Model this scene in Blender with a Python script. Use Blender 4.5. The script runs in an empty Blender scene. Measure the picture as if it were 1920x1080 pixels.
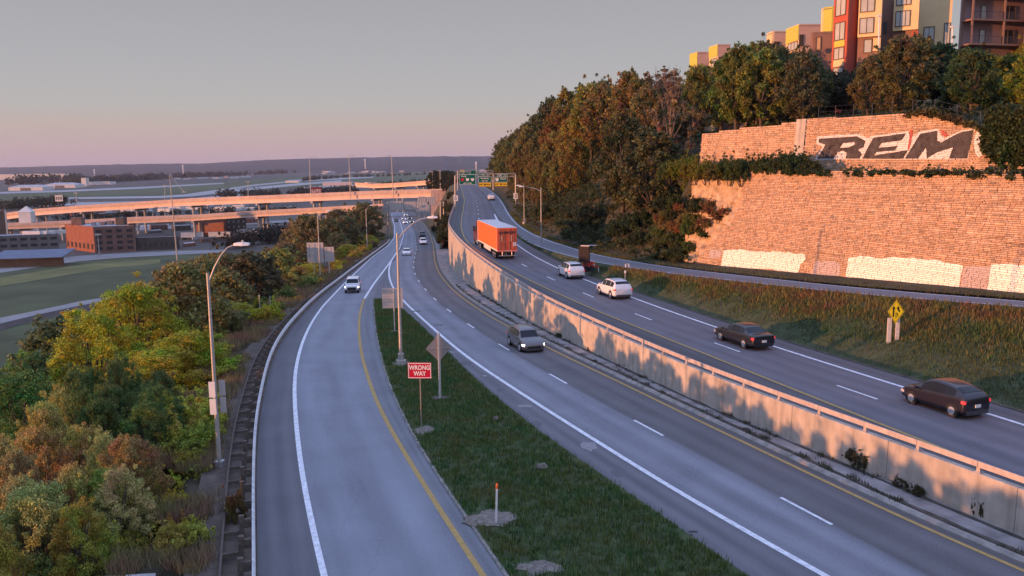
import bpy, math, random
import numpy as np
from mathutils import Vector, Matrix, noise, geometry

# ------------------------------------------------------------------ camera, sky, sun
SC = bpy.context.scene
COL = SC.collection
random.seed(5)
RNG = np.random.default_rng(11)
F, HOR, ROLL, H = 1600.0, 305.0, 0.6, 14.3           # focal length in 1920-wide pixels, horizon row, roll, eye height
PITCH = math.atan((540 - HOR) / F)
CAMM = Matrix.Translation((0, 0, H)) @ Matrix.Rotation(math.pi / 2 - PITCH, 4, 'X') @ Matrix.Rotation(math.radians(-ROLL), 4, 'Z')
cam = bpy.data.cameras.new('camera')
cam.sensor_width = 36
cam.lens = 36 * F / 1920
cam.clip_start = 0.5
cam.clip_end = 30000
camo = bpy.data.objects.new('camera', cam)
COL.objects.link(camo)
camo.matrix_world = CAMM
SC.camera = camo

SUN_EL = 1.9
SUN_AZ = Vector((-0.93, -0.37, 0)).normalized()
world = bpy.data.worlds.new('World')
SC.world = world
world.use_nodes = True
nt = world.node_tree
bg = nt.nodes['Background']
sky = nt.nodes.new('ShaderNodeTexSky')
sky.sky_type = 'NISHITA'
sky.sun_disc = False
sky.sun_elevation = math.radians(SUN_EL)
sky.sun_rotation = math.atan2(SUN_AZ.x, SUN_AZ.y)
sky.dust_density = 1.0
sm_ = nt.nodes.new('ShaderNodeMix'); sm_.data_type = 'RGBA'; sm_.blend_type = 'MULTIPLY'
sm_.inputs[0].default_value = 1
sm_.inputs[7].default_value = (0.12, 0.12, 0.12, 1)
nt.links.new(sky.outputs[0], sm_.inputs[6])
tcw = nt.nodes.new('ShaderNodeTexCoord')
sx = nt.nodes.new('ShaderNodeSeparateXYZ')
nt.links.new(tcw.outputs['Generated'], sx.inputs[0])
rp = nt.nodes.new('ShaderNodeValToRGB')                # dusk sky: mauve band at the horizon, peach above it, pale grey, blue overhead
cr = rp.color_ramp
els = [(0.0, (.53, .385, .44)), (.022, (.58, .43, .45)), (.045, (.57, .47, .44)), (.065, (.52, .50, .50)), (.11, (.47, .465, .49)),
       (.20, (.40, .40, .43)), (.45, (.60, .72, 1.10)), (1.0, (.72, .92, 1.60))]
while len(cr.elements) < len(els):
    cr.elements.new(0.5)
for e, (p, c) in zip(cr.elements, els):
    e.position = p
    e.color = (*c, 1)
nt.links.new(sx.outputs[2], rp.inputs[0])
mx = nt.nodes.new('ShaderNodeMix'); mx.data_type = 'RGBA'
mx.inputs[0].default_value = 0.08
nt.links.new(rp.outputs[0], mx.inputs[6])
nt.links.new(sm_.outputs[2], mx.inputs[7])
nt.links.new(mx.outputs[2], bg.inputs[0])
bg.inputs[1].default_value = 0.78

sun = bpy.data.lights.new('sun', 'SUN')
sun.energy = 5.0
sun.angle = math.radians(0.6)
sun.color = (1.0, 0.40, 0.15)
suno = bpy.data.objects.new('sun', sun)
COL.objects.link(suno)
ce = math.cos(math.radians(SUN_EL))
suno.rotation_euler = Vector((SUN_AZ.x * ce, SUN_AZ.y * ce, math.sin(math.radians(SUN_EL)))).to_track_quat('Z', 'Y').to_euler()
SC.view_settings.view_transform = 'Standard'
SC.view_settings.look = 'None'
SC.view_settings.exposure = 0.35
SC.view_settings.gamma = 1
SC.cycles.use_denoising = True
SC.cycles.max_bounces = 5
SC.cycles.diffuse_bounces = 3
SC.cycles.glossy_bounces = 2
SC.cycles.transmission_bounces = 2
SC.cycles.transparent_max_bounces = 4
SC.cycles.volume_bounces = 0
SC.cycles.sample_clamp_indirect = 4

# ------------------------------------------------------------------ pixel <-> world helpers
R3 = CAMM.to_3x3()
R3I = R3.inverted()
RN = np.array(R3)
def ray(px, py):
    return R3 @ Vector(((px - 960) / F, (540 - py) / F, -1.0))
def at_z(px, py, zf):
    """the point where the ray through a pixel meets height zf (a number or a function of Y)"""
    d = ray(px, py)
    if not callable(zf):
        return Vector((0, 0, H)) + d * ((zf - H) / d.z)
    y = 60.0
    for _ in range(40):
        t = (zf(y) - H) / d.z
        if t < 0: t = 2000
        y += 0.6 * (d.y * t - y)
    t = y / d.y
    return Vector((d.x * t, y, zf(y)))
def at_y(px, py, y):
    d = ray(px, py)
    return Vector((0, 0, H)) + d * (y / d.y)
def proj(p):
    q = R3I @ (Vector(p) - Vector((0, 0, H)))
    if q.z > -0.1: return (-9999, -9999)
    return (960 + F * q.x / -q.z, 540 - F * q.y / -q.z)
def projn(P):
    q = (P - np.array([0, 0, H])) @ RN
    return np.stack([960 + F * q[:, 0] / -q[:, 2], 540 - F * q[:, 1] / -q[:, 2]], 1)

def knots(*k):
    xs = [a for a, b in k]; ys = [b for a, b in k]
    g = np.arange(-60, 900, 1.0)
    v = np.interp(g, xs, ys)
    ker = np.exp(-0.5 * (np.arange(-20, 21) / 7.0) ** 2); ker /= ker.sum()
    v = np.convolve(np.pad(v, 20, mode='edge'), ker, 'valid')
    return lambda y: float(np.interp(y, g, v))
z_low = knots((-60, 0), (50, 0), (65, -.3), (80, -.9), (115, -2.7), (180, -5), (270, -8), (420, -13), (600, -18), (900, -25))
z_up = knots((-60, 1.6), (60, 1.8), (110, 1.9), (170, 2.9), (250, 4.3), (330, 5.1), (420, 5.0), (520, 3), (900, -8))
z_ex = knots((-60, 8.5), (0, 7), (40, 5.6), (55, 5), (66, 4.4), (85, 3.4), (100, 2.75), (115, 2.4), (140, 2.45), (170, 2.9), (250, 4.3), (330, 5.1), (420, 5.0), (520, 3), (900, -8))
VALLEY = -27.0

class Line:
    """a line on the ground, X as a smooth function of Y, from points seen in the photograph"""
    G = np.arange(-40, 620, 1.0)
    def __init__(self, zf, px, sig=4.0, xs=None):
        self.zf = zf
        if xs is None:
            P = sorted([tuple(at_z(a, b, zf)) for a, b in px], key=lambda p: p[1])
            Y = np.array([p[1] for p in P]); X = np.array([p[0] for p in P])
            k = min(2, len(Y) - 1)
            s0 = (X[k] - X[0]) / (Y[k] - Y[0]); s1 = (X[-1] - X[-1 - k]) / (Y[-1] - Y[-1 - k])
            v = np.interp(self.G, Y, X)
            v = np.where(self.G < Y[0], X[0] + s0 * (self.G - Y[0]), v)
            v = np.where(self.G > Y[-1], X[-1] + s1 * (self.G - Y[-1]), v)
            r = int(sig * 3) + 1
            ker = np.exp(-0.5 * (np.arange(-r, r + 1) / sig) ** 2); ker /= ker.sum()
            pad = np.concatenate([v[0] + (v[0] - v[r:0:-1]), v, v[-1] + (v[-1] - v[-2:-r - 2:-1])])
            v = np.convolve(pad, ker, 'valid')
            self.v = v
        else:
            self.v = np.array(xs)
    def x(self, y): return float(np.interp(y, self.G, self.v))
    def p(self, y, dz=0.0): return Vector((self.x(y), y, self.zf(y) + dz))
    def tan(self, y):
        t = Vector((self.x(y + 1) - self.x(y - 1), 2.0, 0)); return t.normalized()
    def shift(self, d, zf=None): return Line(zf or self.zf, None, xs=self.v + d)
    def off(self, y, d, dz=0.0):
        """a point d metres to the right of the line (looking along +Y)"""
        t = self.tan(y); return self.p(y, dz) + Vector((t.y, -t.x, 0)) * d
    def walk(self, y0, y1, step):
        out = [y0]; y = y0
        while y < y1:
            t = self.tan(y); y += step * t.y; out.append(y)
        return out

# ------------------------------------------------------------------ materials
def lin(c): return tuple(((v / 255) / 12.92 if v / 255 <= .04045 else ((v / 255 + .055) / 1.055) ** 2.4) for v in c)
MATS = {}
def mat(name, col, rough=0.8, metal=0.0, var=0.12, scale=3.0, bump=0.0, bscale=20.0, emit=None, estr=0.0, spec=0.3, use_obj=False, island=0.0, attr=None, coat=0.0, streak=0.0):
    if name in MATS: return MATS[name]
    m = bpy.data.materials.new(name); m.use_nodes = True
    t = m.node_tree; N = t.nodes; L = t.links
    b = N['Principled BSDF']
    b.inputs['Roughness'].default_value = rough
    b.inputs['Metallic'].default_value = metal
    b.inputs['Specular IOR Level'].default_value = spec
    b.inputs['Coat Weight'].default_value = coat
    if coat: b.inputs['Coat Roughness'].default_value = .08
    tc = N.new('ShaderNodeTexCoord')
    geo = N.new('ShaderNodeNewGeometry')
    nz = N.new('ShaderNodeTexNoise'); nz.inputs['Scale'].default_value = scale; nz.inputs['Detail'].default_value = 6
    L.new(geo.outputs['Position'], nz.inputs['Vector'])
    mr = N.new('ShaderNodeMapRange')
    mr.inputs[1].default_value = .3; mr.inputs[2].default_value = .7
    mr.inputs[3].default_value = 1 - var; mr.inputs[4].default_value = 1 + var
    L.new(nz.outputs[0], mr.inputs[0])
    mul = N.new('ShaderNodeMix'); mul.data_type = 'RGBA'; mul.blend_type = 'MULTIPLY'; mul.inputs[0].default_value = 1
    mul.inputs[6].default_value = (*col, 1)
    if use_obj:
        oi = N.new('ShaderNodeObjectInfo'); L.new(oi.outputs['Color'], mul.inputs[6])
    L.new(mr.outputs[0], mul.inputs[7])
    out = mul.outputs[2]
    def scaleby(sock_val, lo, hi, out):
        r = N.new('ShaderNodeMapRange'); r.inputs[3].default_value = lo; r.inputs[4].default_value = hi
        L.new(sock_val, r.inputs[0])
        q = N.new('ShaderNodeMix'); q.data_type = 'RGBA'; q.blend_type = 'MULTIPLY'; q.inputs[0].default_value = 1
        L.new(out, q.inputs[6]); L.new(r.outputs[0], q.inputs[7]); return q.outputs[2]
    if island:
        out = scaleby(geo.outputs['Random Per Island'], 1 - island, 1 + island, out)
    if attr:
        a = N.new('ShaderNodeAttribute'); a.attribute_name = attr
        q = N.new('ShaderNodeMix'); q.data_type = 'RGBA'; q.blend_type = 'MULTIPLY'; q.inputs[0].default_value = 1
        L.new(out, q.inputs[6]); L.new(a.outputs['Color'], q.inputs[7]); out = q.outputs[2]
    if streak:                                          # run-off stains, stretched downwards
        mp = N.new('ShaderNodeMapping'); mp.inputs['Scale'].default_value = (2.2, 2.2, .16)
        L.new(geo.outputs['Position'], mp.inputs[0])
        n2 = N.new('ShaderNodeTexNoise'); n2.inputs['Scale'].default_value = 1.0; n2.inputs['Detail'].default_value = 5
        L.new(mp.outputs[0], n2.inputs['Vector'])
        r = N.new('ShaderNodeMapRange'); r.inputs[1].default_value = .42; r.inputs[2].default_value = .72
        r.inputs[3].default_value = 1.06; r.inputs[4].default_value = 1 - streak
        L.new(n2.outputs[0], r.inputs[0])
        q = N.new('ShaderNodeMix'); q.data_type = 'RGBA'; q.blend_type = 'MULTIPLY'; q.inputs[0].default_value = 1
        L.new(out, q.inputs[6]); L.new(r.outputs[0], q.inputs[7]); out = q.outputs[2]
    L.new(out, b.inputs['Base Color'])
    if bump:
        n3 = N.new('ShaderNodeTexNoise'); n3.inputs['Scale'].default_value = bscale; n3.inputs['Detail'].default_value = 5
        L.new(geo.outputs['Position'], n3.inputs['Vector'])
        bp = N.new('ShaderNodeBump'); bp.inputs['Strength'].default_value = bump; bp.inputs['Distance'].default_value = .05
        L.new(n3.outputs[0], bp.inputs['Height']); L.new(bp.outputs[0], b.inputs['Normal'])
    if emit:
        b.inputs['Emission Color'].default_value = (*emit, 1)
        b.inputs['Emission Strength'].default_value = estr
    MATS[name] = m
    return m

def leaf_mat(name, hue_var=0.5):
    m = bpy.data.materials.new(name); m.use_nodes = True
    t = m.node_tree; N = t.nodes; L = t.links
    for n in list(N): N.remove(n)
    o = N.new('ShaderNodeOutputMaterial')
    oi = N.new('ShaderNodeObjectInfo'); geo = N.new('ShaderNodeNewGeometry')
    hs = N.new('ShaderNodeHueSaturation')
    nz = N.new('ShaderNodeTexNoise'); nz.inputs['Scale'].default_value = .55; nz.inputs['Detail'].default_value = 3
    L.new(geo.outputs['Position'], nz.inputs['Vector'])
    mh = N.new('ShaderNodeMapRange'); mh.inputs[1].default_value = .3; mh.inputs[2].default_value = .7
    mh.inputs[3].default_value = .5 - .05 * hue_var / .35; mh.inputs[4].default_value = .5 + .045 * hue_var / .35
    L.new(nz.outputs[0], mh.inputs[0]); L.new(mh.outputs[0], hs.inputs['Hue'])
    mv = N.new('ShaderNodeMapRange'); mv.inputs[3].default_value = .35; mv.inputs[4].default_value = 1.75
    L.new(geo.outputs['Random Per Island'], mv.inputs[0]); L.new(mv.outputs[0], hs.inputs['Value'])
    L.new(oi.outputs['Color'], hs.inputs['Color']); hs.inputs['Saturation'].default_value = 1.1
    d = N.new('ShaderNodeBsdfPrincipled'); d.inputs['Roughness'].default_value = .6; d.inputs['Specular IOR Level'].default_value = .25
    tr = N.new('ShaderNodeBsdfTranslucent'); ms = N.new('ShaderNodeMixShader'); ms.inputs[0].default_value = .38
    L.new(hs.outputs[0], d.inputs['Base Color']); L.new(hs.outputs[0], tr.inputs['Color'])
    L.new(d.outputs[0], ms.inputs[1]); L.new(tr.outputs[0], ms.inputs[2]); L.new(ms.outputs[0], o.inputs[0])
    return m
LEAF = leaf_mat('leaf')

def road_mat(name, cols, track=0.1, joint=0.0):
    """cols: one base colour per lane column (UV u = column + position across it, v = metres along)"""
    m = bpy.data.materials.new(name); m.use_nodes = True
    t = m.node_tree; N = t.nodes; L = t.links
    b = N['Principled BSDF']; b.inputs['Roughness'].default_value = .82; b.inputs['Specular IOR Level'].default_value = .35
    uv = N.new('ShaderNodeUVMap'); sp = N.new('ShaderNodeSeparateXYZ'); L.new(uv.outputs[0], sp.inputs[0])
    geo = N.new('ShaderNodeNewGeometry')
    dv = N.new('ShaderNodeMath'); dv.operation = 'DIVIDE'; dv.inputs[1].default_value = len(cols); L.new(sp.outputs[0], dv.inputs[0])
    rp = N.new('ShaderNodeValToRGB'); rp.color_ramp.interpolation = 'LINEAR'
    pts = []
    for i, c in enumerate(cols):
        pts.append(((i + .04) / len(cols), c)); pts.append(((i + .96) / len(cols), c))
    while len(rp.color_ramp.elements) < len(pts): rp.color_ramp.elements.new(.5)
    for e, (p, c) in zip(rp.color_ramp.elements, pts): e.position = p; e.color = (*c, 1)
    L.new(dv.outputs[0], rp.inputs[0])
    # wheel tracks: cosine across each column, worn paler
    fr = N.new('ShaderNodeMath'); fr.operation = 'FRACT'; L.new(sp.outputs[0], fr.inputs[0])
    m1 = N.new('ShaderNodeMath'); m1.operation = 'MULTIPLY'; m1.inputs[1].default_value = 4 * math.pi; L.new(fr.outputs[0], m1.inputs[0])
    cs = N.new('ShaderNodeMath'); cs.operation = 'COSINE'; L.new(m1.outputs[0], cs.inputs[0])
    cm = N.new('ShaderNodeCombineXYZ'); 
    s1 = N.new('ShaderNodeMath'); s1.operation = 'MULTIPLY'; s1.inputs[1].default_value = 3.0; L.new(sp.outputs[0], s1.inputs[0]); L.new(s1.outputs[0], cm.inputs[0])
    s2 = N.new('ShaderNodeMath'); s2.operation = 'MULTIPLY'; s2.inputs[1].default_value = .06; L.new(sp.outputs[1], s2.inputs[0]); L.new(s2.outputs[0], cm.inputs[1])
    ns = N.new('ShaderNodeTexNoise'); ns.inputs['Scale'].default_value = 1.6; ns.inputs['Detail'].default_value = 6; L.new(cm.outputs[0], ns.inputs['Vector'])
    nf = N.new('ShaderNodeTexNoise'); nf.inputs['Scale'].default_value = 9; nf.inputs['Detail'].default_value = 8; L.new(geo.outputs['Position'], nf.inputs['Vector'])
    nb = N.new('ShaderNodeTexNoise'); nb.inputs['Scale'].default_value = .35; nb.inputs['Detail'].default_value = 5; L.new(geo.outputs['Position'], nb.inputs['Vector'])
    def mad(sock, k, c):
        q = N.new('ShaderNodeMath'); q.operation = 'MULTIPLY_ADD'; q.inputs[1].default_value = k; q.inputs[2].default_value = c; L.new(sock, q.inputs[0]); return q.outputs[0]
    def add(a, c):
        q = N.new('ShaderNodeMath'); q.operation = 'ADD'; L.new(a, q.inputs[0]); L.new(c, q.inputs[1]); return q.outputs[0]
    v = add(add(add(mad(cs.outputs[0], -track * .5, 1.0), mad(ns.outputs[0], .55, -.275)), mad(nf.outputs[0], .4, -.2)), mad(nb.outputs[0], .4, -.2))
    # hairline cracks
    vo = N.new('ShaderNodeTexVoronoi'); vo.feature = 'DISTANCE_TO_EDGE'; vo.inputs['Scale'].default_value = .22
    wn = N.new('ShaderNodeTexNoise'); wn.inputs['Scale'].default_value = .8; wn.inputs['Detail'].default_value = 4; L.new(geo.outputs['Position'], wn.inputs['Vector'])
    wv = N.new('ShaderNodeMix'); wv.data_type = 'RGBA'; wv.blend_type = 'ADD'; wv.inputs[0].default_value = 2.5
    L.new(geo.outputs['Position'], wv.inputs[6]); L.new(wn.outputs[1], wv.inputs[7]); L.new(wv.outputs[2], vo.inputs['Vector'])
    ck = N.new('ShaderNodeMapRange'); ck.inputs[1].default_value = .0; ck.inputs[2].default_value = .006; ck.inputs[3].default_value = .86; ck.inputs[4].default_value = 1; L.new(vo.outputs['Distance'], ck.inputs[0])
    pr = N.new('ShaderNodeMath'); pr.operation = 'MULTIPLY'; L.new(v, pr.inputs[0]); L.new(ck.outputs[0], pr.inputs[1])
    q = N.new('ShaderNodeMix'); q.data_type = 'RGBA'; q.blend_type = 'MULTIPLY'; q.inputs[0].default_value = 1
    L.new(rp.outputs[0], q.inputs[6]); L.new(pr.outputs[0], q.inputs[7]); L.new(q.outputs[2], b.inputs['Base Color'])
    bp = N.new('ShaderNodeBump'); bp.inputs['Strength'].default_value = .25; bp.inputs['Distance'].default_value = .02
    n3 = N.new('ShaderNodeTexNoise'); n3.inputs['Scale'].default_value = 30; n3.inputs['Detail'].default_value = 4; L.new(geo.outputs['Position'], n3.inputs['Vector'])
    L.new(n3.outputs[0], bp.inputs['Height']); L.new(bp.outputs[0], b.inputs['Normal'])
    return m

GALV = mat('galvanised', (.45, .45, .46), .45, .6, .15, 4)
STEEL = mat('pale_steel', (.43, .41, .38), .5, .3, .12, 6)
DARKSTEEL = mat('dark_steel', (.10, .10, .11), .5, .5)
TIMBER = mat('weathered_timber', (.115, .095, .08), .9, 0, .3, 8, .4, 30)
CONC = mat('concrete', (.42, .38, .33), .9, 0, .16, 1.4, .25, 25, streak=.25)
CONCPALE = mat('concrete_pale', (.50, .47, .43), .9, 0, .12, 1.0, .15, 12, streak=.12)
RUBBER = mat('rubber', (.025, .025, .028), .8, 0, .1)
ALLOY = mat('alloy', (.55, .56, .58), .35, .6, .05)
GLASS = mat('dark_glass', (.012, .014, .018), .12, 0, .05, spec=.28)
WHITEPAINT = mat('road_white', (.70, .71, .75), .7, 0, .22, 4)
YELLOWPAINT = mat('road_yellow', (.42, .28, .10), .75, 0, .16, 5)
WHITE = mat('white_sheet', (.75, .74, .73), .5, 0, .05)
BLACK = mat('black', (.02, .02, .022), .5, 0, .05)
SIGNBACK = mat('sign_back', (.52, .49, .48), .45, .25, .08, 2)
HEADLIGHT = mat('headlight_lit', (.9, .9, .9), .3, emit=(1, .97, .92), estr=6)
TAILLIGHT = mat('taillight', (.35, .02, .03), .3, emit=(1, .05, .08), estr=.5)
DIRT = mat('dirt', (.105, .085, .07), 1, 0, .35, 1.2, .5, 9)

# ------------------------------------------------------------------ mesh helpers
def link(o, parent=None):
    COL.objects.link(o)
    if parent is not None: o.parent = parent
    return o
def tag(o, label=None, cat=None, group=None, kind=None):
    if label: o['label'] = label
    if cat: o['category'] = cat
    if group: o['group'] = group
    if kind: o['kind'] = kind
    return o
def thing(name, label, cat, loc=(0, 0, 0), rz=0.0, group=None):
    o = bpy.data.objects.new(name, None); o.empty_display_size = .3
    COL.objects.link(o); o.location = loc; o.rotation_euler = (0, 0, rz)
    return tag(o, label, cat, group)
class MB:
    def __init__(self): self.v = []; self.f = []
    def poly(self, pts):
        n = len(self.v); self.v += [tuple(p) for p in pts]; self.f.append(tuple(range(n, n + len(pts)))); return self
    def box(self, c, s, M=None):
        n = len(self.v); hx, hy, hz = s[0] / 2, s[1] / 2, s[2] / 2
        for dx, dy, dz in ((-1, -1, -1), (1, -1, -1), (1, 1, -1), (-1, 1, -1), (-1, -1, 1), (1, -1, 1), (1, 1, 1), (-1, 1, 1)):
            p = Vector((dx * hx, dy * hy, dz * hz))
            if M is not None: p = M @ p
            self.v.append((c[0] + p.x, c[1] + p.y, c[2] + p.z))
        for a in ((0, 3, 2, 1), (4, 5, 6, 7), (0, 1, 5, 4), (1, 2, 6, 5), (2, 3, 7, 6), (3, 0, 4, 7)):
            self.f.append(tuple(n + i for i in a))
        return self
    def tube(self, pts, rad, n=8, cap=True):
        pts = [Vector(p) for p in pts]
        if not isinstance(rad, (list, tuple)): rad = [rad] * len(pts)
        base = len(self.v); up = Vector((0.31, 0.95, 0.05))
        for i, p in enumerate(pts):
            a = pts[max(i - 1, 0)]; c = pts[min(i + 1, len(pts) - 1)]
            d = (c - a).normalized()
            u = d.cross(up if abs(d.dot(up)) < .95 else Vector((1, 0, 0))).normalized(); w = d.cross(u)
            for k in range(n):
                an = 2 * math.pi * k / n
                self.v.append(tuple(p + (u * math.cos(an) + w * math.sin(an)) * rad[i]))
        for i in range(len(pts) - 1):
            for k in range(n):
                a = base + i * n + k; b = base + i * n + (k + 1) % n
                self.f.append((a, b, b + n, a + n))
        if cap:
            self.f.append(tuple(base + k for k in range(n))[::-1])
            self.f.append(tuple(base + (len(pts) - 1) * n + k for k in range(n)))
        return self
    def prism(self, pts, d):
        """flat polygon pts (3D) pushed along the vector d"""
        n = len(self.v); k = len(pts); d = Vector(d)
        self.v += [tuple(p) for p in pts] + [tuple(Vector(p) + d) for p in pts]
        self.f.append(tuple(n + i for i in range(k))[::-1]); self.f.append(tuple(n + k + i for i in range(k)))
        for i in range(k):
            j = (i + 1) % k; self.f.append((n + i, n + j, n + k + j, n + k + i))
        return self
    def mesh(self, name, m, smooth=False, ang=40):
        me = bpy.data.meshes.new(name); me.from_pydata(self.v, [], self.f); me.materials.append(m)
        if smooth:
            me.shade_smooth(); me.set_sharp_from_angle(angle=math.radians(ang))
        me.update(); return me
    def build(self, name, m, parent=None, smooth=False, ang=40):
        return link(bpy.data.objects.new(name, self.mesh(name, m, smooth, ang)), parent)
def npmesh(name, V, Fq, m, attrs=None):
    """many same-sized faces fast; V (n,3), Fq (m,k)"""
    me = bpy.data.meshes.new(name); k = Fq.shape[1]
    me.vertices.add(len(V)); me.vertices.foreach_set('co', V.astype(np.float32).ravel())
    me.loops.add(Fq.size); me.loops.foreach_set('vertex_index', Fq.astype(np.int32).ravel())
    me.polygons.add(len(Fq)); me.polygons.foreach_set('loop_start', np.arange(0, Fq.size, k, dtype=np.int32))
    me.update(calc_edges=True); me.materials.append(m)
    return me
def text_mesh(name, body, size, m, parent, loc, rot, align='CENTER', bold=.012, extrude=.004, sx=1.0):
    c = bpy.data.curves.new(name, 'FONT'); c.body = body; c.size = size; c.align_x = align; c.align_y = 'CENTER'
    c.offset = bold * size; c.extrude = extrude; c.space_line = .95; c.resolution_u = 3
    o = bpy.data.objects.new(name + '_t', c); COL.objects.link(o)
    bpy.context.view_layer.update()
    me = bpy.data.meshes.new_from_object(o.evaluated_get(bpy.context.evaluated_depsgraph_get()))
    bpy.data.objects.remove(o); bpy.data.curves.remove(c)
    me.materials.clear(); me.materials.append(m)
    q = link(bpy.data.objects.new(name, me), parent); q.location = loc; q.rotation_euler = rot; q.scale = (sx, 1, 1)
    return q
def strip(name, lines, y0, y1, m, sub=4, dz=0.0, step=None, kind='structure', parent=None, jit=0.0):
    """a paved or grassed sheet lofted between ground lines; UV u = column + share across, v = metres along"""
    ys = [y0]
    while ys[-1] < y1: ys.append(min(y1, ys[-1] + (step or max(1.0, ys[-1] * .012))))
    V = []; UV = []
    nc = (len(lines) - 1) * sub + 1
    for y in ys:
        P = [l.p(y, dz) for l in lines]
        for i in range(nc):
            a = min(i // sub, len(lines) - 2); t = i / sub - a
            q = P[a].lerp(P[a + 1], t)
            if jit and 0 < i < nc - 1: q.z += jit * noise.noise(Vector((q.x * .25, q.y * .25, 3)))
            V.append(q); UV.append((a + t, y))
    Fc = []
    for j in range(len(ys) - 1):
        for i in range(nc - 1):
            a = j * nc + i; Fc.append((a, a + 1, a + nc + 1, a + nc))
    me = bpy.data.meshes.new(name); me.from_pydata(V, [], Fc); me.materials.append(m)
    ul = me.uv_layers.new(name='UVMap')
    for k, lp in enumerate(me.loops):
        u = UV[lp.vertex_index]; ul.data[k].uv = u
    me.shade_smooth()
    return tag(link(bpy.data.objects.new(name, me), parent), kind=kind if parent is None else None)
def ribbon(name, line, y0, y1, w, m, parent, d=0.0, dz=.008, step=1.0, wf=None):
    V = []; ys = list(np.arange(y0, y1, step)) + [y1]
    for y in ys:
        ww = wf(y) if wf else w
        V.append(line.off(y, d - ww / 2, dz)); V.append(line.off(y, d + ww / 2, dz))
    Fc = [(2 * i, 2 * i + 1, 2 * i + 3, 2 * i + 2) for i in range(len(ys) - 1)]
    me = bpy.data.meshes.new(name); me.from_pydata(V, [], Fc); me.materials.append(m)
    return link(bpy.data.objects.new(name, me), parent)
def sweep(line, ys, prof, closed=True):
    """profile [(offset to the right, height)] swept along a ground line"""
    b = MB(); k = len(prof)
    for y in ys:
        for o, z in prof: b.v.append(tuple(line.off(y, o, z)))
    for j in range(len(ys) - 1):
        for i in range(k if closed else k - 1):
            a = j * k + i; c = j * k + (i + 1) % k
            b.f.append((a, c, c + k, a + k))
    if closed:
        b.f.append(tuple(range(k))); b.f.append(tuple((len(ys) - 1) * k + i for i in range(k))[::-1])
    return b
def inpoly(x, y, poly):
    r = False; j = len(poly) - 1
    for i in range(len(poly)):
        xi, yi = poly[i]; xj, yj = poly[j]
        if (yi > y) != (yj > y) and x < (xj - xi) * (y - yi) / (yj - yi) + xi: r = not r
        j = i
    return r

# ------------------------------------------------------------------ ground lines read from the photograph
RL = Line(z_low, [(484, 1080), (480, 940), (482, 810), (504, 694), (518, 658), (540.5, 622), (582, 575), (610, 550), (652, 517), (693, 485), (727, 459), (737, 444), (736, 424), (731, 408)])   # ramp, left pavement edge
RW = Line(z_low, [(608, 1080), (590, 1010), (575, 945), (563, 870), (554, 790), (551, 720), (553, 694), (565.5, 644), (582, 608), (604, 575), (638, 539), (670, 508), (698, 482), (728, 460), (740, 445), (740, 425), (735, 408)])
RY = Line(z_low, [(903, 1077), (880, 1037), (843, 987), (800, 917), (750, 837), (707, 760), (686, 697), (677, 664), (672.5, 622), (674, 589), (682, 561), (700, 533), (720, 507), (733, 489.5), (750, 464), (757, 440), (752, 422), (747, 408)])
RR = Line(z_low, [(947, 1077), (900, 1007), (853, 940), (817, 890), (777, 823), (747, 766), (730, 722), (716, 680), (705, 625), (701, 583), (699.5, 561), (708, 535), (722, 509), (734, 490), (750, 464.5), (757, 440), (752, 422), (747, 408)])
MLp = Line(z_low, [(1400, 1080), (1270, 985), (1150, 905), (1060, 845), (985, 790), (930, 745), (880, 700), (845, 665), (815, 635), (785, 605), (762, 585), (735, 563), (722, 545), (718, 530), (722, 509), (734, 490), (750, 464.5), (757, 440), (752, 422), (747, 408)])
MW = Line(z_low, [(1550, 1080), (1337, 963), (1233, 900), (1113, 823), (1060, 792), (1013, 761), (958, 725), (902, 689), (860, 658), (819, 622), (791, 597), (759, 567), (737, 540), (730, 522), (729, 505), (733, 490), (750, 464.5), (757, 440), (752, 422), (747, 408)])
MD = Line(z_low, [(1513, 958), (1213, 802), (1040, 708), (933, 645), (865.5, 600), (822, 567.5), (797, 542), (782, 523), (776, 508), (775, 495), (777, 485), (779, 475), (781, 468), (778, 440), (770, 420), (763, 408)])
MY = Line(z_low, [(1917, 1067), (1713, 987), (1587, 922), (1440, 850), (1330, 800), (1060, 669), (1022, 650), (952, 612), (916, 592), (874, 564), (847, 542), (830, 522), (821, 508), (815, 490), (812, 460), (807, 441), (795, 421), (782, 408)])
MG = MY.shift(.75)                                        # kerb line
WBr = Line(z_low, [(1917, 1008), (1847, 980), (1780, 950), (1713, 927), (1590, 873), (1520, 843), (1417, 803), (1363, 787), (1280, 745), (1060, 639), (999, 611), (972, 592), (930, 569), (902, 551), (874, 532), (858, 518), (844, 500), (838, 489)])
wb_y = at_z(838, 489, z_low).y
UYt = Line(z_up, [(1480, 727), (1280, 646), (1115, 582), (1064, 558), (1023, 540), (982, 520.6), (952, 504), (921, 488), (901, 474), (880, 459.5), (869, 443), (864, 425), (866, 405), (869, 390), (871, 375), (867, 360), (864, 351)], 5)
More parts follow.
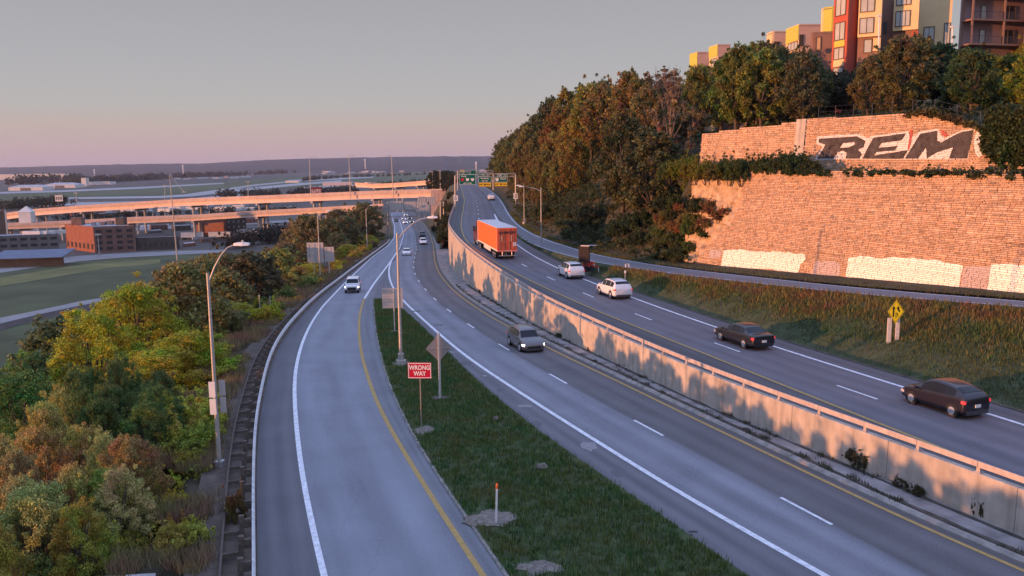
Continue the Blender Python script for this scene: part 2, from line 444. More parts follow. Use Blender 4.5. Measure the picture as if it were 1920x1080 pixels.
# the wall line continues beside the upper road where its foot is hidden
WB = Line(z_low, None, xs=np.where(Line.G < wb_y - 4, WBr.v, UYt.v - 2.6))
_k = np.exp(-0.5 * (np.arange(-18, 19) / 6.0) ** 2); _k /= _k.sum()
_pad = np.concatenate([2 * WB.v[0] - WB.v[18:0:-1], WB.v, 2 * WB.v[-1] - WB.v[-2:-20:-1]])
WB = Line(z_low, None, xs=np.convolve(_pad, _k, 'valid'))
WT = WB.shift(.42, z_up)
UD = Line(z_up, [(1920, 842), (1593, 731), (1358, 650), (1204, 594), (1101, 553), (1030, 521), (979, 496), (940, 472), (915, 448), (901, 425), (897.5, 407), (896, 390), (893, 375), (884, 360), (878, 351)], 5)
UW = Line(z_up, [(1920, 797), (1830, 768), (1700, 728), (1563, 685), (1443, 648), (1343, 613), (1280, 593), (1186, 558), (1104, 528), (1039, 500), (1002, 481), (971, 461), (945, 435), (930, 408), (923, 392), (917, 378), (905, 362), (893, 351)], 5)
UR = Line(z_up, [(1913, 773), (1847, 747), (1697, 708), (1447, 633), (1280, 577), (1182, 545), (1090, 512), (1010, 470), (975, 450), (947, 425), (932, 404), (924, 392), (918, 378), (906, 362), (894, 351)], 5)
EN = Line(z_ex, [(1917, 575), (1713, 563), (1547, 547), (1413, 530), (1280, 517), (1166, 500), (1125, 494), (1082, 484), (1043, 474), (1003, 461), (977, 448), (950, 424), (934, 404), (925, 391), (919, 378), (907, 362), (895, 351)], 5)
EF = Line(z_ex, [(1917, 563), (1747, 552), (1580, 537), (1447, 522), (1280, 504), (1166, 486), (1109, 475), (1064, 461), (1043, 455), (1015, 445), (992, 434), (972, 421), (956, 402), (946, 384), (937, 371), (922, 358), (908, 350)], 5)
for l in (UR, EN): l.v = np.where(Line.G > 175, np.minimum(l.v, EF.v - .5), l.v)
YG = at_z(699.5, 561, z_low).y                            # where the grass median starts
YG2 = at_z(722, 509, z_low).y                              # painted gore tip
YX = at_z(950, 424, z_up).y                                # exit ramp leaves the upper road

# ------------------------------------------------------------------ ground, roads
A_BLUE = (.205, .215, .245)
M_RAMP = road_mat('ramp_asphalt', [(.128, .128, .142), (.22, .23, .265), (.175, .18, .20)], .12)
M_LOW = road_mat('lower_asphalt', [(.145, .145, .16), (.205, .21, .24), (.128, .122, .13), (.11, .105, .105)], .22)
M_UP = road_mat('upper_asphalt', [(.10, .093, .096), (.148, .138, .155), (.142, .132, .15), (.115, .108, .118)], .18)
M_EX = road_mat('exit_asphalt', [(.17, .17, .19)], .1)
ROAD_END = 560
ramp = strip('ramp_road', [RL, RW, RY, RR], -20, ROAD_END, M_RAMP, 4)
low = strip('lower_road', [MLp, MW, MD, MY, MG], -20, ROAD_END, M_LOW, 4, dz=-.004)
up = strip('upper_road', [WT, UYt, UD, UW, UR], -20, 405, M_UP, 4)
ex = strip('exit_road', [EN, EF], -20, 405, M_EX, 5, dz=-.004)
yd = lambda px, py, zf: at_z(px, py, zf).y
# ramp markings
ribbon('edge_line', RW, -15, 520, .24, WHITEPAINT, ramp)
ribbon('edge_line', RY, -15, YG + 1, .24, YELLOWPAINT, ramp)
ribbon('gore_line', RY, YG + 1, at_z(750, 466, z_low).y, .30, WHITEPAINT, ramp)
# lower road markings
ribbon('edge_line', MW, -15, at_z(750, 466, z_low).y, .27, WHITEPAINT, low)
ribbon('edge_line', MY, -15, 520, .20, YELLOWPAINT, low)
ribbon('gore_line', MW, at_z(750, 466, z_low).y, 420, .2, WHITEPAINT, low, dz=.014)
def dashes(line, ypx, lo, hi, parent, w=.16):
    y = ypx; ys = []
    while y > lo: ys.append(y); y -= 12.19 * line.tan(y).y
    y = ypx + 12.19 * line.tan(ypx).y
    while y < hi: ys.append(y); y += 12.19 * line.tan(y).y
    for y in ys:
        hl = 1.52 * line.tan(y).y
        ribbon('lane_dash', line, y - hl, y + hl, w, WHITEPAINT, parent)
dashes(MD, yd(1213, 802, z_low), 5, 330, low)
dashes(UD, yd(1204, 594, z_up), 5, 330, up)
ribbon('edge_line', UYt, -15, 400, .2, YELLOWPAINT, up)
ribbon('edge_line', UW, -15, YX + 4, .24, WHITEPAINT, up)
ribbon('gore_line', UW, YX + 4, YX + 30, .5, WHITEPAINT, up, wf=lambda y: .65 - .4 * (y - YX - 4) / 26)
ribbon('edge_line', EF, -15, 360, .16, WHITEPAINT, ex, d=-.35)
ribbon('edge_line', EN, -15, YX - 6, .14, WHITEPAINT, ex, d=.3)
# tar patches and sealed joints on the roads
TAR = mat('tar', (.035, .035, .04), .6, 0, .2)
def blotch(px, py, zf, rx, ry, m, parent, name='patch', dz=.012, n=18, seed=0):
    c = at_z(px, py, zf); V = []
    for k in range(n):
        a = 2 * math.pi * k / n; r = 1 + .45 * noise.noise(Vector((math.cos(a) * 1.7 + seed, math.sin(a) * 1.7, seed * .37))) + (.22 * noise.noise(Vector((math.cos(a) * 6 + seed, math.sin(a) * 6, 4))) if n > 30 else 0)
        x = c.x + rx * r * math.cos(a); y = c.y + ry * r * math.sin(a)
        V.append((x, y, zf(y) + dz))
    return MB().poly(V).build(name, m, parent)
for i, (a, b, rx, ry) in enumerate([(1265, 1000, .28, .1), (1285, 1003, .3, .09), (1300, 997, .2, .07), (1276, 1008, .22, .08), (982, 793, .22, .09), (994, 794, .14, .09)]):
    blotch(a, b, z_low, rx, ry, TAR, low, 'tar_spot', seed=i * 3.1)
GRIT = mat('grit', (.27, .26, .27), .9, 0, .2, 6)
for i in range(14):
    y = 38 + i * 3.7
    x = (MLp.x(y) * .62 + MW.x(y) * .38) + random.uniform(-.6, .6); q = proj((x, y, 0))
    blotch(q[0], q[1], z_low, random.uniform(.15, .5), random.uniform(.2, .7), GRIT if i % 2 else M_RAMP, low, 'patch', .003 + .0006 * i, seed=i)
# grass median between ramp and lower road
GRASSGROUND = mat('turf', (.06, .08, .035), 1, 0, .35, 1.6, .6, 14)
med = strip('median', [RR, MLp], -20, YG, GRASSGROUND, 8, dz=.03, jit=.05)
kerb = sweep(RR, np.arange(10, YG, 1.0), [(-.06, -.05), (-.06, .04), (.07, .05), (.07, -.05)]).build('median_kerb', mat('kerb', (.24, .22, .20), .95, 0, .35, 3, .5, 12), None)
tag(kerb, kind='structure')
# kerb, rough paved strip and weeds along the retaining wall
kerb2 = sweep(MG, np.arange(-15, 260, 2.0), [(-.16, -.05), (-.16, .03), (-.02, .13), (.14, .13), (.14, -.05)]).build('wall_kerb', mat('kerb2', (.29, .27, .25), .95, 0, .3, 2, .4, 12), None)
tag(kerb2, kind='structure')
APR = mat('apron', (.27, .26, .26), .95, 0, .4, .9, .5, 7)
strip('wall_apron', [MG.shift(.13), WB.shift(.1)], -20, 230, APR, 3, dz=.09, jit=.05)
YLS = 112.0
# fall from upper road edge down to the lower road beyond the wall's visible end is covered with brush
ZL2 = lambda y: z_low(y)
# right verge: bank between upper road and exit road
BANK = mat('bank_soil', (.06, .07, .035), 1, 0, .35, .8, .7, 8)
strip('bank', [UR, EN], -20, YX, BANK, 10, dz=-.02, jit=.07)
strip('shoulder_edge', [UR.shift(-.05), UR.shift(.55)], -20, YX, DIRT, 2, dz=.03)

# left slope and right bluff height functions
def zleft(x, y):
    d = RL.x(y) - x
    z0 = z_low(y)
    if d < 3.2: return z0 - .05 - .12 * max(d, 0)
    return max(VALLEY - .5, z0 - .43 - (d - 3.2) * .52)
def sheet(name, xs_of, ys, zf, m, kind='structure'):
    V = []; nx = None
    for y in ys:
        xs = xs_of(y); nx = len(xs)
        for x in xs: V.append((x, y, zf(x, y)))
    Fc = [(j * nx + i, j * nx + i + 1, (j + 1) * nx + i + 1, (j + 1) * nx + i) for j in range(len(ys) - 1) for i in range(nx - 1)]
    me = bpy.data.meshes.new(name); me.from_pydata(V, [], Fc); me.materials.append(m); me.shade_smooth()
    return tag(link(bpy.data.objects.new(name, me)), kind=kind)
LEFTSOIL = mat('slope_soil', (.075, .068, .045), 1, 0, .4, .7, .7, 6)
OFFL = [0, .8, 1.6, 2.4, 3.2, 5, 7, 10, 14, 18, 23, 28, 34, 40, 46, 52, 58, 70]
sheet('slope', lambda y: [RL.x(y) - d for d in reversed(OFFL)], list(np.arange(-20, 561, 4.0)),
      lambda x, y: zleft(x, y) + (.35 * noise.noise(Vector((x * .2, y * .2, 0))) if RL.x(y) - x > 3 else .05 * noise.noise(Vector((x, y, 0)))), LEFTSOIL)
strip('verge', [RL.shift(-2.6), RL.shift(.02)], -20, 200, DIRT, 4, dz=-.03, jit=.06)

# ------------------------------------------------------------------ stone walls on the bluff (positions)
WA = at_z(1297, 493, lambda y: z_ex(y) + .2); WBp = at_z(1917, 550, lambda y: z_ex(y) + .2)
class SWall:
    """a straight battered wall; s runs along it from A towards B, t up its face"""
    def __init__(self, A, B, z0, batter):
        self.A = Vector((A.x, A.y, z0)); d = Vector((B.x - A.x, B.y - A.y, 0)); self.len = d.length; self.u = d.normalized()
        self.n = Vector((-abs(self.u.y), -abs(self.u.x), 0)).normalized()
        if abs(self.n.dot(self.u)) > .01: self.n = Vector((self.u.y, -self.u.x, 0)); self.n *= -1 if self.n.x > 0 else 1
        self.up = (Vector((0, 0, 1)) - self.n * batter).normalized()
        self.fn = self.u.cross(self.up); self.fn *= -1 if self.fn.dot(self.n) < 0 else 1
    def P(self, s, t, o=0.0): return self.A + self.u * s + self.up * t + self.fn * o
    def st(self, px, py):
        d = ray(px, py); C = Vector((0, 0, H))
        k = (self.A - C).dot(self.fn) / d.dot(self.fn); q = C + d * k - self.A
        return q.dot(self.u), q.dot(self.up)
W1 = SWall(WA, WBp, 3.7, .12)
back = -W1.n
A2 = WA + back * 5.2; B2 = WBp + back * 5.2
W2 = SWall(A2, B2, 12.8, .08)
S1MAX = W1.len + 14
TOP1 = 13.25
def wall_d(x, y):
    q = Vector((x, y, 0)) - W1.A; return q.dot(back), q.dot(W1.u)
def sstep(a, b, x):
    t = min(1, max(0, (x - a) / (b - a))); return t * t * (3 - 2 * t)
def zright(x, y):
    d = x - EF.x(y); z0 = z_ex(y)
    nat = z0 - .1 + (.18 * max(d, 0) if d < 3 else .54 + min(d - 3, 14) * 1.05 + max(0, d - 17) * .06)
    wd, ws = wall_d(x, y)
    if ws > -12 and wd > -9:
        if wd < 1.15: zw = min(z0 + .15 + .02 * max(d, 0), 6.5)
        elif wd < 2.4: zw = 4 + (TOP1 - .15 - 4) * (wd - 1.15) / 1.25
        elif wd < 5.9: zw = TOP1 - .15
        elif wd < 7.2: zw = TOP1 + 4.3 * (wd - 5.9) / 1.3
        else: zw = TOP1 + 4.3 + (wd - 7.2) * .13
        if wd > 30: zw = TOP1 + 4.3 + 22.8 * .13 + (wd - 30) * .02
        k = sstep(-9, -3.5, ws)
        return zw * k + nat * (1 - k)
    return nat
BLUFFSOIL = mat('bluff_soil', (.06, .055, .032), 1, 0, .4, .5, .8, 5)
sheet('bluff', lambda y: [EF.x(y) - .05 + d for d in list(np.arange(0, 45, .75)) + list(np.arange(45, 130, 5.0))], list(np.arange(-20, 420, 1.6)), zright, BLUFFSOIL)
# upland behind the bluff is the same ground; the drop below the upper road to the lower one
def zmid(x, y):
    a = MG.x(y) + .3; b = WT.x(y) + .1; t = min(1, max(0, (x - a) / max(.1, b - a)))
    return z_low(y) + (z_up(y) - .1 - z_low(y)) * sstep(.1, 1, t)
M_EMB = mat('embankment_soil', (.06, .06, .035), 1, 0, .4, .6, .7, 6)
sheet('embankment', lambda y: [MG.x(y) + .1 + (WT.x(y) - MG.x(y)) * t for t in np.linspace(0, 1, 8)], list(np.arange(wb_y + 34, 406, 4.0)), zmid, M_EMB)
VALLEYM = mat('valley_ground', (.085, .082, .075), 1, 0, .4, .02, .3, .5)
gm = MB()
gm.poly([(-9000, -600, VALLEY), (9000, -600, VALLEY), (9000, 12000, VALLEY), (-9000, 12000, VALLEY)])
tag(gm.build('ground', VALLEYM), kind='structure')

# gore pavement between ramp and lower road, from the nose of the median to the painted tip
strip('gore_pavement', [RR.shift(-.05), MLp.shift(.05)], YG - .02, YG2 + 12, road_mat('gore_asphalt', [(.15, .15, .165)], .0), 3, dz=-.008)
nose = MB(); a_ = RR.p(YG); b_ = MLp.p(YG)
nose.prism([a_ + Vector((0, -.1, -.1)), b_ + Vector((0, -.1, -.1)), b_ + Vector((0, .12, -.1)), a_ + Vector((0, .12, -.1))], (0, 0, .22))
tag(nose.build('median_nose', MATS['kerb']), kind='structure')

# ------------------------------------------------------------------ retaining wall between the two roadways
rw = thing('retaining_wall', 'long curving concrete retaining wall of jointed panels between the two roadways', 'wall', WB.p(60))
def child_at(o, parent):
    o.parent = parent; o.matrix_parent_inverse = parent.matrix_world.inverted(); return o
bpy.context.view_layer.update()
ys = WB.walk(-14, wb_y + 75, 6.1)
for a, c in zip(ys, ys[1:]):
    b = MB(); n = 6; g = .012 / 6.1 * (c - a)
    yy = np.linspace(a + g, c - g, n)
    for y in yy:
        hgt = z_up(y) - z_low(y) + .12
        for o, z in ((0, -.3), (0, hgt - .03), (.03, hgt), (.34, hgt), (.36, -.3)):
            b.v.append(tuple(WB.off(y, o + (0.04 * (z / max(hgt, 1)) if o < .1 else 0), z)))
    for j in range(n - 1):
        for i in range(4):
            q = j * 5 + i; b.f.append((q, q + 1, q + 6, q + 5))
    b.f.append((0, 1, 2, 3, 4)[::-1]); b.f.append(tuple((n - 1) * 5 + i for i in range(5)))
    child_at(b.build('wall_panel', CONC), rw)
b = sweep(WB, WB.walk(-14, wb_y + 75, 3), [(.1, -.3), (.1, 1.0), (.2, 1.0), (.2, -.3)])
child_at(b.build('joint_filler', mat('joint', (.06, .055, .05), 1)), rw)
# guardrail standing on the retaining wall
RAILPALE = mat('rail_pale', (.50, .44, .42), .5, .25, .18, 3)
gr = thing('wall_guardrail', 'pale box beam guardrail on short posts along the top of the retaining wall', 'guardrail', WB.p(60, 2))
bpy.context.view_layer.update()
ys = WT.walk(-10, wb_y + 110, 2.9)
postmesh = MB().box((0, 0, .19), (.16, .16, .38)).box((0, 0, .015), (.26, .26, .03)).box((-.05, 0, .34), (.12, .2, .14)).mesh('post', RAILPALE)
for a, c in zip(ys, ys[1:]):
    p = WT.off(a, -.16, .12); t = WT.tan(a)
    o = link(bpy.data.objects.new('post', postmesh)); o.location = p; o.rotation_euler = (0, 0, math.atan2(t.y, t.x) - math.pi / 2); bpy.context.view_layer
    o.parent = gr; o.location = p - gr.location
    b = MB(); prof = [(-.30, .36), (-.30, .60), (-.25, .60), (-.22, .54), (-.22, .42), (-.25, .36)]
    bb = sweep(WT, [a + .01, (a + c) / 2, c - .01], prof)
    child_at(bb.build('rail', RAILPALE), gr)

# guardrail along the outside of the ramp, with timber posts, cross ties and a back rail
lg = thing('ramp_guardrail', 'weathered steel beam guardrail on timber posts curving along the ramp edge', 'guardrail', RL.p(60))
bpy.context.view_layer.update()
WRAIL = mat('w_rail', (.56, .60, .62), .5, .12, .22, 2.5)
ys = RL.walk(8, 235, 1.9)
pm = MB().box((0, 0, .3), (.2, .2, 1.1)).mesh('post', TIMBER)
bm_ = MB().box((0, 0, 0), (.32, .16, .34)).mesh('blockout', TIMBER)
tm = MB().box((0, 0, 0), (.6, .09, .16)).mesh('cross_tie', TIMBER)
WP = [(-.13, .36), (-.05, .42), (-.13, .50), (-.13, .55), (-.05, .63), (-.13, .70), (-.16, .70), (-.09, .63), (-.16, .55), (-.16, .50), (-.09, .42), (-.16, .36)]
for i, (a, c) in enumerate(zip(ys, ys[1:])):
    t = RL.tan(a); rz = math.atan2(t.y, t.x) - math.pi / 2
    child = []
    for nm, me, d, z in (('post', pm, -.56, 0), ('blockout', bm_, -.30, .53)) + ((('cross_tie', tm, -.95, .16),) if a < 150 else ()):
        o = link(bpy.data.objects.new(nm, me), lg); o.location = RL.off(a, d, z) - lg.location; o.rotation_euler = (random.uniform(-.03, .03), random.uniform(-.03, .03), rz)
    if i % 2 == 0:
        e = ys[min(i + 2, len(ys) - 1)]
        child_at(sweep(RL, [a, c, e], WP).build('rail', WRAIL, smooth=True), lg)
    if a < 150 and i % 2 == 0:
        child_at(sweep(RL, [a, c, ys[min(i + 2, len(ys) - 1)] - .02], [(-1.3, .05), (-1.3, .24), (-1.22, .24), (-1.22, .05)]).build('back_rail', TIMBER), lg)

# ------------------------------------------------------------------ stone walls
STONE = mat('limestone', (.53, .355, .24), .95, 0, .18, 2.2, .5, 18, attr='tint')
STONEB = mat('stone_joint', (.12, .095, .075), 1, 0, .2)
PAINTW = mat('cream_paint', (.88, .93, .84), .85, 0, .06, 3, .4, 16)
PAINTG = mat('grey_paint', (.50, .42, .40), .85, 0, .08, 3, .4, 16)
PAINTK = mat('black_paint', (.06, .056, .062), .8, 0, .5, 2, .4, 16)
def stone_mesh(W, stones, name):
    V = []; Fc = []; T = []
    for s0, s1, t0, t1, pr, ti in stones:
        n = len(V); e = .013
        for (a, b_, o) in ((s0, t0, 0), (s1, t0, 0), (s1, t1, 0), (s0, t1, 0)): V.append(W.P(a, b_, -.03))
        j = [random.uniform(-.012, .012) for _ in range(4)]
        V += [W.P(s0 + e, t0 + e, pr + j[0]), W.P(s1 - e, t0 + e, pr + j[1]), W.P(s1 - e, t1 - e, pr + j[2]), W.P(s0 + e, t1 - e, pr + j[3])]
        Fc += [(n + 4, n + 5, n + 6, n + 7), (n, n + 1, n + 5, n + 4), (n + 1, n + 2, n + 6, n + 5), (n + 2, n + 3, n + 7, n + 6), (n + 3, n, n + 4, n + 7)]
        T += [ti] * 5
    me = bpy.data.meshes.new(name); me.from_pydata(V, [], Fc); me.materials.append(STONE)
    at = me.attributes.new('tint', 'FLOAT_COLOR', 'FACE')
    at.data.foreach_set('color', np.array([(*t, 1) for t in T], dtype=np.float32).ravel())
    return me
def lay(W, s0, s1, tmax_of, left_of, hmin, hmax, lmin, lmax):
    out = []; t = -.2
    tm = max(tmax_of(s) for s in np.linspace(s0, s1, 20))
    while t < tm:
        h = random.uniform(hmin, hmax); s = max(s0, left_of(t + h / 2)) + random.uniform(-.1, .1)
        while s < s1:
            l = random.uniform(lmin, lmax)
            if random.random() < .12: l *= 1.5
            if t + h <= tmax_of(s + l / 2) + .05 and s + l / 2 > left_of(t + h / 2):
                v = random.gauss(1, .1); w = random.gauss(0, .04)
                if random.random() < .05: v *= .72
                pr = random.uniform(.02, .065) * (1.6 if random.random() < .08 else 1)
                if h > .24 and random.random() < .25:
                    out.append((s, s + l - .015, t, t + h / 2 - .01, pr, (v * (1 + w), v, v * (1 - w)))); out.append((s, s + l - .015, t + h / 2, t + h - .014, pr * .8, (v * .96, v * .95, v * .95)))
                else:
                    out.append((s, s + l - .015, t, t + h - .014, pr, (v * (1 + w), v, v * (1 - w))))
            s += l
        t += h
    return out
def clip_tri(tri, s0, s1, t0, t1):
    P = list(tri)
    for ax, lim, sg in ((0, s0, 1), (0, s1, -1), (1, t0, 1), (1, t1, -1)):
        Q = []
        for i in range(len(P)):
            a, c = P[i - 1], P[i]; da = (a[ax] - lim) * sg; dc = (c[ax] - lim) * sg
            if da >= 0 and dc >= 0: Q.append(c)
            elif da >= 0 > dc or dc >= 0 > da:
                k = da / (da - dc); q = (a[0] + (c[0] - a[0]) * k, a[1] + (c[1] - a[1]) * k)
                Q.append(q)
                if dc >= 0: Q.append(c)
        P = Q
        if len(P) < 3: return None
    return P
def paint(W, stones, polys_px, name, m, parent, o=.006, keep=1.0):
    b = MB()
    for poly in polys_px:
        st = [W.st(x, y) for x, y in poly]
        tris = geometry.tessellate_polygon([[Vector((s, t, 0)) for s, t in st]])
        S = [p[0] for p in st]; T = [p[1] for p in st]
        for s0, s1, t0, t1, pr, ti in stones:
            if s1 < min(S) or s0 > max(S) or t1 < min(T) or t0 > max(T): continue
            for tr in tris:
                q = clip_tri([st[i] for i in tr], s0 + .006, s1 - .006, t0 + .004, t1 - .004)
                if q: b.poly([W.P(a, c, pr + .014 + o) for a, c in q])
    return child_at(b.build(name, m), parent)
def finish_wall(W, root, stones, poly_st, nind=300, thick=.7):
    # the stones that show largest are objects of their own, the rest one mesh
    sz = []
    for st in stones:
        a = proj(W.P(st[0], st[2])); c = proj(W.P(st[1], st[3]))
        vis = -20 < a[0] < 1940 and 0 < a[1] < 1080
        sz.append(abs((a[0] - c[0]) * (a[1] - c[1])) if vis else 0)
    order = sorted(range(len(stones)), key=lambda i: -sz[i]); ind = set(order[:nind])
    for i in ind: child_at(link(bpy.data.objects.new('stone', stone_mesh(W, [stones[i]], 'stone'))), root)
    o = child_at(link(bpy.data.objects.new('stonework', stone_mesh(W, [s for i, s in enumerate(stones) if i not in ind], 'stonework'))), root)
    tag(o, kind='stuff')
    child_at(MB().prism([W.P(s, t, -.012) for s, t in poly_st], W.fn * -thick).build('mortar_core', STONEB), root)

sw1 = thing('stone_retaining_wall', 'tall lower tier of the pale limestone block wall with cream paint patches along its foot', 'stone wall', W1.A)
bpy.context.view_layer.update()
lb = [W1.st(x, y) for x, y in ((1296, 497), (1318, 470), (1345, 445), (1372, 415), (1386, 385), (1388, 345), (1391, 306))]
left1 = lambda t: float(np.interp(t, [p[1] for p in lb], [p[0] for p in lb]))
tt1 = (TOP1 - 3.7) / W1.up.z
st1 = lay(W1, -1, S1MAX, lambda s: tt1 + .06 * math.sin(s * .7), left1, .10, .19, .22, .64)
lbc = [p for p in lb if p[1] < tt1 - .1]
finish_wall(W1, sw1, st1, [(S1MAX, -.4), (S1MAX, tt1 - .08), (left1(tt1) + .05, tt1 - .08)] + [(p[0] + .08, p[1]) for p in reversed(lbc)] + [(lbc[0][0] + .1, -.4)])
z6 = lambda L: [(1280 + x / 3, 300 + y / 3) for x, y in L]
def ragged(poly, amp=1.3, step=7):
    out = []
    for i in range(len(poly)):
        a = Vector((*poly[i - 1], 0)); c = Vector((*poly[i], 0)); n = max(1, int((c - a).length / step))
        for k in range(n):
            p = a.lerp(c, k / n); out.append((p.x + random.uniform(-amp, amp) * .4, p.y + random.uniform(-amp, amp)))
    return out
paint(W1, st1, [ragged(z6([(235, 510), (330, 503), (420, 515), (560, 516), (690, 530), (697, 560), (665, 590), (650, 640), (500, 615), (215, 608)])),
                ragged(z6([(935, 552), (1000, 540), (1050, 543), (1100, 556), (1180, 545), (1300, 552), (1420, 562), (1500, 580), (1580, 597), (1555, 730), (1200, 690), (920, 664)])),
                ragged(z6([(1740, 588), (1850, 586), (1960, 596), (2100, 600), (2100, 790), (1920, 760), (1715, 742)]))], 'cream_paint_patch', PAINTW, sw1)
paint(W1, st1, [ragged(z6([(155, 505), (228, 508), (212, 552), (150, 548)])), ragged(z6([(745, 572), (860, 566), (888, 580), (884, 664), (728, 652)])),
                ragged(z6([(1588, 598), (1733, 602), (1712, 744), (1562, 730)]))], 'grey_paint_patch', PAINTG, sw1)

sw2 = thing('stone_retaining_wall', 'upper tier of limestone block wall carrying large black and white graffiti letters', 'stone wall', W2.A)
bpy.context.view_layer.update()
def topfun(W, pts):
    q = [W.st(x, y) for x, y in pts]
    return lambda s: float(np.interp(s, [p[0] for p in q], [p[1] for p in q]))
W2b = SWall(A2 - back * .35, B2 - back * .35, 12.8, .08)
tl = topfun(W2, [(1316, 251), (1400, 238), (1497, 228)])
trr = topfun(W2b, [(1508, 223), (1600, 218), (1715, 212), (1760, 214), (1820, 232), (1860, 256), (1990, 300)])
sa = W2.st(1316, 260)[0]; sb = W2.st(1495, 240)[0]; sc_ = W2b.st(1512, 240)[0]; sd = W2b.st(1960, 270)[0]
st2a = lay(W2, sa, sb, tl, lambda t: sa, .12, .24, .26, .75)
st2b = lay(W2b, sc_, sd, trr, lambda t: sc_ - (t - 2) * .0, .10, .2, .22, .66)
finish_wall(W2, sw2, st2a, [(sa + .05, -.4), (sb - .05, -.4), (sb - .05, tl(sb) - .1), (sa + .05, tl(sa) - .1)], 120, .6)
finish_wall(W2b, sw2, st2b, [(sc_ + .05, -.4), (sd, -.4)] + [(s, trr(s) - .12) for s in np.linspace(sd, sc_ + .05, 14)], 180, .6)
# rendered pilaster where the two stretches of the upper wall meet
pa = W2.st(1494, 240)[0]; pb = W2.st(1512, 240)[0]; tp = trr(sc_) + .02
child_at(MB().prism([W2.P(pa, -.4, .12), W2.P(pb, -.4, .12), W2.P(pb, tp, .12), W2.P(pa, tp, .12)], W2.fn * -.6).build('pilaster', CONC), sw2)
z5 = lambda L: [(1280 + x / 3, 30 + y / 3) for x, y in L]
WH = [z5([(758, 678), (990, 664), (1048, 688), (1060, 676), (1272, 648), (1284, 690), (1335, 650), (1442, 634), (1455, 672), (1480, 685), (1560, 648), (1648, 628), (1650, 640), (1625, 690), (1608, 806), (744, 808), (790, 735), (755, 720)]),
      z5([(1662, 632), (1688, 626), (1700, 648), (1692, 668), (1700, 690), (1674, 712), (1668, 735), (1690, 752), (1692, 780), (1668, 797), (1648, 770), (1640, 700)])]
BK = [z5([(770, 690), (984, 677), (1032, 704), (1022, 738), (990, 752), (1012, 775), (1000, 803), (918, 803), (925, 770), (905, 758), (880, 764), (852, 803), (756, 803), (806, 724), (768, 712)]),
      z5([(1074, 685), (1262, 659), (1234, 700), (1122, 715), (1106, 742), (1214, 730), (1196, 757), (1092, 766), (1080, 784), (1272, 754), (1244, 803), (1012, 803)]),
      z5([(1338, 663), (1436, 645), (1436, 700), (1455, 712), (1560, 656), (1642, 640), (1604, 803), (1500, 803), (1524, 740), (1432, 768), (1376, 803), (1372, 740), (1326, 803), (1252, 803)])]
HOL = [z5([(905, 716), (968, 709), (972, 724), (940, 738), (888, 742)])]
PW = mat('graffiti_white', (.74, .70, .68), .85, 0, .08, 3, .4, 16)
PR = mat('graffiti_red', (.45, .10, .09), .85, 0, .08, 3, .4, 16)
paint(W2b, st2b, WH, 'graffiti_white_outline', PW, sw2, .004)
paint(W2b, st2b, BK, 'graffiti_letter', PAINTK, sw2, .010)
paint(W2b, st2b, HOL, 'graffiti_letter_counter', PW, sw2, .016)
paint(W2b, st2b, [z5([(1284, 640), (1300, 640), (1290, 700), (1276, 760), (1270, 745)]), z5([(1455, 640), (1478, 650), (1500, 672), (1480, 680), (1462, 665)])], 'graffiti_red_shadow', PR, sw2, .016)

fe = thing('wire_fence', 'thin wire fence on steel posts along the top of the upper stone wall', 'fence', W2b.P(sc_, trr(sc_)))
bpy.context.view_layer.update(); tops = []
for k in range(9):
    q = sc_ + 1 + (W2b.st(1830, 240)[0] - sc_ - 1) * k / 8; p = W2b.P(q, trr(q) - .1, -.45); tops.append(p)
    child_at(MB().tube([p, p + Vector((0, 0, 1.25))], .03, 6).build('post', DARKSTEEL), fe)
for hz_ in (.3, .75, 1.2): child_at(MB().tube([p + Vector((0, 0, hz_)) for p in tops], .008, 4).build('wire', DARKSTEEL), fe)

# ------------------------------------------------------------------ foliage
def leaves(C, Rb, n, size, g, flat=.75, up=.35):
    """n rhombic leaves on the shells of blobs (centres C, radii Rb)"""
    k = g.choice(len(C), n, p=Rb ** 2 / (Rb ** 2).sum())
    d = g.normal(size=(n, 3)); d /= np.linalg.norm(d, axis=1)[:, None]
    r = Rb[k] * (g.random(n) ** .45) * (1 + .18 * g.normal(size=n))
    P = C[k] + d * r[:, None] * np.array([1, 1, flat])
    nn = d * .7 + g.normal(size=(n, 3)) * .6 + np.array([0, 0, up]); nn /= np.linalg.norm(nn, axis=1)[:, None]
    a = np.cross(nn, g.normal(size=(n, 3))); a /= np.linalg.norm(a, axis=1)[:, None] + 1e-9
    b = np.cross(nn, a); s = size * (.45 + 1.35 * g.random(n) ** 2)[:, None]
    V = np.stack([P - a * s * .6, P + b * s * .36, P + a * s * .6, P - b * s * .36], 1).reshape(-1, 3)
    return V, np.arange(4 * n).reshape(n, 4)
BARK = mat('bark', (.10, .08, .065), .95, 0, .3, 6, .5, 20)
BARKP = mat('bark_pale', (.17, .135, .11), .95, 0, .3, 6, .5, 20)
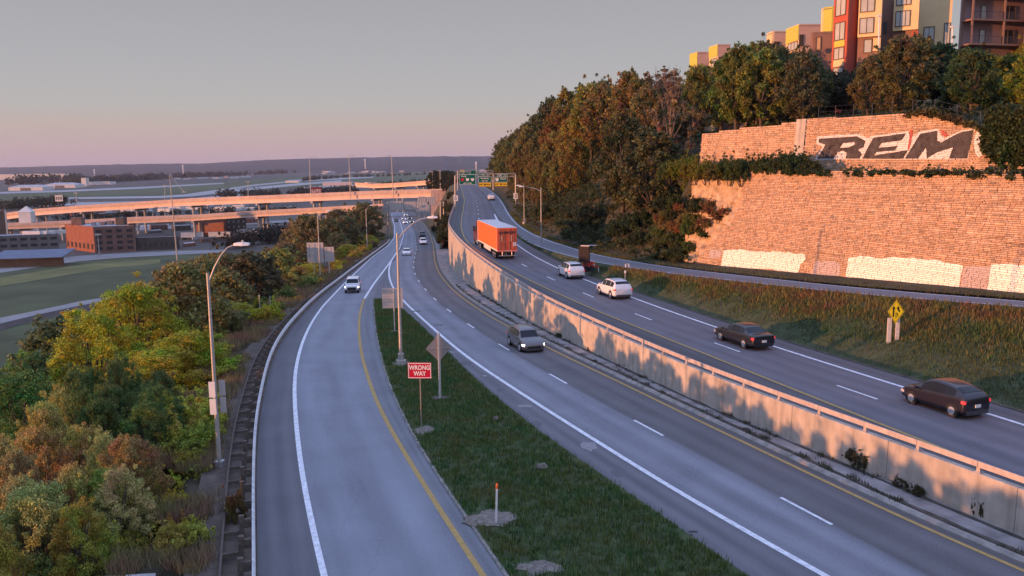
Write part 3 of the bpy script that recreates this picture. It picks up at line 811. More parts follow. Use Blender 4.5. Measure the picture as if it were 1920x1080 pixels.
def make_tree(seed, Ht, Rc, nblob, nleaf, leaf, kind):
    """a crown mesh and a wood mesh, base at the origin, unit height Ht"""
    g = np.random.default_rng(seed); C = []; Rb = []
    wood = MB()
    if kind == 'shrub':
        for i in range(nblob):
            a = g.random() * 6.283; r = Rc * .75 * math.sqrt(g.random()); z = Ht * (.15 + .62 * g.random() * (1 - .45 * (r / Rc) ** 2))
            C.append((r * math.cos(a), r * math.sin(a), z)); Rb.append(Ht * (.06 + .09 * g.random()))
            if i % 4 == 0:                              # upright shoots
                for q in range(1, 4): C.append((r * math.cos(a) * (1 + .06 * q), r * math.sin(a) * (1 + .06 * q), z + Ht * .085 * q)); Rb.append(Ht * (.055 - .011 * q))
        for i in range(7):
            c = C[i]; wood.tube([(c[0] * .1, c[1] * .1, -.3), (c[0] * .5, c[1] * .5, c[2] * .5), c], [.045, .03, .012], 5)
    elif kind == 'cedar':
        for i in range(nblob):
            z = (i + .5) / nblob; rr = Rc * (1 - z) ** .8 * (.85 + .3 * g.random()); a = g.random() * 6.283
            for q in range(3):
                C.append((rr * .6 * math.cos(a + q * 2.1), rr * .6 * math.sin(a + q * 2.1), Ht * (.06 + .9 * z))); Rb.append(max(.14, rr * .5))
        wood.tube([(0, 0, -.3), (0, 0, Ht * .5), (0, 0, Ht * .95)], [.12, .08, .02], 6)
    else:
        trunk = [Vector((0, 0, -.6))]; p = Vector((0, 0, 0)); lean = Vector((g.normal() * .05, g.normal() * .05, 0))
        for i in range(1, 6): trunk.append(Vector((lean.x * i * Ht * .16 + g.normal() * .12, lean.y * i * Ht * .16 + g.normal() * .12, Ht * .155 * i)))
        r0 = Ht * .017 + .05
        wood.tube(trunk, [r0 * 1.25, r0, r0 * .85, r0 * .68, r0 * .5, r0 * .3], 7)
        zlo = .17 if kind == 'tree' else .25
        for i in range(nblob):
            a = i * 2.399 + g.normal() * .4; z = zlo + (1 - zlo) * (i + .5) / nblob
            prof = math.sin(math.pi * min(1, (z - zlo + .12) / (1.08 - zlo + .06))) ** .65
            r = Rc * prof * (.30 + .66 * math.sqrt(g.random())) * (1 + .38 * noise.noise(Vector((math.cos(a) * 1.3, math.sin(a) * 1.3, z * 3.1 + seed))))
            c = Vector((r * math.cos(a), r * math.sin(a), Ht * z * (.94 + .06 * g.random())))
            C.append(tuple(c)); Rb.append(Rc * (.09 + .145 * g.random()) * (1 if kind == 'tree' else 1.1))
            if i % 3 == 0 or kind == 'bare':
                k = max(1, min(4, int(z * 5 * .62))); s = trunk[k]; mid = s.lerp(c, .5) + Vector((g.normal() * .2, g.normal() * .2, -.02 * Ht + g.normal() * .2))
                wood.tube([s, mid, c], [r0 * .42, r0 * .25, r0 * .07], 5)
                if kind == 'bare':
                    for q in range(4):
                        e = c + Vector((g.normal(), g.normal(), abs(g.normal()) + .3)) * Rc * .22
                        wood.tube([mid.lerp(c, .3 + .2 * q), e], [r0 * .13, .012], 4)
    C = np.array(C); Rb = np.array(Rb)
    V, Fq = leaves(C, Rb, nleaf, leaf, g, .8 if kind != 'cedar' else 1.0, .35 if kind != 'cedar' else .8)
    if kind in ('tree', 'shrub'):                       # loose outer sprays for an uneven outline
        k = nleaf // 7; C2 = C[g.choice(len(C), 60)] * np.array([1.13, 1.13, 1.06]) + g.normal(size=(60, 3)) * Rc * .10; R2 = np.full(60, Rc * .085)
        V2, F2 = leaves(C2, R2, k, leaf, g)
        Fq = np.concatenate([Fq, F2 + len(V)]); V = np.concatenate([V, V2])
    V[:, 2] = np.maximum(V[:, 2], .02)
    return npmesh('crown', V, Fq, LEAF), wood.mesh('trunk', BARKP if kind == 'bare' else BARK, True, 60), Ht, Rc
TREES = [make_tree(20 + i, 10, 3.6 + .4 * (i % 3), 92 + 8 * (i % 3), 19000, .235, 'tree') for i in range(6)]
BARES = [make_tree(40 + i, 10, 3.4, 26, 1700, .34, 'bare') for i in range(3)]
SHRUBS = [make_tree(60 + i, 2.4, 1.9 + .2 * (i % 2), 70, 20000, .088, 'shrub') for i in range(5)]
NEAR = [make_tree(90 + i, 7, 2.9, 120, 42000, .092, 'tree') for i in range(4)]
CEDARS = [make_tree(80 + i, 5, 1.45, 14, 6500, .2, 'cedar') for i in range(2)]
def place_tree(v, loc, ht, wid, col, name, label, cat, group):
    cm, wm, h0, r0 = v
    t = thing(name, label, cat, loc, random.uniform(0, 6.28), group)
    sz = ht / h0; sx = wid / r0
    c = link(bpy.data.objects.new('crown', cm), t); c.scale = (sx, sx, sz); c.color = (*col, 1)
    w = link(bpy.data.objects.new('trunk', wm), t); w.scale = (sx * .5 + sz * .5, sx * .5 + sz * .5, sz)
    return t
def ell(base, ht, wid, n=14, lo=.12):
    """pixels round a crown's outline"""
    c = Vector(base) + Vector((0, 0, ht * (.5 + lo / 2))); pts = []
    for k in range(n):
        a = 2 * math.pi * k / n
        pts.append(proj(c + Vector((math.cos(a) * wid * 1.02, 0, math.sin(a) * ht * (.5 - lo / 2)))))
    return pts
def pick_col(px, py, anchors):
    d = [(math.hypot(px - a[0], (py - a[1]) * 1.3) + random.uniform(0, 38), a) for a in anchors]
    return min(d, key=lambda q: q[0])[1]
def vary(c, s=.12):
    k = random.gauss(1, s); return tuple(max(.006, v * k * random.gauss(1, .05)) for v in c)

LM_L = [(at_z(413, 888, -.5), 'the tall lamp post'), (at_z(498, 612, lambda y: z_low(y) - .7), 'the twin marker posts'), (at_z(602, 522, z_low), 'the two-panel sign'), (at_z(689, 474, z_low), 'the far-bend lamp post'), (at_z(270, 1085, -1.2), 'the cabinet roof'), (Vector((RL.x(220) - 4, 220, 0)), 'the grey gantry foot')]
LM_R = [(at_z(1015, 466, z_up), 'the gore lamp post'), (at_z(983, 418, z_up), 'the gantry-side lamp post'), (at_y(967, 386, 214), 'the green sign gantry'), (W1.P(0, 2), 'the lower stone wall end'), (W2.P(W2.st(1400, 250)[0], 2), 'the plain upper wall end'), (W2b.P(W2b.st(1680, 260)[0], 2), 'the graffiti wall'), (at_y(1580, 130, 117), 'the red stair tower'), (at_y(1840, 80, 119), 'the balconies'), (at_y(1340, 110, 158), 'the lime-topped flats'), (at_y(1090, 270, 148), 'the high rock ledge')]
def plabel(kind, colour, ht, wid, pos, LM, hs, side):
    q = min(LM, key=lambda l: math.hypot(l[0].x - pos[0], l[0].y - pos[1])); d = math.hypot(q[0].x - pos[0], q[0].y - pos[1])
    size = 'low' if ht < hs[0] else 'mid-height' if ht < hs[1] else 'tall'; r = wid / ht
    shape = 'slender ' if r < hs[2] else 'spreading ' if r > hs[3] else ''
    if d < 7: rel = 'beside'
    elif abs(q[0].x - pos[0]) > abs(q[0].y - pos[1]): rel = ('downslope from' if side < 0 else 'upslope from') if (pos[0] - q[0].x) * side > 0 else 'roadward of'
    else: rel = 'farther on than' if pos[1] > q[0].y else 'before reaching'
    return '%s %s%s %s %s %s' % (size, shape, colour, kind, rel, q[1])
# --- left slope below the ramp
ANL = [(90, 600, (0.457, 0.432, 0.063), 'unseen yellow-green'), (60, 660, (0.146, 0.245, 0.063), 'green'), (150, 720, (0.102, 0.159, 0.061), 'dark green'), (30, 740, (0.113, 0.179, 0.061), 'dark green'),
       (250, 560, (0.274, 0.267, 0.085), 'olive brown'), (310, 620, (0.255, 0.239, 0.094), 'olive brown'), (400, 560, (0.216, 0.208, 0.085), 'olive brown'), (205, 640, (0.325, 0.347, 0.063), 'unseen yellow-green'),
       (350, 700, (0.364, 0.368, 0.063), 'unseen yellow-green'), (330, 780, (0.417, 0.435, 0.094), 'orange-yellow'), (250, 760, (0.113, 0.169, 0.061), 'dark green'), (235, 870, (0.385, 0.331, 0.149), 'rusty red'),
       (100, 900, (0.385, 0.360, 0.131), 'rusty red'), (40, 960, (0.353, 0.345, 0.149), 'rusty red'), (300, 930, (0.381, 0.368, 0.063), 'unseen yellow-green'), (200, 1000, (0.345, 0.325, 0.086), 'unseen yellow-green'),
       (60, 1050, (0.314, 0.298, 0.075), 'olive brown'), (380, 460, (0.229, 0.267, 0.076), 'green'), (430, 450, (0.270, 0.307, 0.076), 'green'), (460, 500, (0.117, 0.112, 0.055), 'olive brown'), (560, 450, (0.195, 0.186, 0.085), 'olive brown'), (540, 430, (0.305, 0.347, 0.076), 'unseen yellow-green'),
       (650, 420, (0.167, 0.160, 0.078), 'olive brown'), (700, 400, (0.138, 0.133, 0.066), 'olive brown'), (600, 490, (0.549, 0.421, 0.094), 'rusty orange'), (650, 470, (0.470, 0.405, 0.094), 'rusty orange'), (540, 500, (0.401, 0.339, 0.113), 'rusty red'),
       (480, 590, (0.420, 0.406, 0.076), 'unseen yellow-green'), (550, 550, (0.255, 0.290, 0.094), 'olive brown'), (300, 850, (0.364, 0.368, 0.076), 'unseen yellow-green'), (380, 850, (0.285, 0.305, 0.063), 'unseen yellow-green')]
SILL = [(-200, 660), (0, 618), (45, 600), (65, 562), (110, 550), (135, 566), (150, 566), (190, 548), (250, 517), (300, 494), (335, 482), (350, 468), (400, 445), (455, 441), (480, 452), (492, 480), (520, 435), (560, 398), (600, 379), (660, 364), (700, 371), (725, 385), (733, 402), (738, 440)]
sx_ = [p[0] for p in SILL]; sy_ = [p[1] for p in SILL]
def ok_left(pts, gy):
    for x, y in pts:
        if x > 738 or y < np.interp(x, sx_, sy_): return False
        yy = at_z(x, y, z_low)                           # the crown must stay off the guardrail and road in the picture
        if y > 442 and x > proj(RL.off(yy.y, -.9, .5))[0] - 2 and yy.y < 260: return False
        if y <= 442 and x > 733: return False
    return True
placed = []
LAMP = at_z(413, 888, -.5)
def free(x, y, r, k=.55):
    for a, b, q in placed:
        if (a - x) ** 2 + (b - y) ** 2 < (k * (q + r)) ** 2: return False
    return True
random.seed(21)
KEEPOUT_L = [(470, 560, 512, 608, 75), (375, 690, 445, 905, 38), (575, 455, 630, 525, 108), (325, 440, 340, 488, 400), (160, 1045, 360, 1090, 30)]   # poles and sign that stand clear: x0,y0,x1,y1, nearer than
cands = []
for i in range(5200):
    y = 10 + 260 * random.random() ** 1.35; d = 3.0 + 60 * random.random() ** 1.5; cands.append((y, d))
cands.sort(key=lambda q: 0)
nl = 0; ntall = 0
for i in range(700):                                    # dense taller thicket beside the near guardrail
    if nl > 46: break
    y = random.uniform(8, 52); d = random.uniform(5.0, 12); x = RL.x(y) - d; z = zleft(x, y); ht = random.uniform(1.7, 2.8) - z; wid = random.uniform(1.0, 1.7)
    if not free(x, y, wid, .52): continue
    pts = ell((x, y, z), ht, wid)
    if not ok_left(pts, y): continue
    if any(min(p[0] for p in pts) < k[2] and max(p[0] for p in pts) > k[0] and max(p[1] for p in pts) > k[1] and min(p[1] for p in pts) < k[3] and y < k[4] for k in KEEPOUT_L): continue
    c = proj((x, y, z + ht * .7))
    if c[0] < -200: continue
    placed.append((x, y, wid)); nl += 1; an = pick_col(c[0], c[1], ANL)
    place_tree(random.choice(NEAR), (x, y, z), ht, wid, vary(an[2]), 'shrub', plabel('thicket shrub', an[3], ht, wid, (x, y), LM_L, (4, 5.5, .42, .55), -1), 'shrub', 'thicket shrubs by the near guardrail')
for y, d in cands:
    if nl > 420: break
    x = RL.x(y) - d; z = zleft(x, y); tall = d > 9 + random.uniform(-2, 3) and (y > 50 or d > 30)
    if tall:
        ht = random.uniform(5.5, 10.5) * (1 if y < 110 else 1.55); wid = ht * random.uniform(.36, .48)
    else:
        ht = (random.uniform(1.2, 2.7) if d < 4.6 else random.uniform(2.6, 5.2)) if y < 65 else (random.uniform(1.2, 2.7) if d < 6 else random.uniform(2.0, 4.4)); wid = min(3.4, ht * random.uniform(.6, .9))
    if not free(x, y, wid, .62 if tall else .46): continue
    if tall and ntall > 128 or not tall and nl - ntall > 112: continue
    done = False
    for _ in range(7):
        pts = ell((x, y, z), ht, wid)
        if ok_left(pts, y): done = True; break
        ht *= .85; wid *= .85
    if not done or ht < .9 or (tall and ht < 3): continue
    c = proj((x, y, z + ht * .6))
    if not (-160 < c[0] < 760 and 340 < c[1] < 1230): continue
    if any(c[0] + wid * F / y > k[0] and c[0] - wid * F / y < k[2] and max(p[1] for p in pts) > k[1] and min(p[1] for p in pts) < k[3] and y < k[4] for k in KEEPOUT_L): continue
    placed.append((x, y, wid)); nl += 1; ntall += tall
    an = pick_col(c[0], c[1], [a for a in ANL if not tall or ('rusty' not in a[3] and a[3] != 'orange-yellow')]); col = vary(an[2])
    if tall and an[3] == 'dark green' and y < 80 and random.random() < .45:
        place_tree(random.choice(CEDARS), (x, y, z), ht * .8, wid * .6, (.045, .075, .03), 'cedar_tree', 'dark green conical cedar among the bushes on the slope below the ramp', 'tree', 'cedars on the slope below the ramp')
    elif tall:
        far = y > 105
        place_tree(random.choice(NEAR if y < 75 else TREES), (x, y, z), ht, wid, col, 'broadleaf_tree', plabel('tree', an[3], ht, wid, (x, y), LM_L, (6, 9, .39, .45), -1), 'tree', 'trees on the slope below the ramp')
    else:
        place_tree(random.choice(SHRUBS if ht < 3.1 else NEAR), (x, y, z), ht, wid, col, 'shrub', plabel('shrub', an[3], ht, wid, (x, y), LM_L, (1.6, 2.3, .76, .9), -1), 'shrub', 'shrubs along the ramp guardrail')
random.seed(61)
for i in range(30):                                     # more of this growth out of view, added to shade the retaining wall
    y = -26 + 1.6 * i; d = random.uniform(5, 12); x = RL.x(y) - d; z = zleft(x, y); ht = random.uniform(1.6, 3.0) - z
    q = proj((x + ht * .45, y, z + ht)) if y > 4 else (-999, 0)
    if y > 20 or q[0] > -10: continue
    place_tree(random.choice(NEAR), (x, y, z), ht, ht * .5, (.2, .18, .05), 'broadleaf_tree', plabel('tree', 'unseen yellow-green', ht, ht * .5, (x, y), LM_L, (6, 9, .39, .45), -1), 'tree', 'trees on the slope below the ramp')
# --- right bluff
ANR = [(950, 270, (0.149, 0.163, 0.058), 'olive green'), (1000, 300, (0.212, 0.178, 0.065), 'rusty brown'), (930, 300, (0.112, 0.136, 0.046), 'olive green'), (1080, 165, (0.075, 0.102, 0.046), 'dark green'), (1010, 215, (0.087, 0.102, 0.046), 'dark green'),
       (1100, 250, (0.249, 0.205, 0.065), 'rusty brown'), (1060, 330, (0.187, 0.163, 0.058), 'rusty brown'), (1180, 220, (0.212, 0.178, 0.071), 'rusty brown'), (1150, 330, (0.124, 0.122, 0.051), 'olive green'), (1250, 180, (0.199, 0.176, 0.090), 'bare brown'),
       (1290, 240, (0.187, 0.167, 0.090), 'bare brown'), (1210, 150, (0.162, 0.146, 0.065), 'rusty brown'), (1190, 370, (0.099, 0.102, 0.046), 'olive green'), (1100, 400, (0.063, 0.074, 0.039), 'dark green'), (1200, 440, (0.044, 0.069, 0.033), 'dark green'), (1270, 390, (0.087, 0.136, 0.039), 'green'), (1290, 310, (0.149, 0.176, 0.039), 'olive green'),
       (1340, 370, (0.299, 0.236, 0.065), 'rusty brown'), (1360, 400, (0.112, 0.117, 0.039), 'olive green'), (1380, 180, (0.149, 0.163, 0.046), 'olive green'), (1400, 100, (0.112, 0.109, 0.051), 'olive green'), (1450, 180, (0.087, 0.088, 0.046), 'dark green'),
       (1500, 120, (0.112, 0.117, 0.051), 'olive green'), (1560, 180, (0.093, 0.088, 0.051), 'dark green'), (1680, 130, (0.149, 0.141, 0.058), 'rusty brown'), (1640, 190, (0.124, 0.109, 0.051), 'olive green'), (1780, 150, (0.068, 0.102, 0.039), 'dark green'), (1880, 130, (0.212, 0.217, 0.046), 'unseen yellow-green'), (1860, 200, (0.056, 0.096, 0.036), 'dark green'), (1870, 270, (0.050, 0.088, 0.033), 'dark green')]
SILR = [(905, 345), (912, 275), (925, 255), (960, 236), (995, 226), (1003, 182), (1030, 172), (1060, 156), (1100, 140), (1140, 152), (1165, 140), (1200, 130), (1240, 125), (1290, 107), (1330, 112), (1345, 85), (1380, 76), (1430, 70), (1470, 80), (1520, 90), (1545, 118), (1560, 134), (1600, 134), (1625, 105), (1650, 88), (1700, 58), (1735, 52), (1765, 75), (1800, 85), (1850, 92), (1900, 86), (2000, 80)]
rx_ = [p[0] for p in SILR]; ry_ = [p[1] for p in SILR]
KEEP_R = [[(1300, 492), (1345, 448), (1388, 392), (1392, 304), (1935, 304), (1935, 560)],
          [(1322, 275), (1322, 252), (1500, 228), (1700, 213), (1760, 214), (1838, 245), (1838, 298), (1530, 300), (1500, 268)],
          [(0, 1080), (0, 0), (900, 200), (908, 330), (955, 352), (965, 400), (990, 430), (1070, 462), (1280, 504), (1920, 565), (1920, 1080)],
          [(1280, 330), (1300, 322), (1318, 335), (1316, 352), (1290, 352)]]
def ok_right(pts):
    for x, y in pts:
        if x < 1920 and y < np.interp(x, rx_, ry_): return False
        for k in KEEP_R:
            if inpoly(x, y, k): return False
    return True
random.seed(8)
nr = 0; nbig = 0; placed = []
for i in range(5200):
    if nr > 230: break
    y = 50 + 230 * random.random(); d = 3.5 + 62 * random.random() ** 1.35
    x = EF.x(y) + d; z = zright(x, y)
    wd, ws = wall_d(x, y)
    if ws > -1 and (wd < 2.4 or 4.6 < wd < 7.6): continue
    q = proj((x, y, z))
    if not (880 < q[0] < 2050): continue
    onter = ws > -1 and wd <= 4.6
    small = onter or d < 6.5 or random.random() < .16
    if small: ht = random.uniform(1.2, 2.6) if onter else random.uniform(1.8, 4.6); wid = ht * random.uniform(.6, .85)
    else: ht = random.uniform(8, 15.5); wid = ht * random.uniform(.27, .38)
    if not free(x, y, wid, .52 if small else .6): continue
    if not small and nbig > 126 or small and nr - nbig > 46: continue
    done = False
    for _ in range(8):
        pts = ell((x, y, z), ht, wid)
        if ok_right(pts): done = True; break
        ht *= .86; wid *= .88
    if not done or ht < 1.0 or (not small and ht < 4): continue
    placed.append((x, y, wid)); nr += 1; nbig += not small
    c = proj((x, y, z + ht * .62)); an = pick_col(c[0], c[1], ANR); col = vary(an[2])
    where = 'on the terrace between the two stone walls' if onter else ('behind the upper stone wall below the flats' if ws > -1 else ('on the wooded bluff beside the exit road'))
    if small:
        place_tree(random.choice(SHRUBS), (x, y, z), ht, wid, col, 'shrub', plabel('shrub', an[3].replace('bare brown', 'thin brown'), ht, wid, (x, y), LM_R, (1.8, 3, .66, .78), 1), 'shrub', 'shrubs on the bluff')
    elif an[3] == 'bare brown' or random.random() < .05:
        place_tree(random.choice(BARES), (x, y, z), ht, wid, (.19, .14, .085), 'bare_tree', plabel('tree', 'half-bare pale-stemmed', ht, wid, (x, y), LM_R, (8, 11, .29, .35), 1), 'tree', 'half bare trees on the bluff')
    else:
        place_tree(random.choice(TREES), (x, y, z), ht, wid, col, 'broadleaf_tree', plabel('broadleaf tree', an[3], ht, wid, (x, y), LM_R, (8, 11, .29, .35), 1), 'tree', 'broadleaf trees on the bluff')
random.seed(44); nfar = 0
for i in range(900):                                    # the wood runs on along the far end of the bluff
    if nfar > 26: break
    y = random.uniform(225, 345); d = random.uniform(3, 18); x = EF.x(y) + d; z = zright(x, y); ht = random.uniform(9, 15); wid = ht * random.uniform(.28, .36); q = proj((x, y, z))
    if not (895 < q[0] < 1000) or not free(x, y, wid, .5): continue
    ok = False
    for _ in range(6):
        if ok_right(ell((x, y, z), ht, wid)): ok = True; break
        ht *= .88; wid *= .88
    if not ok or ht < 4: continue
    placed.append((x, y, wid)); nfar += 1; c = proj((x, y, z + ht * .6)); an = pick_col(c[0], c[1], ANR)
    place_tree(random.choice(TREES), (x, y, z), ht, wid, vary(an[2]), 'broadleaf_tree', plabel('broadleaf tree', an[3].replace('bare brown', 'thin brown'), ht, wid, (x, y), LM_R, (8, 11, .29, .35), 1), 'tree', 'broadleaf trees on the bluff')
random.seed(12)
for px in list(range(1306, 1560, 19)) + list(range(1604, 1925, 18)):
    Y = random.uniform(96, 112); ty = float(np.interp(px, rx_, ry_)) + random.uniform(4, 26); p = at_y(px, 200, Y); z = zright(p.x, Y); ht = at_y(px, ty, Y).z - z; wid = random.uniform(2.0, 3.0); ok = False
    for _ in range(6):
        if ok_right(ell((p.x, Y, z), ht, wid)): ok = True; break
        ht *= .93; wid *= .9
    if not ok or ht < 3: continue
    c = proj((p.x, Y, z + ht * .62)); an = pick_col(c[0], c[1], ANR); c3 = an[3].replace('bare brown', 'thin brown')
    place_tree(random.choice(TREES), (p.x, Y, z), ht, wid, vary(an[2]), 'broadleaf_tree', plabel('broadleaf tree', c3, ht, wid, (p.x, Y), LM_R, (8, 11, .29, .35), 1), 'tree', 'broadleaf trees on the bluff')

def hit(px, py, zf, t0=20, t1=320):
    d = ray(px, py); k = d.y; y = t0
    while y < t1:
        p = Vector((0, 0, H)) + d * (y / k)
        if p.z < zf(p.x, p.y): return p
        y += .4
    return None
random.seed(99); LEFTP = []; FILL = []
for i in range(900):
    px = random.uniform(-40, 735); py = random.uniform(400, 1085); p = hit(px, py, zleft, 18, 280)
    if p is None: continue
    d = RL.x(p.y) - p.x
    if d < 2.6 or d > 60: continue
    ht = random.uniform(.9, 2.0) if d < 6 else random.uniform(1.6, 3.4); wid = ht * random.uniform(.65, .95); z = zleft(p.x, p.y)
    if any((a - p.x) ** 2 + (b - p.y) ** 2 < (.55 * (q + wid)) ** 2 for a, b, q in LEFTP): continue
    ok = False
    for _ in range(4):
        pts = ell((p.x, p.y, z), ht, wid)
        if ok_left(pts, p.y): ok = True; break
        ht *= .8; wid *= .8
    if not ok or ht < .7: continue
    if any(min(q[0] for q in pts) < k[2] and max(q[0] for q in pts) > k[0] and max(q[1] for q in pts) > k[1] and min(q[1] for q in pts) < k[3] and p.y < k[4] for k in KEEPOUT_L): continue
    LEFTP.append((p.x, p.y, wid)); an = pick_col(px, py, ANL)
    FILL.append((ht * wid / p.y ** 2, (p.x, p.y, z - .05), ht, wid, vary(an[2]), plabel('shrub', an[3], ht, wid, p, LM_L, (1.6, 2.3, .76, .9), -1), 'shrubs along the ramp guardrail', -1))
RIGHTP = []
for i in range(1100):
    px = random.uniform(930, 1400); py = random.uniform(330, 498); p = hit(px, py, zright, 60, 280)
    if p is None or p.x - EF.x(p.y) < 1.6: continue
    wd, ws = wall_d(p.x, p.y)
    if ws > -.3 and wd < 2.5: continue
    ht = random.uniform(1.3, 3.2); wid = ht * random.uniform(.65, .9); z = zright(p.x, p.y)
    if any((a - p.x) ** 2 + (b - p.y) ** 2 < (.5 * (q + wid)) ** 2 for a, b, q in RIGHTP): continue
    ok = False
    for _ in range(4):
        if ok_right(ell((p.x, p.y, z), ht, wid)): ok = True; break
        ht *= .8; wid *= .8
    if not ok or ht < .7: continue
    RIGHTP.append((p.x, p.y, wid)); an = pick_col(px, py, ANR); c3 = an[3].replace('bare brown', 'thin brown')
    FILL.append((ht * wid / p.y ** 2, (p.x, p.y, z - .05), ht, wid, vary(an[2]), plabel('shrub', c3, ht, wid, p, LM_R, (1.8, 2.6, .72, .84), 1), 'shrubs on the bluff', 1))
nsh = sum(1 for o in COL.objects if o.name.split('.')[0] == 'shrub'); FILL.sort(key=lambda f: -f[0]); room = max(0, 232 - nsh)
for f in FILL[:room]: place_tree(random.choice(SHRUBS), f[1], f[2], f[3], f[4], 'shrub', f[5], 'shrub', f[6])
gf = np.random.default_rng(17)
BRUSH = [(-1, 1, 'yellow-green low brush filling the gaps on the slope below the ramp', (.21, .20, .045)), (-1, 0, 'brown low brush filling the gaps on the slope below the ramp', (.20, .15, .06)), (1, 1, 'dark green low brush between the trees of the bluff', (.07, .085, .035)), (1, 0, 'rusty low brush between the trees of the bluff', (.17, .125, .06))]
for side, gr_, lab, col in BRUSH:
    C = []; Rb = []
    for f in FILL[room:]:
        if f[7] != side or (f[4][1] >= f[4][0] * .85) != bool(gr_): continue
        for k in range(12):
            a = gf.random() * 6.283; r = f[3] * .75 * math.sqrt(gf.random()); C.append((f[1][0] + r * math.cos(a), f[1][1] + r * math.sin(a), f[1][2] + f[2] * (.15 + .6 * gf.random()))); Rb.append(f[2] * (.13 + .12 * gf.random()))
    if len(C) < 24: continue
    V, Fq = leaves(np.array(C), np.array(Rb), len(C) * 70, .16, gf); o = link(bpy.data.objects.new('low_brush', npmesh('low_brush', V, Fq, LEAF))); o.color = (*col, 1); tag(o, lab, 'brush', kind='stuff')
for i, (px, ht, wid, c) in enumerate(((1262, 2.6, 1.7, (.10, .12, .035)), (1284, 3.0, 1.9, (.15, .17, .035)), (1306, 2.9, 1.8, (.18, .18, .04)), (1330, 2.7, 1.8, (.17, .15, .04)), (1352, 2.5, 1.7, (.13, .12, .04)), (1374, 2.9, 1.7, (.07, .10, .03)), (1396, 3.0, 1.8, (.065, .095, .03)), (1418, 2.2, 1.5, (.06, .085, .03)), (1440, 2.6, 1.7, (.06, .085, .03)), (1466, 2.7, 1.8, (.055, .08, .03)), (1490, 2.6, 1.6, (.05, .075, .03)), (1512, 2.0, 1.3, (.05, .075, .03)))):
    s_ = W1.st(px, 305)[0]; p = W1.P(s_, tt1 - (1.25 if px < 1400 else .55), .1 if px < 1400 else -.6)
    place_tree(SHRUBS[i % 5], p, ht, wid, c, 'shrub', plabel('shrub', 'green-gold' if c[0] > .09 else 'deep green', ht, wid, p, LM_R, (2.1, 2.4, .7, .8), 1) + ' on the terrace', 'shrub', 'shrubs on the wall terrace')
# rough limestone face continuing the lower wall under the shrubs
ROCK = mat('rock', (.50, .37, .26), .95, 0, .3, 1.5, .7, 6)
def rock_face(pxa, pxb, y0, y1, lab, seed, W=W1, back=.3, nx=46, nz=26):
    sa_, ta = W.st(pxa, y1); sb_, tb = W.st(pxb, y1); t1_ = W.st(pxb, y0)[1]; V = []
    for j in range(nz):
        for i in range(nx):
            u = i / (nx - 1); v = j / (nz - 1); s_ = sa_ + (sb_ - sa_) * u; t_ = ta + (t1_ - ta) * v
            led = .5 * noise.noise(Vector((math.floor(v * 9 + .6 * noise.noise(Vector((s_ * .6, v * 3, seed))))* 2.7, s_ * .8, seed))) + .22 * noise.noise(Vector((s_ * 2.6, t_ * 3.1, seed + 5)))
            e = min(u, 1 - u, (1 - v) * .8 + .02); V.append(W.P(s_, t_, -back + led - .9 * max(0, .1 - e) * 8))
    Fc = [(j * nx + i, j * nx + i + 1, (j + 1) * nx + i + 1, (j + 1) * nx + i) for j in range(nz - 1) for i in range(nx - 1)]
    n0 = len(V); V += [v - W.fn * 2.2 for v in V]; Fc += [tuple(q + n0 for q in f)[::-1] for f in Fc]
    for i in range(nx - 1): a = (nz - 1) * nx + i; Fc.append((a, a + 1, a + 1 + n0, a + n0))
    me = bpy.data.meshes.new('rock_outcrop'); me.from_pydata(V, [], Fc); me.materials.append(ROCK)
    return tag(link(bpy.data.objects.new('rock_outcrop', me)), lab, 'rock')
rock_face(1266, 1394, 314, 492, 'orange sunlit limestone outcrop under the terrace shrubs at the wall end', 2.0, nx=60, nz=56)
random.seed(14); nb2 = 0
bxf = lambda y: np.interp(y, [345, 385, 415, 445, 470, 497], [1390, 1386, 1374, 1347, 1318, 1296])
for i in range(160):
    py = random.uniform(392, 496); px = random.uniform(1232, bxf(py) - (8 if py < 405 else 26))
    if px > 1275 and py < 400 and random.random() < .5: continue
    s_, t_ = W1.st(px, py); p = W1.P(s_, t_, random.uniform(-.25, .15)); ht = random.uniform(1.0, 1.9); wid = ht * random.uniform(.6, .85)
    if any((p - q).length < .5 * (wid + r) for q, r in LEDGE) if i else False: continue
    if i == 0: LEDGE = []
    LEDGE.append((p, wid)); nb2 += 1
    an = ((.27, .185, .08), 'rust-orange') if py < 440 and random.random() < .55 else random.choice([((.12, .14, .045), 'olive'), ((.075, .10, .038), 'deep green'), ((.06, .08, .035), 'deep green')])
    place_tree(SHRUBS[i % 5], p, ht, wid, vary(an[0]), 'ledge_bush', '%s %s bush growing from the rock outcrop %s' % ('small' if ht < 1.3 else 'large' if ht > 1.6 else 'middling', an[1], 'near its foot' if py > 455 else 'halfway up' if py > 420 else 'just below the bare stone'), 'bush', 'bushes growing from the rock outcrop')
    if nb2 > 44: break

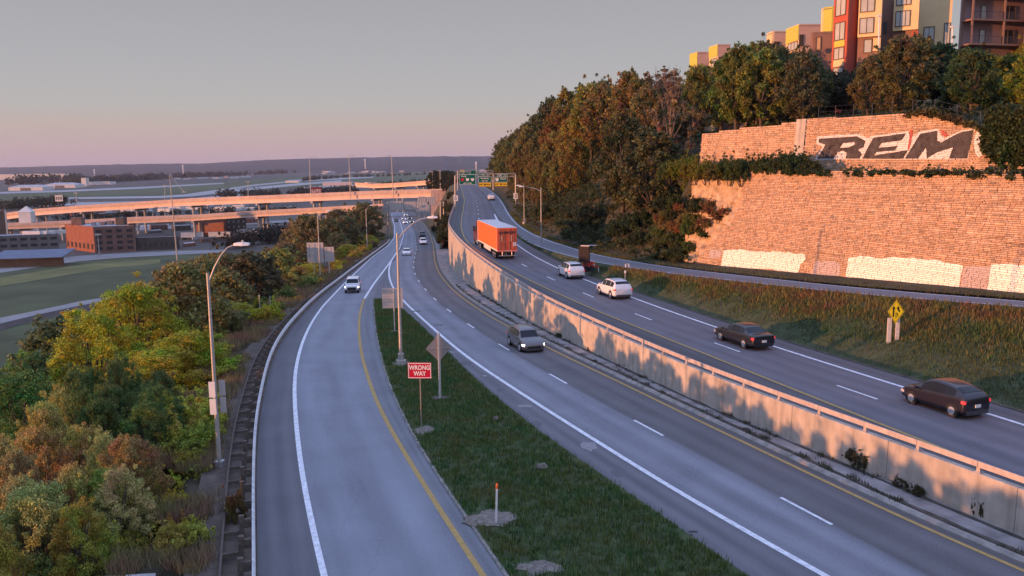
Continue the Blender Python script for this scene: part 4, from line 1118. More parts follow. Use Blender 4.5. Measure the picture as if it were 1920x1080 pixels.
# ------------------------------------------------------------------ grass and ground cover
def blades(P, h, w, g, lean=.35):
    n = len(P); a = g.random(n) * 6.283; d = np.stack([np.cos(a), np.sin(a), np.zeros(n)], 1)
    hh = (h * (.5 + .9 * g.random(n)))[:, None]; ww = (w * (.6 + .8 * g.random(n)))[:, None]
    b = g.random(n) * 6.283; ln = np.stack([np.cos(b), np.sin(b), np.zeros(n)], 1) * (hh * lean * g.random(n)[:, None])
    V = np.stack([P - d * ww / 2, P + d * ww / 2, P + ln + np.array([0, 0, 1]) * hh], 1).reshape(-1, 3)
    return V, np.arange(3 * n).reshape(n, 3)
def stuff(name, V, Fq, m, label, cat, col):
    o = link(bpy.data.objects.new(name, npmesh(name, V, Fq, m))); o.color = (*col, 1)
    return tag(o, label, cat, kind='stuff')
g = np.random.default_rng(3)
def scatter(la, lb, y0, y1, n, g, t0=0.0, t1=1.0, pw=1.0, dz=0.0, clump=1, cr=.12):
    """n points spread over the sheet between two ground lines, grouped in clumps"""
    k = max(1, n // clump); y = y0 + (y1 - y0) * g.random(k) ** pw; t = t0 + (t1 - t0) * g.random(k)
    xa = np.interp(y, la.G, la.v); xb = np.interp(y, lb.G, lb.v)
    za = np.array([la.zf(q) for q in y]); zb = np.array([lb.zf(q) for q in y])
    P = np.stack([xa + (xb - xa) * t, y, za + (zb - za) * t + dz], 1)
    w = np.abs(xb - xa); P = P[g.random(k) < w / w.max()]
    P = np.repeat(P, clump, 0); P[:, :2] += g.normal(size=(len(P), 2)) * cr
    return P
BARE = [(797, 808, .55, .7), (741, 622, .5, .4), (826, 747, .6, .42), (922, 974, .95, .8), (754, 683, .75, .7), (1010, 1066, .8, .5)]
bare = [(at_z(a, b, z_low), rx, ry) for a, b, rx, ry in BARE]
def clear(P, items):
    m = np.ones(len(P), bool)
    for c, rx, ry in items: m &= ((P[:, 0] - c.x) / rx) ** 2 + ((P[:, 1] - c.y) / ry) ** 2 > (.8 + .4 * g.random(len(P)))
    return P[m]
def patchy(P, sc, lo):
    v = np.array([noise.noise(Vector((p[0] * sc, p[1] * sc, 7.3))) for p in P]); return P[v > lo], v[v > lo]
P = clear(scatter(RR.shift(.12), MLp.shift(-.15), 22, YG - .3, 120000, g, 0, 1, 1.15, .03, 6, .10), bare)
V, Fq = blades(P, .21, .035, g); stuff('median_grass', V, Fq, LEAF, 'short green grass covering the median between ramp and road', 'grass', (.085, .135, .045))
P2 = P[g.random(len(P)) < .10]; V, Fq = blades(P2 + g.normal(size=P2.shape) * np.array([.1, .1, 0]), .27, .03, g)
stuff('median_weeds', V, Fq, LEAF, 'paler longer grass tufts scattered through the median turf', 'grass', (.21, .21, .09))
GRAVEL = mat('pale_gravel', (.20, .175, .15), 1, 0, .35, 5, .6, 20)
for i, ((a, b, rx, ry), (c, _, _)) in enumerate(zip(BARE, bare)):
    MBx = blotch(a, b, z_low, rx, ry, GRAVEL if i != 2 else TIMBER, None, 'bare_patch', .055, 40, i * 2.2); tag(MBx, kind='structure')
LITTER = [(1016, 880, .55, .2), (930, 790, .3, .12)]
for i, (a, b, rx, ry) in enumerate(LITTER):
    p = at_z(a, b, z_low); bb = MB(); n = 9
    ring = [(p.x + rx * (1 + .3 * noise.noise(Vector((k, i, 0)))) * math.cos(2 * math.pi * k / n) * .6, p.y + ry * math.sin(2 * math.pi * k / n), .1) for k in range(n)]
    top = [(p.x + (x - p.x) * .55, p.y + (y - p.y) * .55, .26 + .05 * math.sin(k * 2)) for k, (x, y, z) in enumerate(ring)]
    bb.v = ring + top; bb.f = [(k, (k + 1) % n, n + (k + 1) % n, n + k) for k in range(n)] + [tuple(range(n, 2 * n))]
    tag(bb.build('limestone_lump', GRAVEL), ['pale flat limestone lump lying in the median grass', 'small pale stone near the road edge of the median grass'][i], 'stone')
# bank beyond the upper road: green near the shoulder, tall dry grass above
P = scatter(UR.shift(.5), EN.shift(-.2), 28, YX - 3, 460000, g, 0, .72, 1.0, -.05, 6, .16)
V, Fq = blades(P, .26, .06, g); stuff('bank_grass', V, Fq, LEAF, 'green grass on the foot of the bank beside the upper road', 'grass', (.085, .12, .048))
P = scatter(UR.shift(.5), EN.shift(-.2), 28, 92, 260000, g, .22, 1.0, 1.0, -.05, 8, .2)
tb = (P[:, 0] - np.interp(P[:, 1], UR.G, UR.v)) / np.maximum(.5, np.interp(P[:, 1], EN.G, EN.v) - np.interp(P[:, 1], UR.G, UR.v))
nb_ = np.array([noise.noise(Vector((p[0] * .35, p[1] * .35, 7.3))) for p in P]); P = P[g.random(len(P)) < np.clip((tb + nb_ * .35 - .36) / .4, 0, 1)]
V, Fq = blades(P, .30, .06, g); stuff('bank_dry_grass', V, Fq, LEAF, 'tall rusty dry grass on the upper bank below the exit road', 'grass', (.18, .15, .062))
P = scatter(EF.shift(.15), EF.shift(2.2), 40, 190, 26000, g, 0, 1, 1.0, .02, 6, .15)
V, Fq = blades(P, .25, .05, g); stuff('verge_grass', V, Fq, LEAF, 'thin grass verge between exit road and the bluff', 'grass', (.11, .12, .045))
# verge by the ramp guardrail
P = scatter(RL.shift(-5.5), RL.shift(-1.9), 10, 200, 110000, g, .1, 1, 1.5, -.08, 14, .22); P, v = patchy(P, .35, -.12)
V, Fq = blades(P, .55, .035, g, .6); stuff('verge_dry_grass', V, Fq, LEAF, 'straw coloured grass tufts outside the ramp guardrail', 'grass', (.24, .185, .11))
# the slope's own undergrowth
def under(n, y0, y1, dmin, dmax, side, g):
    y = y0 + (y1 - y0) * g.random(n); d = dmin + (dmax - dmin) * g.random(n)
    out = []
    for a, c in zip(y, d):
        x = RL.x(a) - c if side < 0 else EF.x(a) + c
        out.append((x, a, (zleft(x, a) if side < 0 else zright(x, a)) + .1))
    return np.array(out)
C = under(5200, 8, 250, 3.2, 58, -1, g); C, v = patchy(C, .12, -.45)
V, Fq = leaves(C, np.full(len(C), .55) * (.5 + g.random(len(C))), 90000, .22, g, .8)
stuff('slope_undergrowth', V, Fq, LEAF, 'low olive undergrowth covering the slope below the ramp', 'undergrowth', (.16, .15, .055))
C = under(3600, 62, 260, 2.0, 34, 1, g)
C = np.array([c for c in C if not (wall_d(c[0], c[1])[1] > -.5 and wall_d(c[0], c[1])[0] < 2.0)])
V, Fq = leaves(C, np.full(len(C), .8) * (.4 + g.random(len(C))), 80000, .30, g, .7)
stuff('bluff_ivy', V, Fq, LEAF, 'dark green creeper and brush covering the foot of the wooded bluff', 'creeper', (.06, .075, .034))
# creeper spilling over the lower wall's top and the upper wall's end
def creeper(W, tt, s0, s1, n, drop, name, label, col, out=.25, up=.35):
    C = []
    for i in range(n):
        s = s0 + (s1 - s0) * g.random(); k = .5 + .5 * noise.noise(Vector((s * .45, 1.7, 0))); k2 = .5 + .5 * noise.noise(Vector((s * 1.7, 5.7, 0)))
        t = tt(s) + up * g.random() - (drop * (k * .7 + k2 * .3)) * g.random(); C.append(tuple(W.P(s, t, out * g.random())))
    C = np.array(C); V, Fq = leaves(C, np.full(len(C), .28), n * 34, .2, g)
    stuff(name, V, Fq, LEAF, label, 'creeper', col)
creeper(W1, lambda s: tt1, left1(tt1) + 6, S1MAX, 190, .75, 'wall_top_creeper', 'dark creeper hanging over the top edge of the lower stone wall', (.045, .06, .026), .2, .12)
creeper(W2b, lambda s: 2.5, W2b.st(1845, 270)[0], sd, 520, 4.5, 'wall_end_creeper', 'thick green creeper swallowing the end of the upper stone wall', (.045, .068, .026), .5, 3.2)
creeper(W2b, lambda s: trr(s), W2b.st(1700, 215)[0], W2b.st(1850, 240)[0], 90, .7, 'wall_crest_creeper', 'creeper straggling over the crest of the upper stone wall', (.08, .075, .03))
WEEDD = mat('silt', (.085, .075, .065), 1, 0, .4, 2, .6, 14)
for ln_, d_, w_, nm in ((MG, .32, .22, 'silt_line'), (WB, -.22, .2, 'silt_line')):
    o = ribbon(nm, ln_, 8, 120, w_, WEEDD, None, d=d_, dz=.14 if ln_ is MG else .115, step=.6, wf=lambda y, k=d_: .12 + .28 * max(0, noise.noise(Vector((y * .7, k * 9, 0))) + .35)); tag(o, kind='structure')
P = np.concatenate([scatter(MG.shift(.25), MG.shift(.6), 14, 120, 9000, g, 0, 1, 1.2, .1, 18, .12), scatter(WB.shift(-.45), WB.shift(-.05), 14, 120, 7000, g, 0, 1, 1.2, .1, 18, .1)]); P, v = patchy(P, .8, .05)
V, Fq = blades(P, .16, .03, g); stuff('apron_weeds', V, Fq, LEAF, 'sparse dark weeds along the kerb and foot of the retaining wall', 'weeds', (.07, .075, .04))
# weeds along the retaining wall foot
for i, (px, py, ht, wd) in enumerate([(1610, 880, 1.05, .75), (1690, 915, .5, .5), (1782, 948, .75, .2), (1795, 955, .45, .15), (1827, 970, .8, .18), (1842, 976, .85, .2), (1176, 690, .35, .3), (1105, 658, .3, .25), (1048, 634, .45, .35), (909, 553, .5, .3), (900, 550, .45, .3), (1720, 932, .5, .35)]):
    p = at_z(px, py, z_low); p.z = z_low(p.y) + .08
    place_tree(SHRUBS[i % 5], p, ht, wd, (.075, .08, .04), 'weed', 'dark weed clump sprouting at the foot of the concrete retaining wall', 'weed', 'weeds along the retaining wall')
sap = at_z(445, 985, -.2); place_tree(SHRUBS[1], sap, 1.7, .5, (.16, .13, .05), 'sapling', 'thin pale sapling poking through the near guardrail frame', 'sapling', None)

# ------------------------------------------------------------------ lamp posts
def lamp_post(name, label, base, top_z, arm, head_len=.75, group=None, r=.10, foot=True, mats=STEEL, rise=1.3):
    """arm: horizontal vector from pole to lamp head"""
    t = thing(name, label, 'lamp post', base, 0, group); h = top_z - base[2]
    if foot:
        MB().tube([(0, 0, -.5), (0, 0, .22)], .38, 12).build('foundation', CONC, t)
        MB().prism([(-.2, -.2, .2), (.2, -.2, .2), (.2, .2, .2), (-.2, .2, .2)], (0, 0, .5)).build('base_box', GALV, t)
    MB().tube([(0, 0, -.3), (0, 0, h)], [r, r * .6], 10).build('pole', mats, t, True)
    a = Vector(arm); L = a.length
    pts = [Vector((0, 0, h - .5))] + [Vector((a.x * k, a.y * k, h - .5 + rise * math.sin(k * math.pi / 2) ** .9)) for k in (.25, .5, .75, 1.0)]
    MB().tube(pts, [.05, .045, .04, .035, .03], 7).build('arm', mats, t, True)
    u = a.normalized(); e = pts[-1]; w = Vector((-u.y, u.x, 0))
    hd = MB(); prof = [(0, .05, .06), (.15, .13, .10), (.55, .17, .12), (.95, .13, .08), (1.0, .05, .04)]
    for s, hw, hz in prof:
        c = e + u * (s * head_len - .05)
        hd.v += [tuple(c - w * hw + Vector((0, 0, -hz * .4))), tuple(c + w * hw + Vector((0, 0, -hz * .4))), tuple(c + w * hw * .7 + Vector((0, 0, hz))), tuple(c - w * hw * .7 + Vector((0, 0, hz)))]
    for j in range(4):
        for i in range(4): q = j * 4 + i; q2 = j * 4 + (i + 1) % 4; hd.f.append((q, q2, q2 + 4, q + 4))
    hd.f += [(3, 2, 1, 0), (16, 17, 18, 19)]
    hh = hd.build('lamp_head', WHITE, t)
    cc = e + u * head_len * .5 + Vector((0, 0, .12)); MB().tube([cc, cc + Vector((0, 0, .09))], .05, 8).build('photocell', GALV, hh)
    return t
def pole_between(name, label, bpx, zf, tpx, armpx, **k):
    b = at_z(*bpx, zf); tz = at_y(*tpx, b.y).z; a = at_y(*armpx, b.y)
    return lamp_post(name, label, b, tz, (a.x - b.x, random.uniform(-.1, .1), 0), rise=max(.3, a.z - (tz - .5)), **k), b
zs = lambda px, py: None
t_, LB = pole_between('lamp_post', 'tall lamp post outside the ramp guardrail with two sign plates on its pole', (413, 890), -.45, (391, 512), (440, 459), r=.11)
p0 = at_y(405, 745, LB.y)
for k, (dx, zz) in enumerate(((-.17, .42), (-.17, -.42), (.2, .42), (.2, -.42))):
    q = MB().box((p0.x - LB.x + dx + .06, -.16 if dx < 0 else .16, p0.z - LB.z + zz), (.3, .03, .76)).build('sign_plate', SIGNBACK if dx > 0 else WHITE, t_)
pole_between('lamp_post', 'lamp post in the grass median with a long arm reaching over the road', (752, 680), z_low, (752, 437), (803, 408), r=.13)
pole_between('lamp_post', 'lamp post beside the large white-backed sign on the ramp', (601, 530), lambda y: z_low(y) - .4, (595, 404), (612, 396), r=.10)
pole_between('lamp_post', 'lamp post at the far bend of the ramp beside the trees', (689, 474), lambda y: z_low(y) - .4, (684, 392), (694, 385), r=.11)
pole_between('lamp_post', 'lamp post in the gore by the exit road with its arm towards the road', (1015, 466), z_up, (1012, 352), (982, 350), r=.10)
pole_between('lamp_post', 'lamp post on the bluff side of the exit road near the gantry', (983, 418), lambda y: z_ex(y) + .3, (982, 346), (975, 349), r=.10)

# ------------------------------------------------------------------ signs
SIGNRED = mat('sign_red', (.50, .008, .035), .4, 0, .05)
SIGNGREEN = mat('sign_green', (.0, .11, .075), .4, 0, .05)
SIGNYEL = mat('sign_yellow', (.80, .52, .02), .4, 0, .05)
SIGNFLUO = mat('sign_warning_yellow', (.75, .62, .02), .4, 0, .05)
POSTW = mat('post_white_wood', (.58, .54, .50), .85, 0, .2, 8)
POSTS = mat('post_steel', (.33, .29, .25), .6, .3, .2, 8)
ORANGE = mat('safety_orange', (.75, .16, .03), .5, 0, .08)
def ring(hw, hh, t, y):
    b = MB(); 
    b.box((0, y, hh - t / 2), (2 * hw, .012, t)).box((0, y, -hh + t / 2), (2 * hw, .012, t)).box((-hw + t / 2, y, 0), (t, .012, 2 * hh - 2 * t)).box((hw - t / 2, y, 0), (t, .012, 2 * hh - 2 * t))
    return b
b = at_z(790, 806, z_low); b.z += .05; c = at_y(791, 694.5, b.y); k = b.y / F * 1.0
s = thing('wrong_way_sign', 'red WRONG WAY sign with white border on a thin post in the grass median', 'sign', b, -.05)
hw = 22.5 * b.y / F / .99; hh = 15.5 * b.y / F; cz = c.z - b.z
MB().box((0, .03, (cz + hh) / 2 - .2), (.05, .05, cz + hh + .3)).build('post', POSTS, s)
p = MB().box((0, 0, 0), (2 * hw, .02, 2 * hh)).build('panel', SIGNRED, s); p.location = (0, -.02, cz)
ring(hw - .02, hh - .02, .035, -.018).build('border', WHITE, p)
text_mesh('lettering', 'WRONG\nWAY', .34, WHITE, p, (0, -.016, -.01), (math.pi / 2, 0, 0), bold=.03, sx=.84)

b = at_z(825, 748, z_low); b.z += .05; c = at_y(821, 653, b.y); cz = c.z - b.z; r = 25 * b.y / F
s = thing('diamond_sign', 'diamond road sign seen from behind on a post with a cross brace', 'sign', b, .25)
MB().prism([(-r, .05, cz), (0, .05, cz - r * 1.05), (r, .05, cz), (0, .05, cz + r * 1.05)], (0, .02, 0)).build('panel', mat('sign_back_mid', (.33, .30, .29), .5, .2, .1), s)
MB().box((-.03, -.02, (cz + r) / 2), (.07, .07, cz + r + .4)).box((.05, -.02, (cz + r) / 2), (.05, .05, cz + r + .3)).build('post', POSTW, s)
MB().box((.05, .02, cz), (r * 1.7, .04, .05)).build('brace', GALV, s)
b = at_z(740, 622, z_low); b.z += .05; c = at_y(735, 559, b.y); cz = c.z - b.z; hw = 19.5 * b.y / F
s = thing('ribbed_sign', 'square sign of ribbed metal planks seen from behind in the median', 'sign', b, .1)
MB().box((0, -.06, (cz + hw) / 2 - .1), (.08, .06, cz + hw)).build('post', POSTW, s)
for j in range(7):
    MB().box((-.1, 0, cz - hw + (j + .5) * 2 * hw / 7), (2 * hw, .03, 2 * hw / 7 - .02)).box((-.1, -.03, cz - hw + (j + .5) * 2 * hw / 7), (2 * hw, .03, .03)).build('plank', SIGNBACK, s)
b = at_z(930, 982, z_low); b.z += .1; c = at_y(932, 907, b.y)
s = thing('marker_stake', 'leaning white marker stake with an orange tip in the median gravel', 'marker', b)
v = Vector((c.x - b.x, .05, c.z - b.z)); MB().tube([(0, 0, -.2), v * .86], .045, 8).build('stake', WHITE, s); MB().tube([v * .86, v * .95, v], [.05, .055, .03], 8).build('tip', ORANGE, s)
for bx, by, tx, ty, lab in ((488, 610, 486, 553, 'left'), (508, 612, 506, 556, 'right')):
    b = at_z(bx, by, lambda y: z_low(y) - .7); c = at_y(tx, ty, b.y); s = thing('marker_post', 'slim grey marker post in the shrubs outside the ramp guardrail', 'marker', b, 0, 'pair of marker posts by the ramp')
    v = Vector((c.x - b.x, 0, c.z - b.z)); MB().tube([(0, 0, -.4), v], .05, 7).build('post', STEEL, s); MB().box(v + Vector((0, 0, -.05)), (.16, .04, .1)).build('reflector', GALV, s)
# large sign seen from behind by the ramp
b = at_z(602, 522, lambda y: z_low(y) - .5); Y = b.y; s = thing('guide_sign', 'large white-backed guide sign of two panels on two posts beside the ramp', 'sign', b)
lw = lambda px, py: at_y(px, py, Y) - b
def pxbox(mb, x0, y0, x1, y1, th=.06, off=0.0):
    a = lw(x0, y0); c = lw(x1, y1); mb.box(((a.x + c.x) / 2, off, (a.z + c.z) / 2), (abs(c.x - a.x), th, abs(a.z - c.z))); return mb
pxbox(MB(), 575, 455, 607.5, 492).build('panel', SIGNBACK, s); pxbox(MB(), 608, 463, 627, 490.5).build('panel', SIGNBACK, s)
for x0 in (580, 590, 600, 612, 620): pxbox(MB(), x0, 458 if x0 < 605 else 465, x0 + 1.2, 490, .05, -.05).build('stiffener', GALV, s)
pxbox(MB(), 587, 472, 590, 522, .14, .1).build('post', POSTW, s); pxbox(MB(), 615, 472, 618, 516, .14, .1).build('post', POSTW, s)
b = at_z(606, 512, lambda y: z_low(y) - .5); b.y += 2; Y = b.y; s = thing('small_sign', 'small grey sign seen from behind below the large two panel sign', 'sign', b)
pxbox(MB(), 593, 485.5, 602, 507).build('panel', GALV, s); pxbox(MB(), 603, 486.5, 617, 506).build('panel', mat('sign_back_dark', (.22, .23, .24), .5, .3), s); pxbox(MB(), 604.5, 490, 606, 516, .1, .08).build('post', POSTS, s)
# merge warning sign
b = at_z(1676, 655, lambda y: z_up(y) + .55); Y = b.y; s = thing('merge_sign', 'yellow diamond merge warning sign with black arrows on two white posts', 'sign', b)
pxbox(MB(), 1666.5, 597, 1669.8, 667, .1, .12).build('post', POSTW, s); pxbox(MB(), 1683, 590, 1686, 655, .1, .16).build('post', POSTW, s)
c = lw(1680, 584.5); r = 22.5 * Y / F; q = MB().prism([(-r * .68, 0, 0), (0, 0, -r), (r * .68, 0, 0), (0, 0, r)], (0, .03, 0)).build('panel', SIGNFLUO, s); q.location = (c.x, -.02, c.z)
rr = r * .92; b_ = MB()
for i in range(4):
    P4 = [(-.68, 0), (0, -1), (.68, 0), (0, 1)]; a1 = P4[i]; a2 = P4[(i + 1) % 4]
    b_.prism([(a1[0] * rr, -.004, a1[1] * rr), (a2[0] * rr, -.004, a2[1] * rr), (a2[0] * rr * .95, -.004, a2[1] * rr * .95), (a1[0] * rr * .95, -.004, a1[1] * rr * .95)], (0, .003, 0))
b_.build('border', BLACK, q)
ar = MB()
def bar2(p0, p1, w): 
    d = Vector((p1[0] - p0[0], 0, p1[1] - p0[1])).normalized(); n = Vector((-d.z, 0, d.x)) * w / 2
    A = Vector((p0[0], -.008, p0[1])); B = Vector((p1[0], -.008, p1[1])); ar.prism([A - n, B - n, B + n, A + n], (0, .004, 0))
u = r
bar2((-.22 * u, -.42 * u), (-.22 * u, .28 * u), .13 * u); ar.prism([(-.36 * u, -.008, .26 * u), (-.08 * u, -.008, .26 * u), (-.22 * u, -.008, .50 * u)], (0, .004, 0))
bar2((.0 * u, -.55 * u), (.0 * u, -.05 * u), .06 * u); bar2((.17 * u, -.42 * u), (.10 * u, -.1 * u), .06 * u)
bar2((.30 * u, .0 * u), (.17 * u, .2 * u), .13 * u); bar2((.17 * u, .15 * u), (.15 * u, .32 * u), .13 * u); ar.prism([(.02 * u, -.008, .28 * u), (.29 * u, -.008, .28 * u), (.14 * u, -.008, .50 * u)], (0, .004, 0))
ar.build('arrow', BLACK, q)
b = at_z(1172, 531, lambda y: z_up(y) + .2); Y = b.y; s = thing('delineator', 'thin white delineator post on the grass bank beside the upper road', 'marker', b)
pxbox(MB(), 1171, 508, 1173, 532, .05).build('post', STEEL, s); pxbox(MB(), 1170.3, 507, 1173.7, 512, .06, -.03).build('reflector', WHITE, s)
b = at_z(1176, 502, z_ex); Y = b.y; s = thing('drain_frame', 'low white pipe frame on the near edge of the exit road', 'marker', b)
pxbox(MB(), 1172, 494, 1174, 502, .08).build('leg', WHITE, s); pxbox(MB(), 1178, 494, 1180, 502, .08).build('leg', WHITE, s); pxbox(MB(), 1172, 494, 1180, 495.5, .08, -.002).build('crossbar', GALV, s)
# portable message board on its trailer, seen from behind, with drums
b = at_z(1101, 510, lambda y: z_up(y) + .45); Y = b.y; s = thing('message_board', 'dark portable message board raised on a red trailer beside the upper road', 'message board', b)
PANELD = mat('board_dark', (.018, .014, .016), .7, 0, .1); TRRED = mat('trailer_red', (.42, .05, .04), .5, 0, .1)
R_ = Matrix.Rotation(-.45, 3, 'Z')
a = lw(1085, 462); c = lw(1106, 491); wv = abs(c.x - a.x); hz = a.z - c.z
MB().box(((a.x + c.x) / 2, 0, (a.z + c.z) / 2), (wv, .25, hz), R_).build('display_panel', PANELD, s)
fr_ = MB()
for k in range(6): fr_.box(((a.x + c.x) / 2 - math.sin(.45) * .14, -.135, c.z + hz * (k + .5) / 6), (wv * .92, .02, .03), R_)
fr_.build('panel_rib', mat('rib', (.05, .035, .035), .6), s)
MB().box(((a.x + c.x) / 2 + .1, .0, a.z + .06), (wv * .8, .3, .09), R_).build('top_cover', SIGNBACK, s)
MB().box(((a.x + c.x) / 2 + wv * .75, .5, a.z + .05), (wv * .8, .5, .05), R_).build('solar_panel', SIGNBACK, s)
MB().tube([((a.x + c.x) / 2 + .15, .15, .4), ((a.x + c.x) / 2 + .15, .15, a.z)], .08, 8).build('mast', DARKSTEEL, s)
MB().box((0, .1, .55), (2.6, .12, .12)).box((0, .9, .55), (2.6, .12, .12)).box((-.9, .5, .55), (.1, .9, .1)).box((.9, .5, .55), (.1, .9, .1)).build('trailer_frame', TRRED, s)
MB().box((.1, .5, .85), (1.1, .7, .5)).build('battery_box', TRRED, s)
for sx2 in (-.25, .25):
    w_ = MB().tube([(sx2 + .2, -.1, .33), (sx2 + .2, .06, .33)], .33, 14).build('tyre', RUBBER, s)
for lx in (-1.25, 1.25): MB().box((lx, .1, .25), (.08, .08, .6)).build('jack', WHITE, s)
def drum(px, py, label):
    b = at_z(px, py, lambda y: z_up(y) + .12); t = thing('traffic_drum', label, 'traffic drum', b, 0, 'drums by the message board')
    MB().tube([(0, 0, 0), (0, 0, .12)], [.36, .34], 14).build('base', RUBBER, t)
    for k in range(5): MB().tube([(0, 0, .12 + k * .18), (0, 0, .295 + k * .18)], [.29 - k * .012, .283 - k * .012], 14).build('band', [ORANGE, WHITE][k % 2], t)
    return t
for px, py in ((1098, 509), (1106, 510), (1112, 509)): drum(px, py, 'orange and white traffic drum standing beside the message board')

# gantries
def gantry(name, label, Y, posts, beam_py, panels, zf, faces=True):
    bx = [at_y(p[0], p[1], Y) for p in posts]; base = Vector((bx[0].x, Y, min(q.z for q in bx)))
    s = thing(name, label, 'sign gantry', base); L = lambda px, py: at_y(px, py, Y) - base
    for p, q in zip(posts, bx):
        tp = L(p[0], p[2]); MB().tube([(q.x - base.x, 0, -1.5), (tp.x, 0, tp.z)], .22, 10).build('post', STEEL, s, True)
    a = L(posts[0][0], beam_py[0]); c = L(posts[-1][0], beam_py[1]); bm = MB()
    for dy in (-.35, .35):
        for dz in (0, .8): bm.tube([a + Vector((0, dy, dz)), c + Vector((0, dy, dz))], .07, 6)
    n = 10
    for k in range(n): bm.tube([a.lerp(c, k / n) + Vector((0, -.35, 0)), a.lerp(c, (k + 1) / n) + Vector((0, -.35, .8))], .04, 5)
    bm.build('truss', STEEL, s)
    for x0, y0, x1, y1, m, texts in panels:
        A = L(x0, y0); B = L(x1, y1); w = B.x - A.x; h = A.z - B.z
        p = MB().box((0, 0, 0), (w, .08, h)).build('panel', m, s); p.location = ((A.x + B.x) / 2, -.55, (A.z + B.z) / 2)
        if faces: ring(w / 2 - .03, h / 2 - .03, .06, -.05).build('border', WHITE if m is SIGNGREEN else BLACK, p)
        for tx, u, v, sz, tm in texts:
            if tx == 'shield':
                pts = [(-.5, .45), (-.3, .5), (0, .42), (.3, .5), (.5, .45), (.5, -.05), (.3, -.38), (0, -.52), (-.3, -.38), (-.5, -.05)]
                MB().prism([(u * w + x * sz * h, -.052, v * h + y * sz * h) for x, y in pts], (0, .01, 0)).build('route_shield', tm, p)
            elif tx == 'arrow':
                MB().prism([(u * w - sz * h * .5, -.052, v * h + sz * h * .3), (u * w + sz * h * .5, -.052, v * h + sz * h * .3), (u * w, -.052, v * h - sz * h * .5)], (0, .01, 0)).build('arrow', tm, p)
            else: text_mesh('lettering', tx, sz * h, tm, p, (u * w, -.055, v * h), (math.pi / 2, 0, 0), bold=.02)
        if not faces:
            for k in range(4): MB().box((-w / 2 + (k + .5) * w / 4, -.08, 0), (.07, .08, h * .95)).build('stiffener', GALV, p)
    return s
gantry('sign_gantry', 'sign gantry over the upper road with green panels and yellow exit strips', 214,
       [(853.5, 388, 329), (967, 386, 327)], (334, 331),
       [(861, 327, 892.5, 346, SIGNGREEN, [('North', -.22, .32, .2, WHITE), ('shield', -.3, -.02, .3, SIGNRED), ('shield', 0, -.02, .3, WHITE), ('shield', .3, -.02, .3, WHITE), ('LEFT LANES', 0, -.36, .16, WHITE)]),
        (897, 331, 921.5, 342, SIGNGREEN, [('Broadway', 0, .2, .34, WHITE), ('5th  6th', 0, -.22, .3, WHITE)]), (897, 342.4, 921.5, 349.8, SIGNYEL, [('EXIT', -.3, 0, .5, BLACK), ('arrow', 0, 0, .7, BLACK), ('ONLY', .3, 0, .5, BLACK)]),
        (927, 332, 951.8, 341.7, SIGNGREEN, [('shield', -.3, 0, .6, WHITE), ('North', .17, .15, .4, WHITE)]), (932, 326.3, 951.8, 331.6, SIGNGREEN, [('EXIT', -.2, 0, .6, WHITE), ('2 X', .25, 0, .6, WHITE)]),
        (927, 342, 951.8, 349, SIGNYEL, [('EXIT', -.3, 0, .5, BLACK), ('arrow', 0, 0, .7, BLACK), ('ONLY', .3, 0, .5, BLACK)])], z_up)
gantry('sign_gantry', 'second smaller green sign gantry farther along the upper road', 300,
       [(858, 350, 320), (925, 352, 322)], (325, 324),
       [(861.5, 318, 872, 322.5, mat('sign_olive', (.42, .40, .22), .5), []), (861, 322.5, 880.5, 327, SIGNGREEN, [('EXIT', -.1, 0, .5, WHITE)]), (882, 319, 893, 327, SIGNGREEN, []), (895, 324, 914, 330, SIGNGREEN, [('Exit', .1, 0, .5, WHITE)])], z_up)
gantry('sign_gantry', 'grey backed sign gantry across the lower road before the viaduct', 262,
       [(727, 412, 379), (826, 428, 378), (832, 432, 378)], (386, 385),
       [(731, 377, 756.5, 394.5, SIGNBACK, []), (759, 378, 781, 392, SIGNBACK, []), (782, 378.5, 805.5, 391.5, SIGNBACK, []), (781, 392.5, 805, 396.5, SIGNBACK, []), (784, 368.5, 800, 377.5, SIGNBACK, []), (801, 369, 817, 383, SIGNBACK, [])], z_low, False)
Y = at_z(855, 388, z_up).y; Y = 205
for (px, y0, y1, base_py, lab) in ((854.5, 366, 377, 392, 'white speed sign on the left post beside the upper road'), (967, 362, 373, 388, 'white speed sign beside the exit road below the gantry')):
    b = at_y(px, base_py, Y); s = thing('speed_sign', lab, 'sign', b)
    pxbox(MB(), px - 4.2, y0, px + 4.2, y1, .05, -.12).build('panel', WHITE, s); pxbox(MB(), px - .6, y0 + 2, px + .6, base_py + 3, .1).build('post', STEEL, s)
    text_mesh('lettering', 'SPEED\nLIMIT', .2, BLACK, s, (lw(px, y0 + 3.4).x, -.16, lw(px, y0 + 3.4).z), (math.pi / 2, 0, 0)); text_mesh('lettering', '55', .62, BLACK, s, (lw(px, y1 - 3.4).x, -.16, lw(px, y1 - 3.4).z), (math.pi / 2, 0, 0))
# foreground roof edge of a roadside cabinet below the ramp
b = at_z(262, 1092, -1.2); Y = b.y; s = thing('roadside_cabinet', 'flat white roof edge of a roadside cabinet in the shrubs below the ramp', 'cabinet', b, .1)
a = lw(170, 1078); c = lw(350, 1074); L_ = c.x - a.x
MB().box(((a.x + c.x) / 2, -.5, a.z - .03), (L_, 1.1, .05)).build('roof', WHITE, s); MB().box(((a.x + c.x) / 2, -.5, a.z - .9), (L_ * .94, 1.0, 1.6)).build('body', GALV, s)

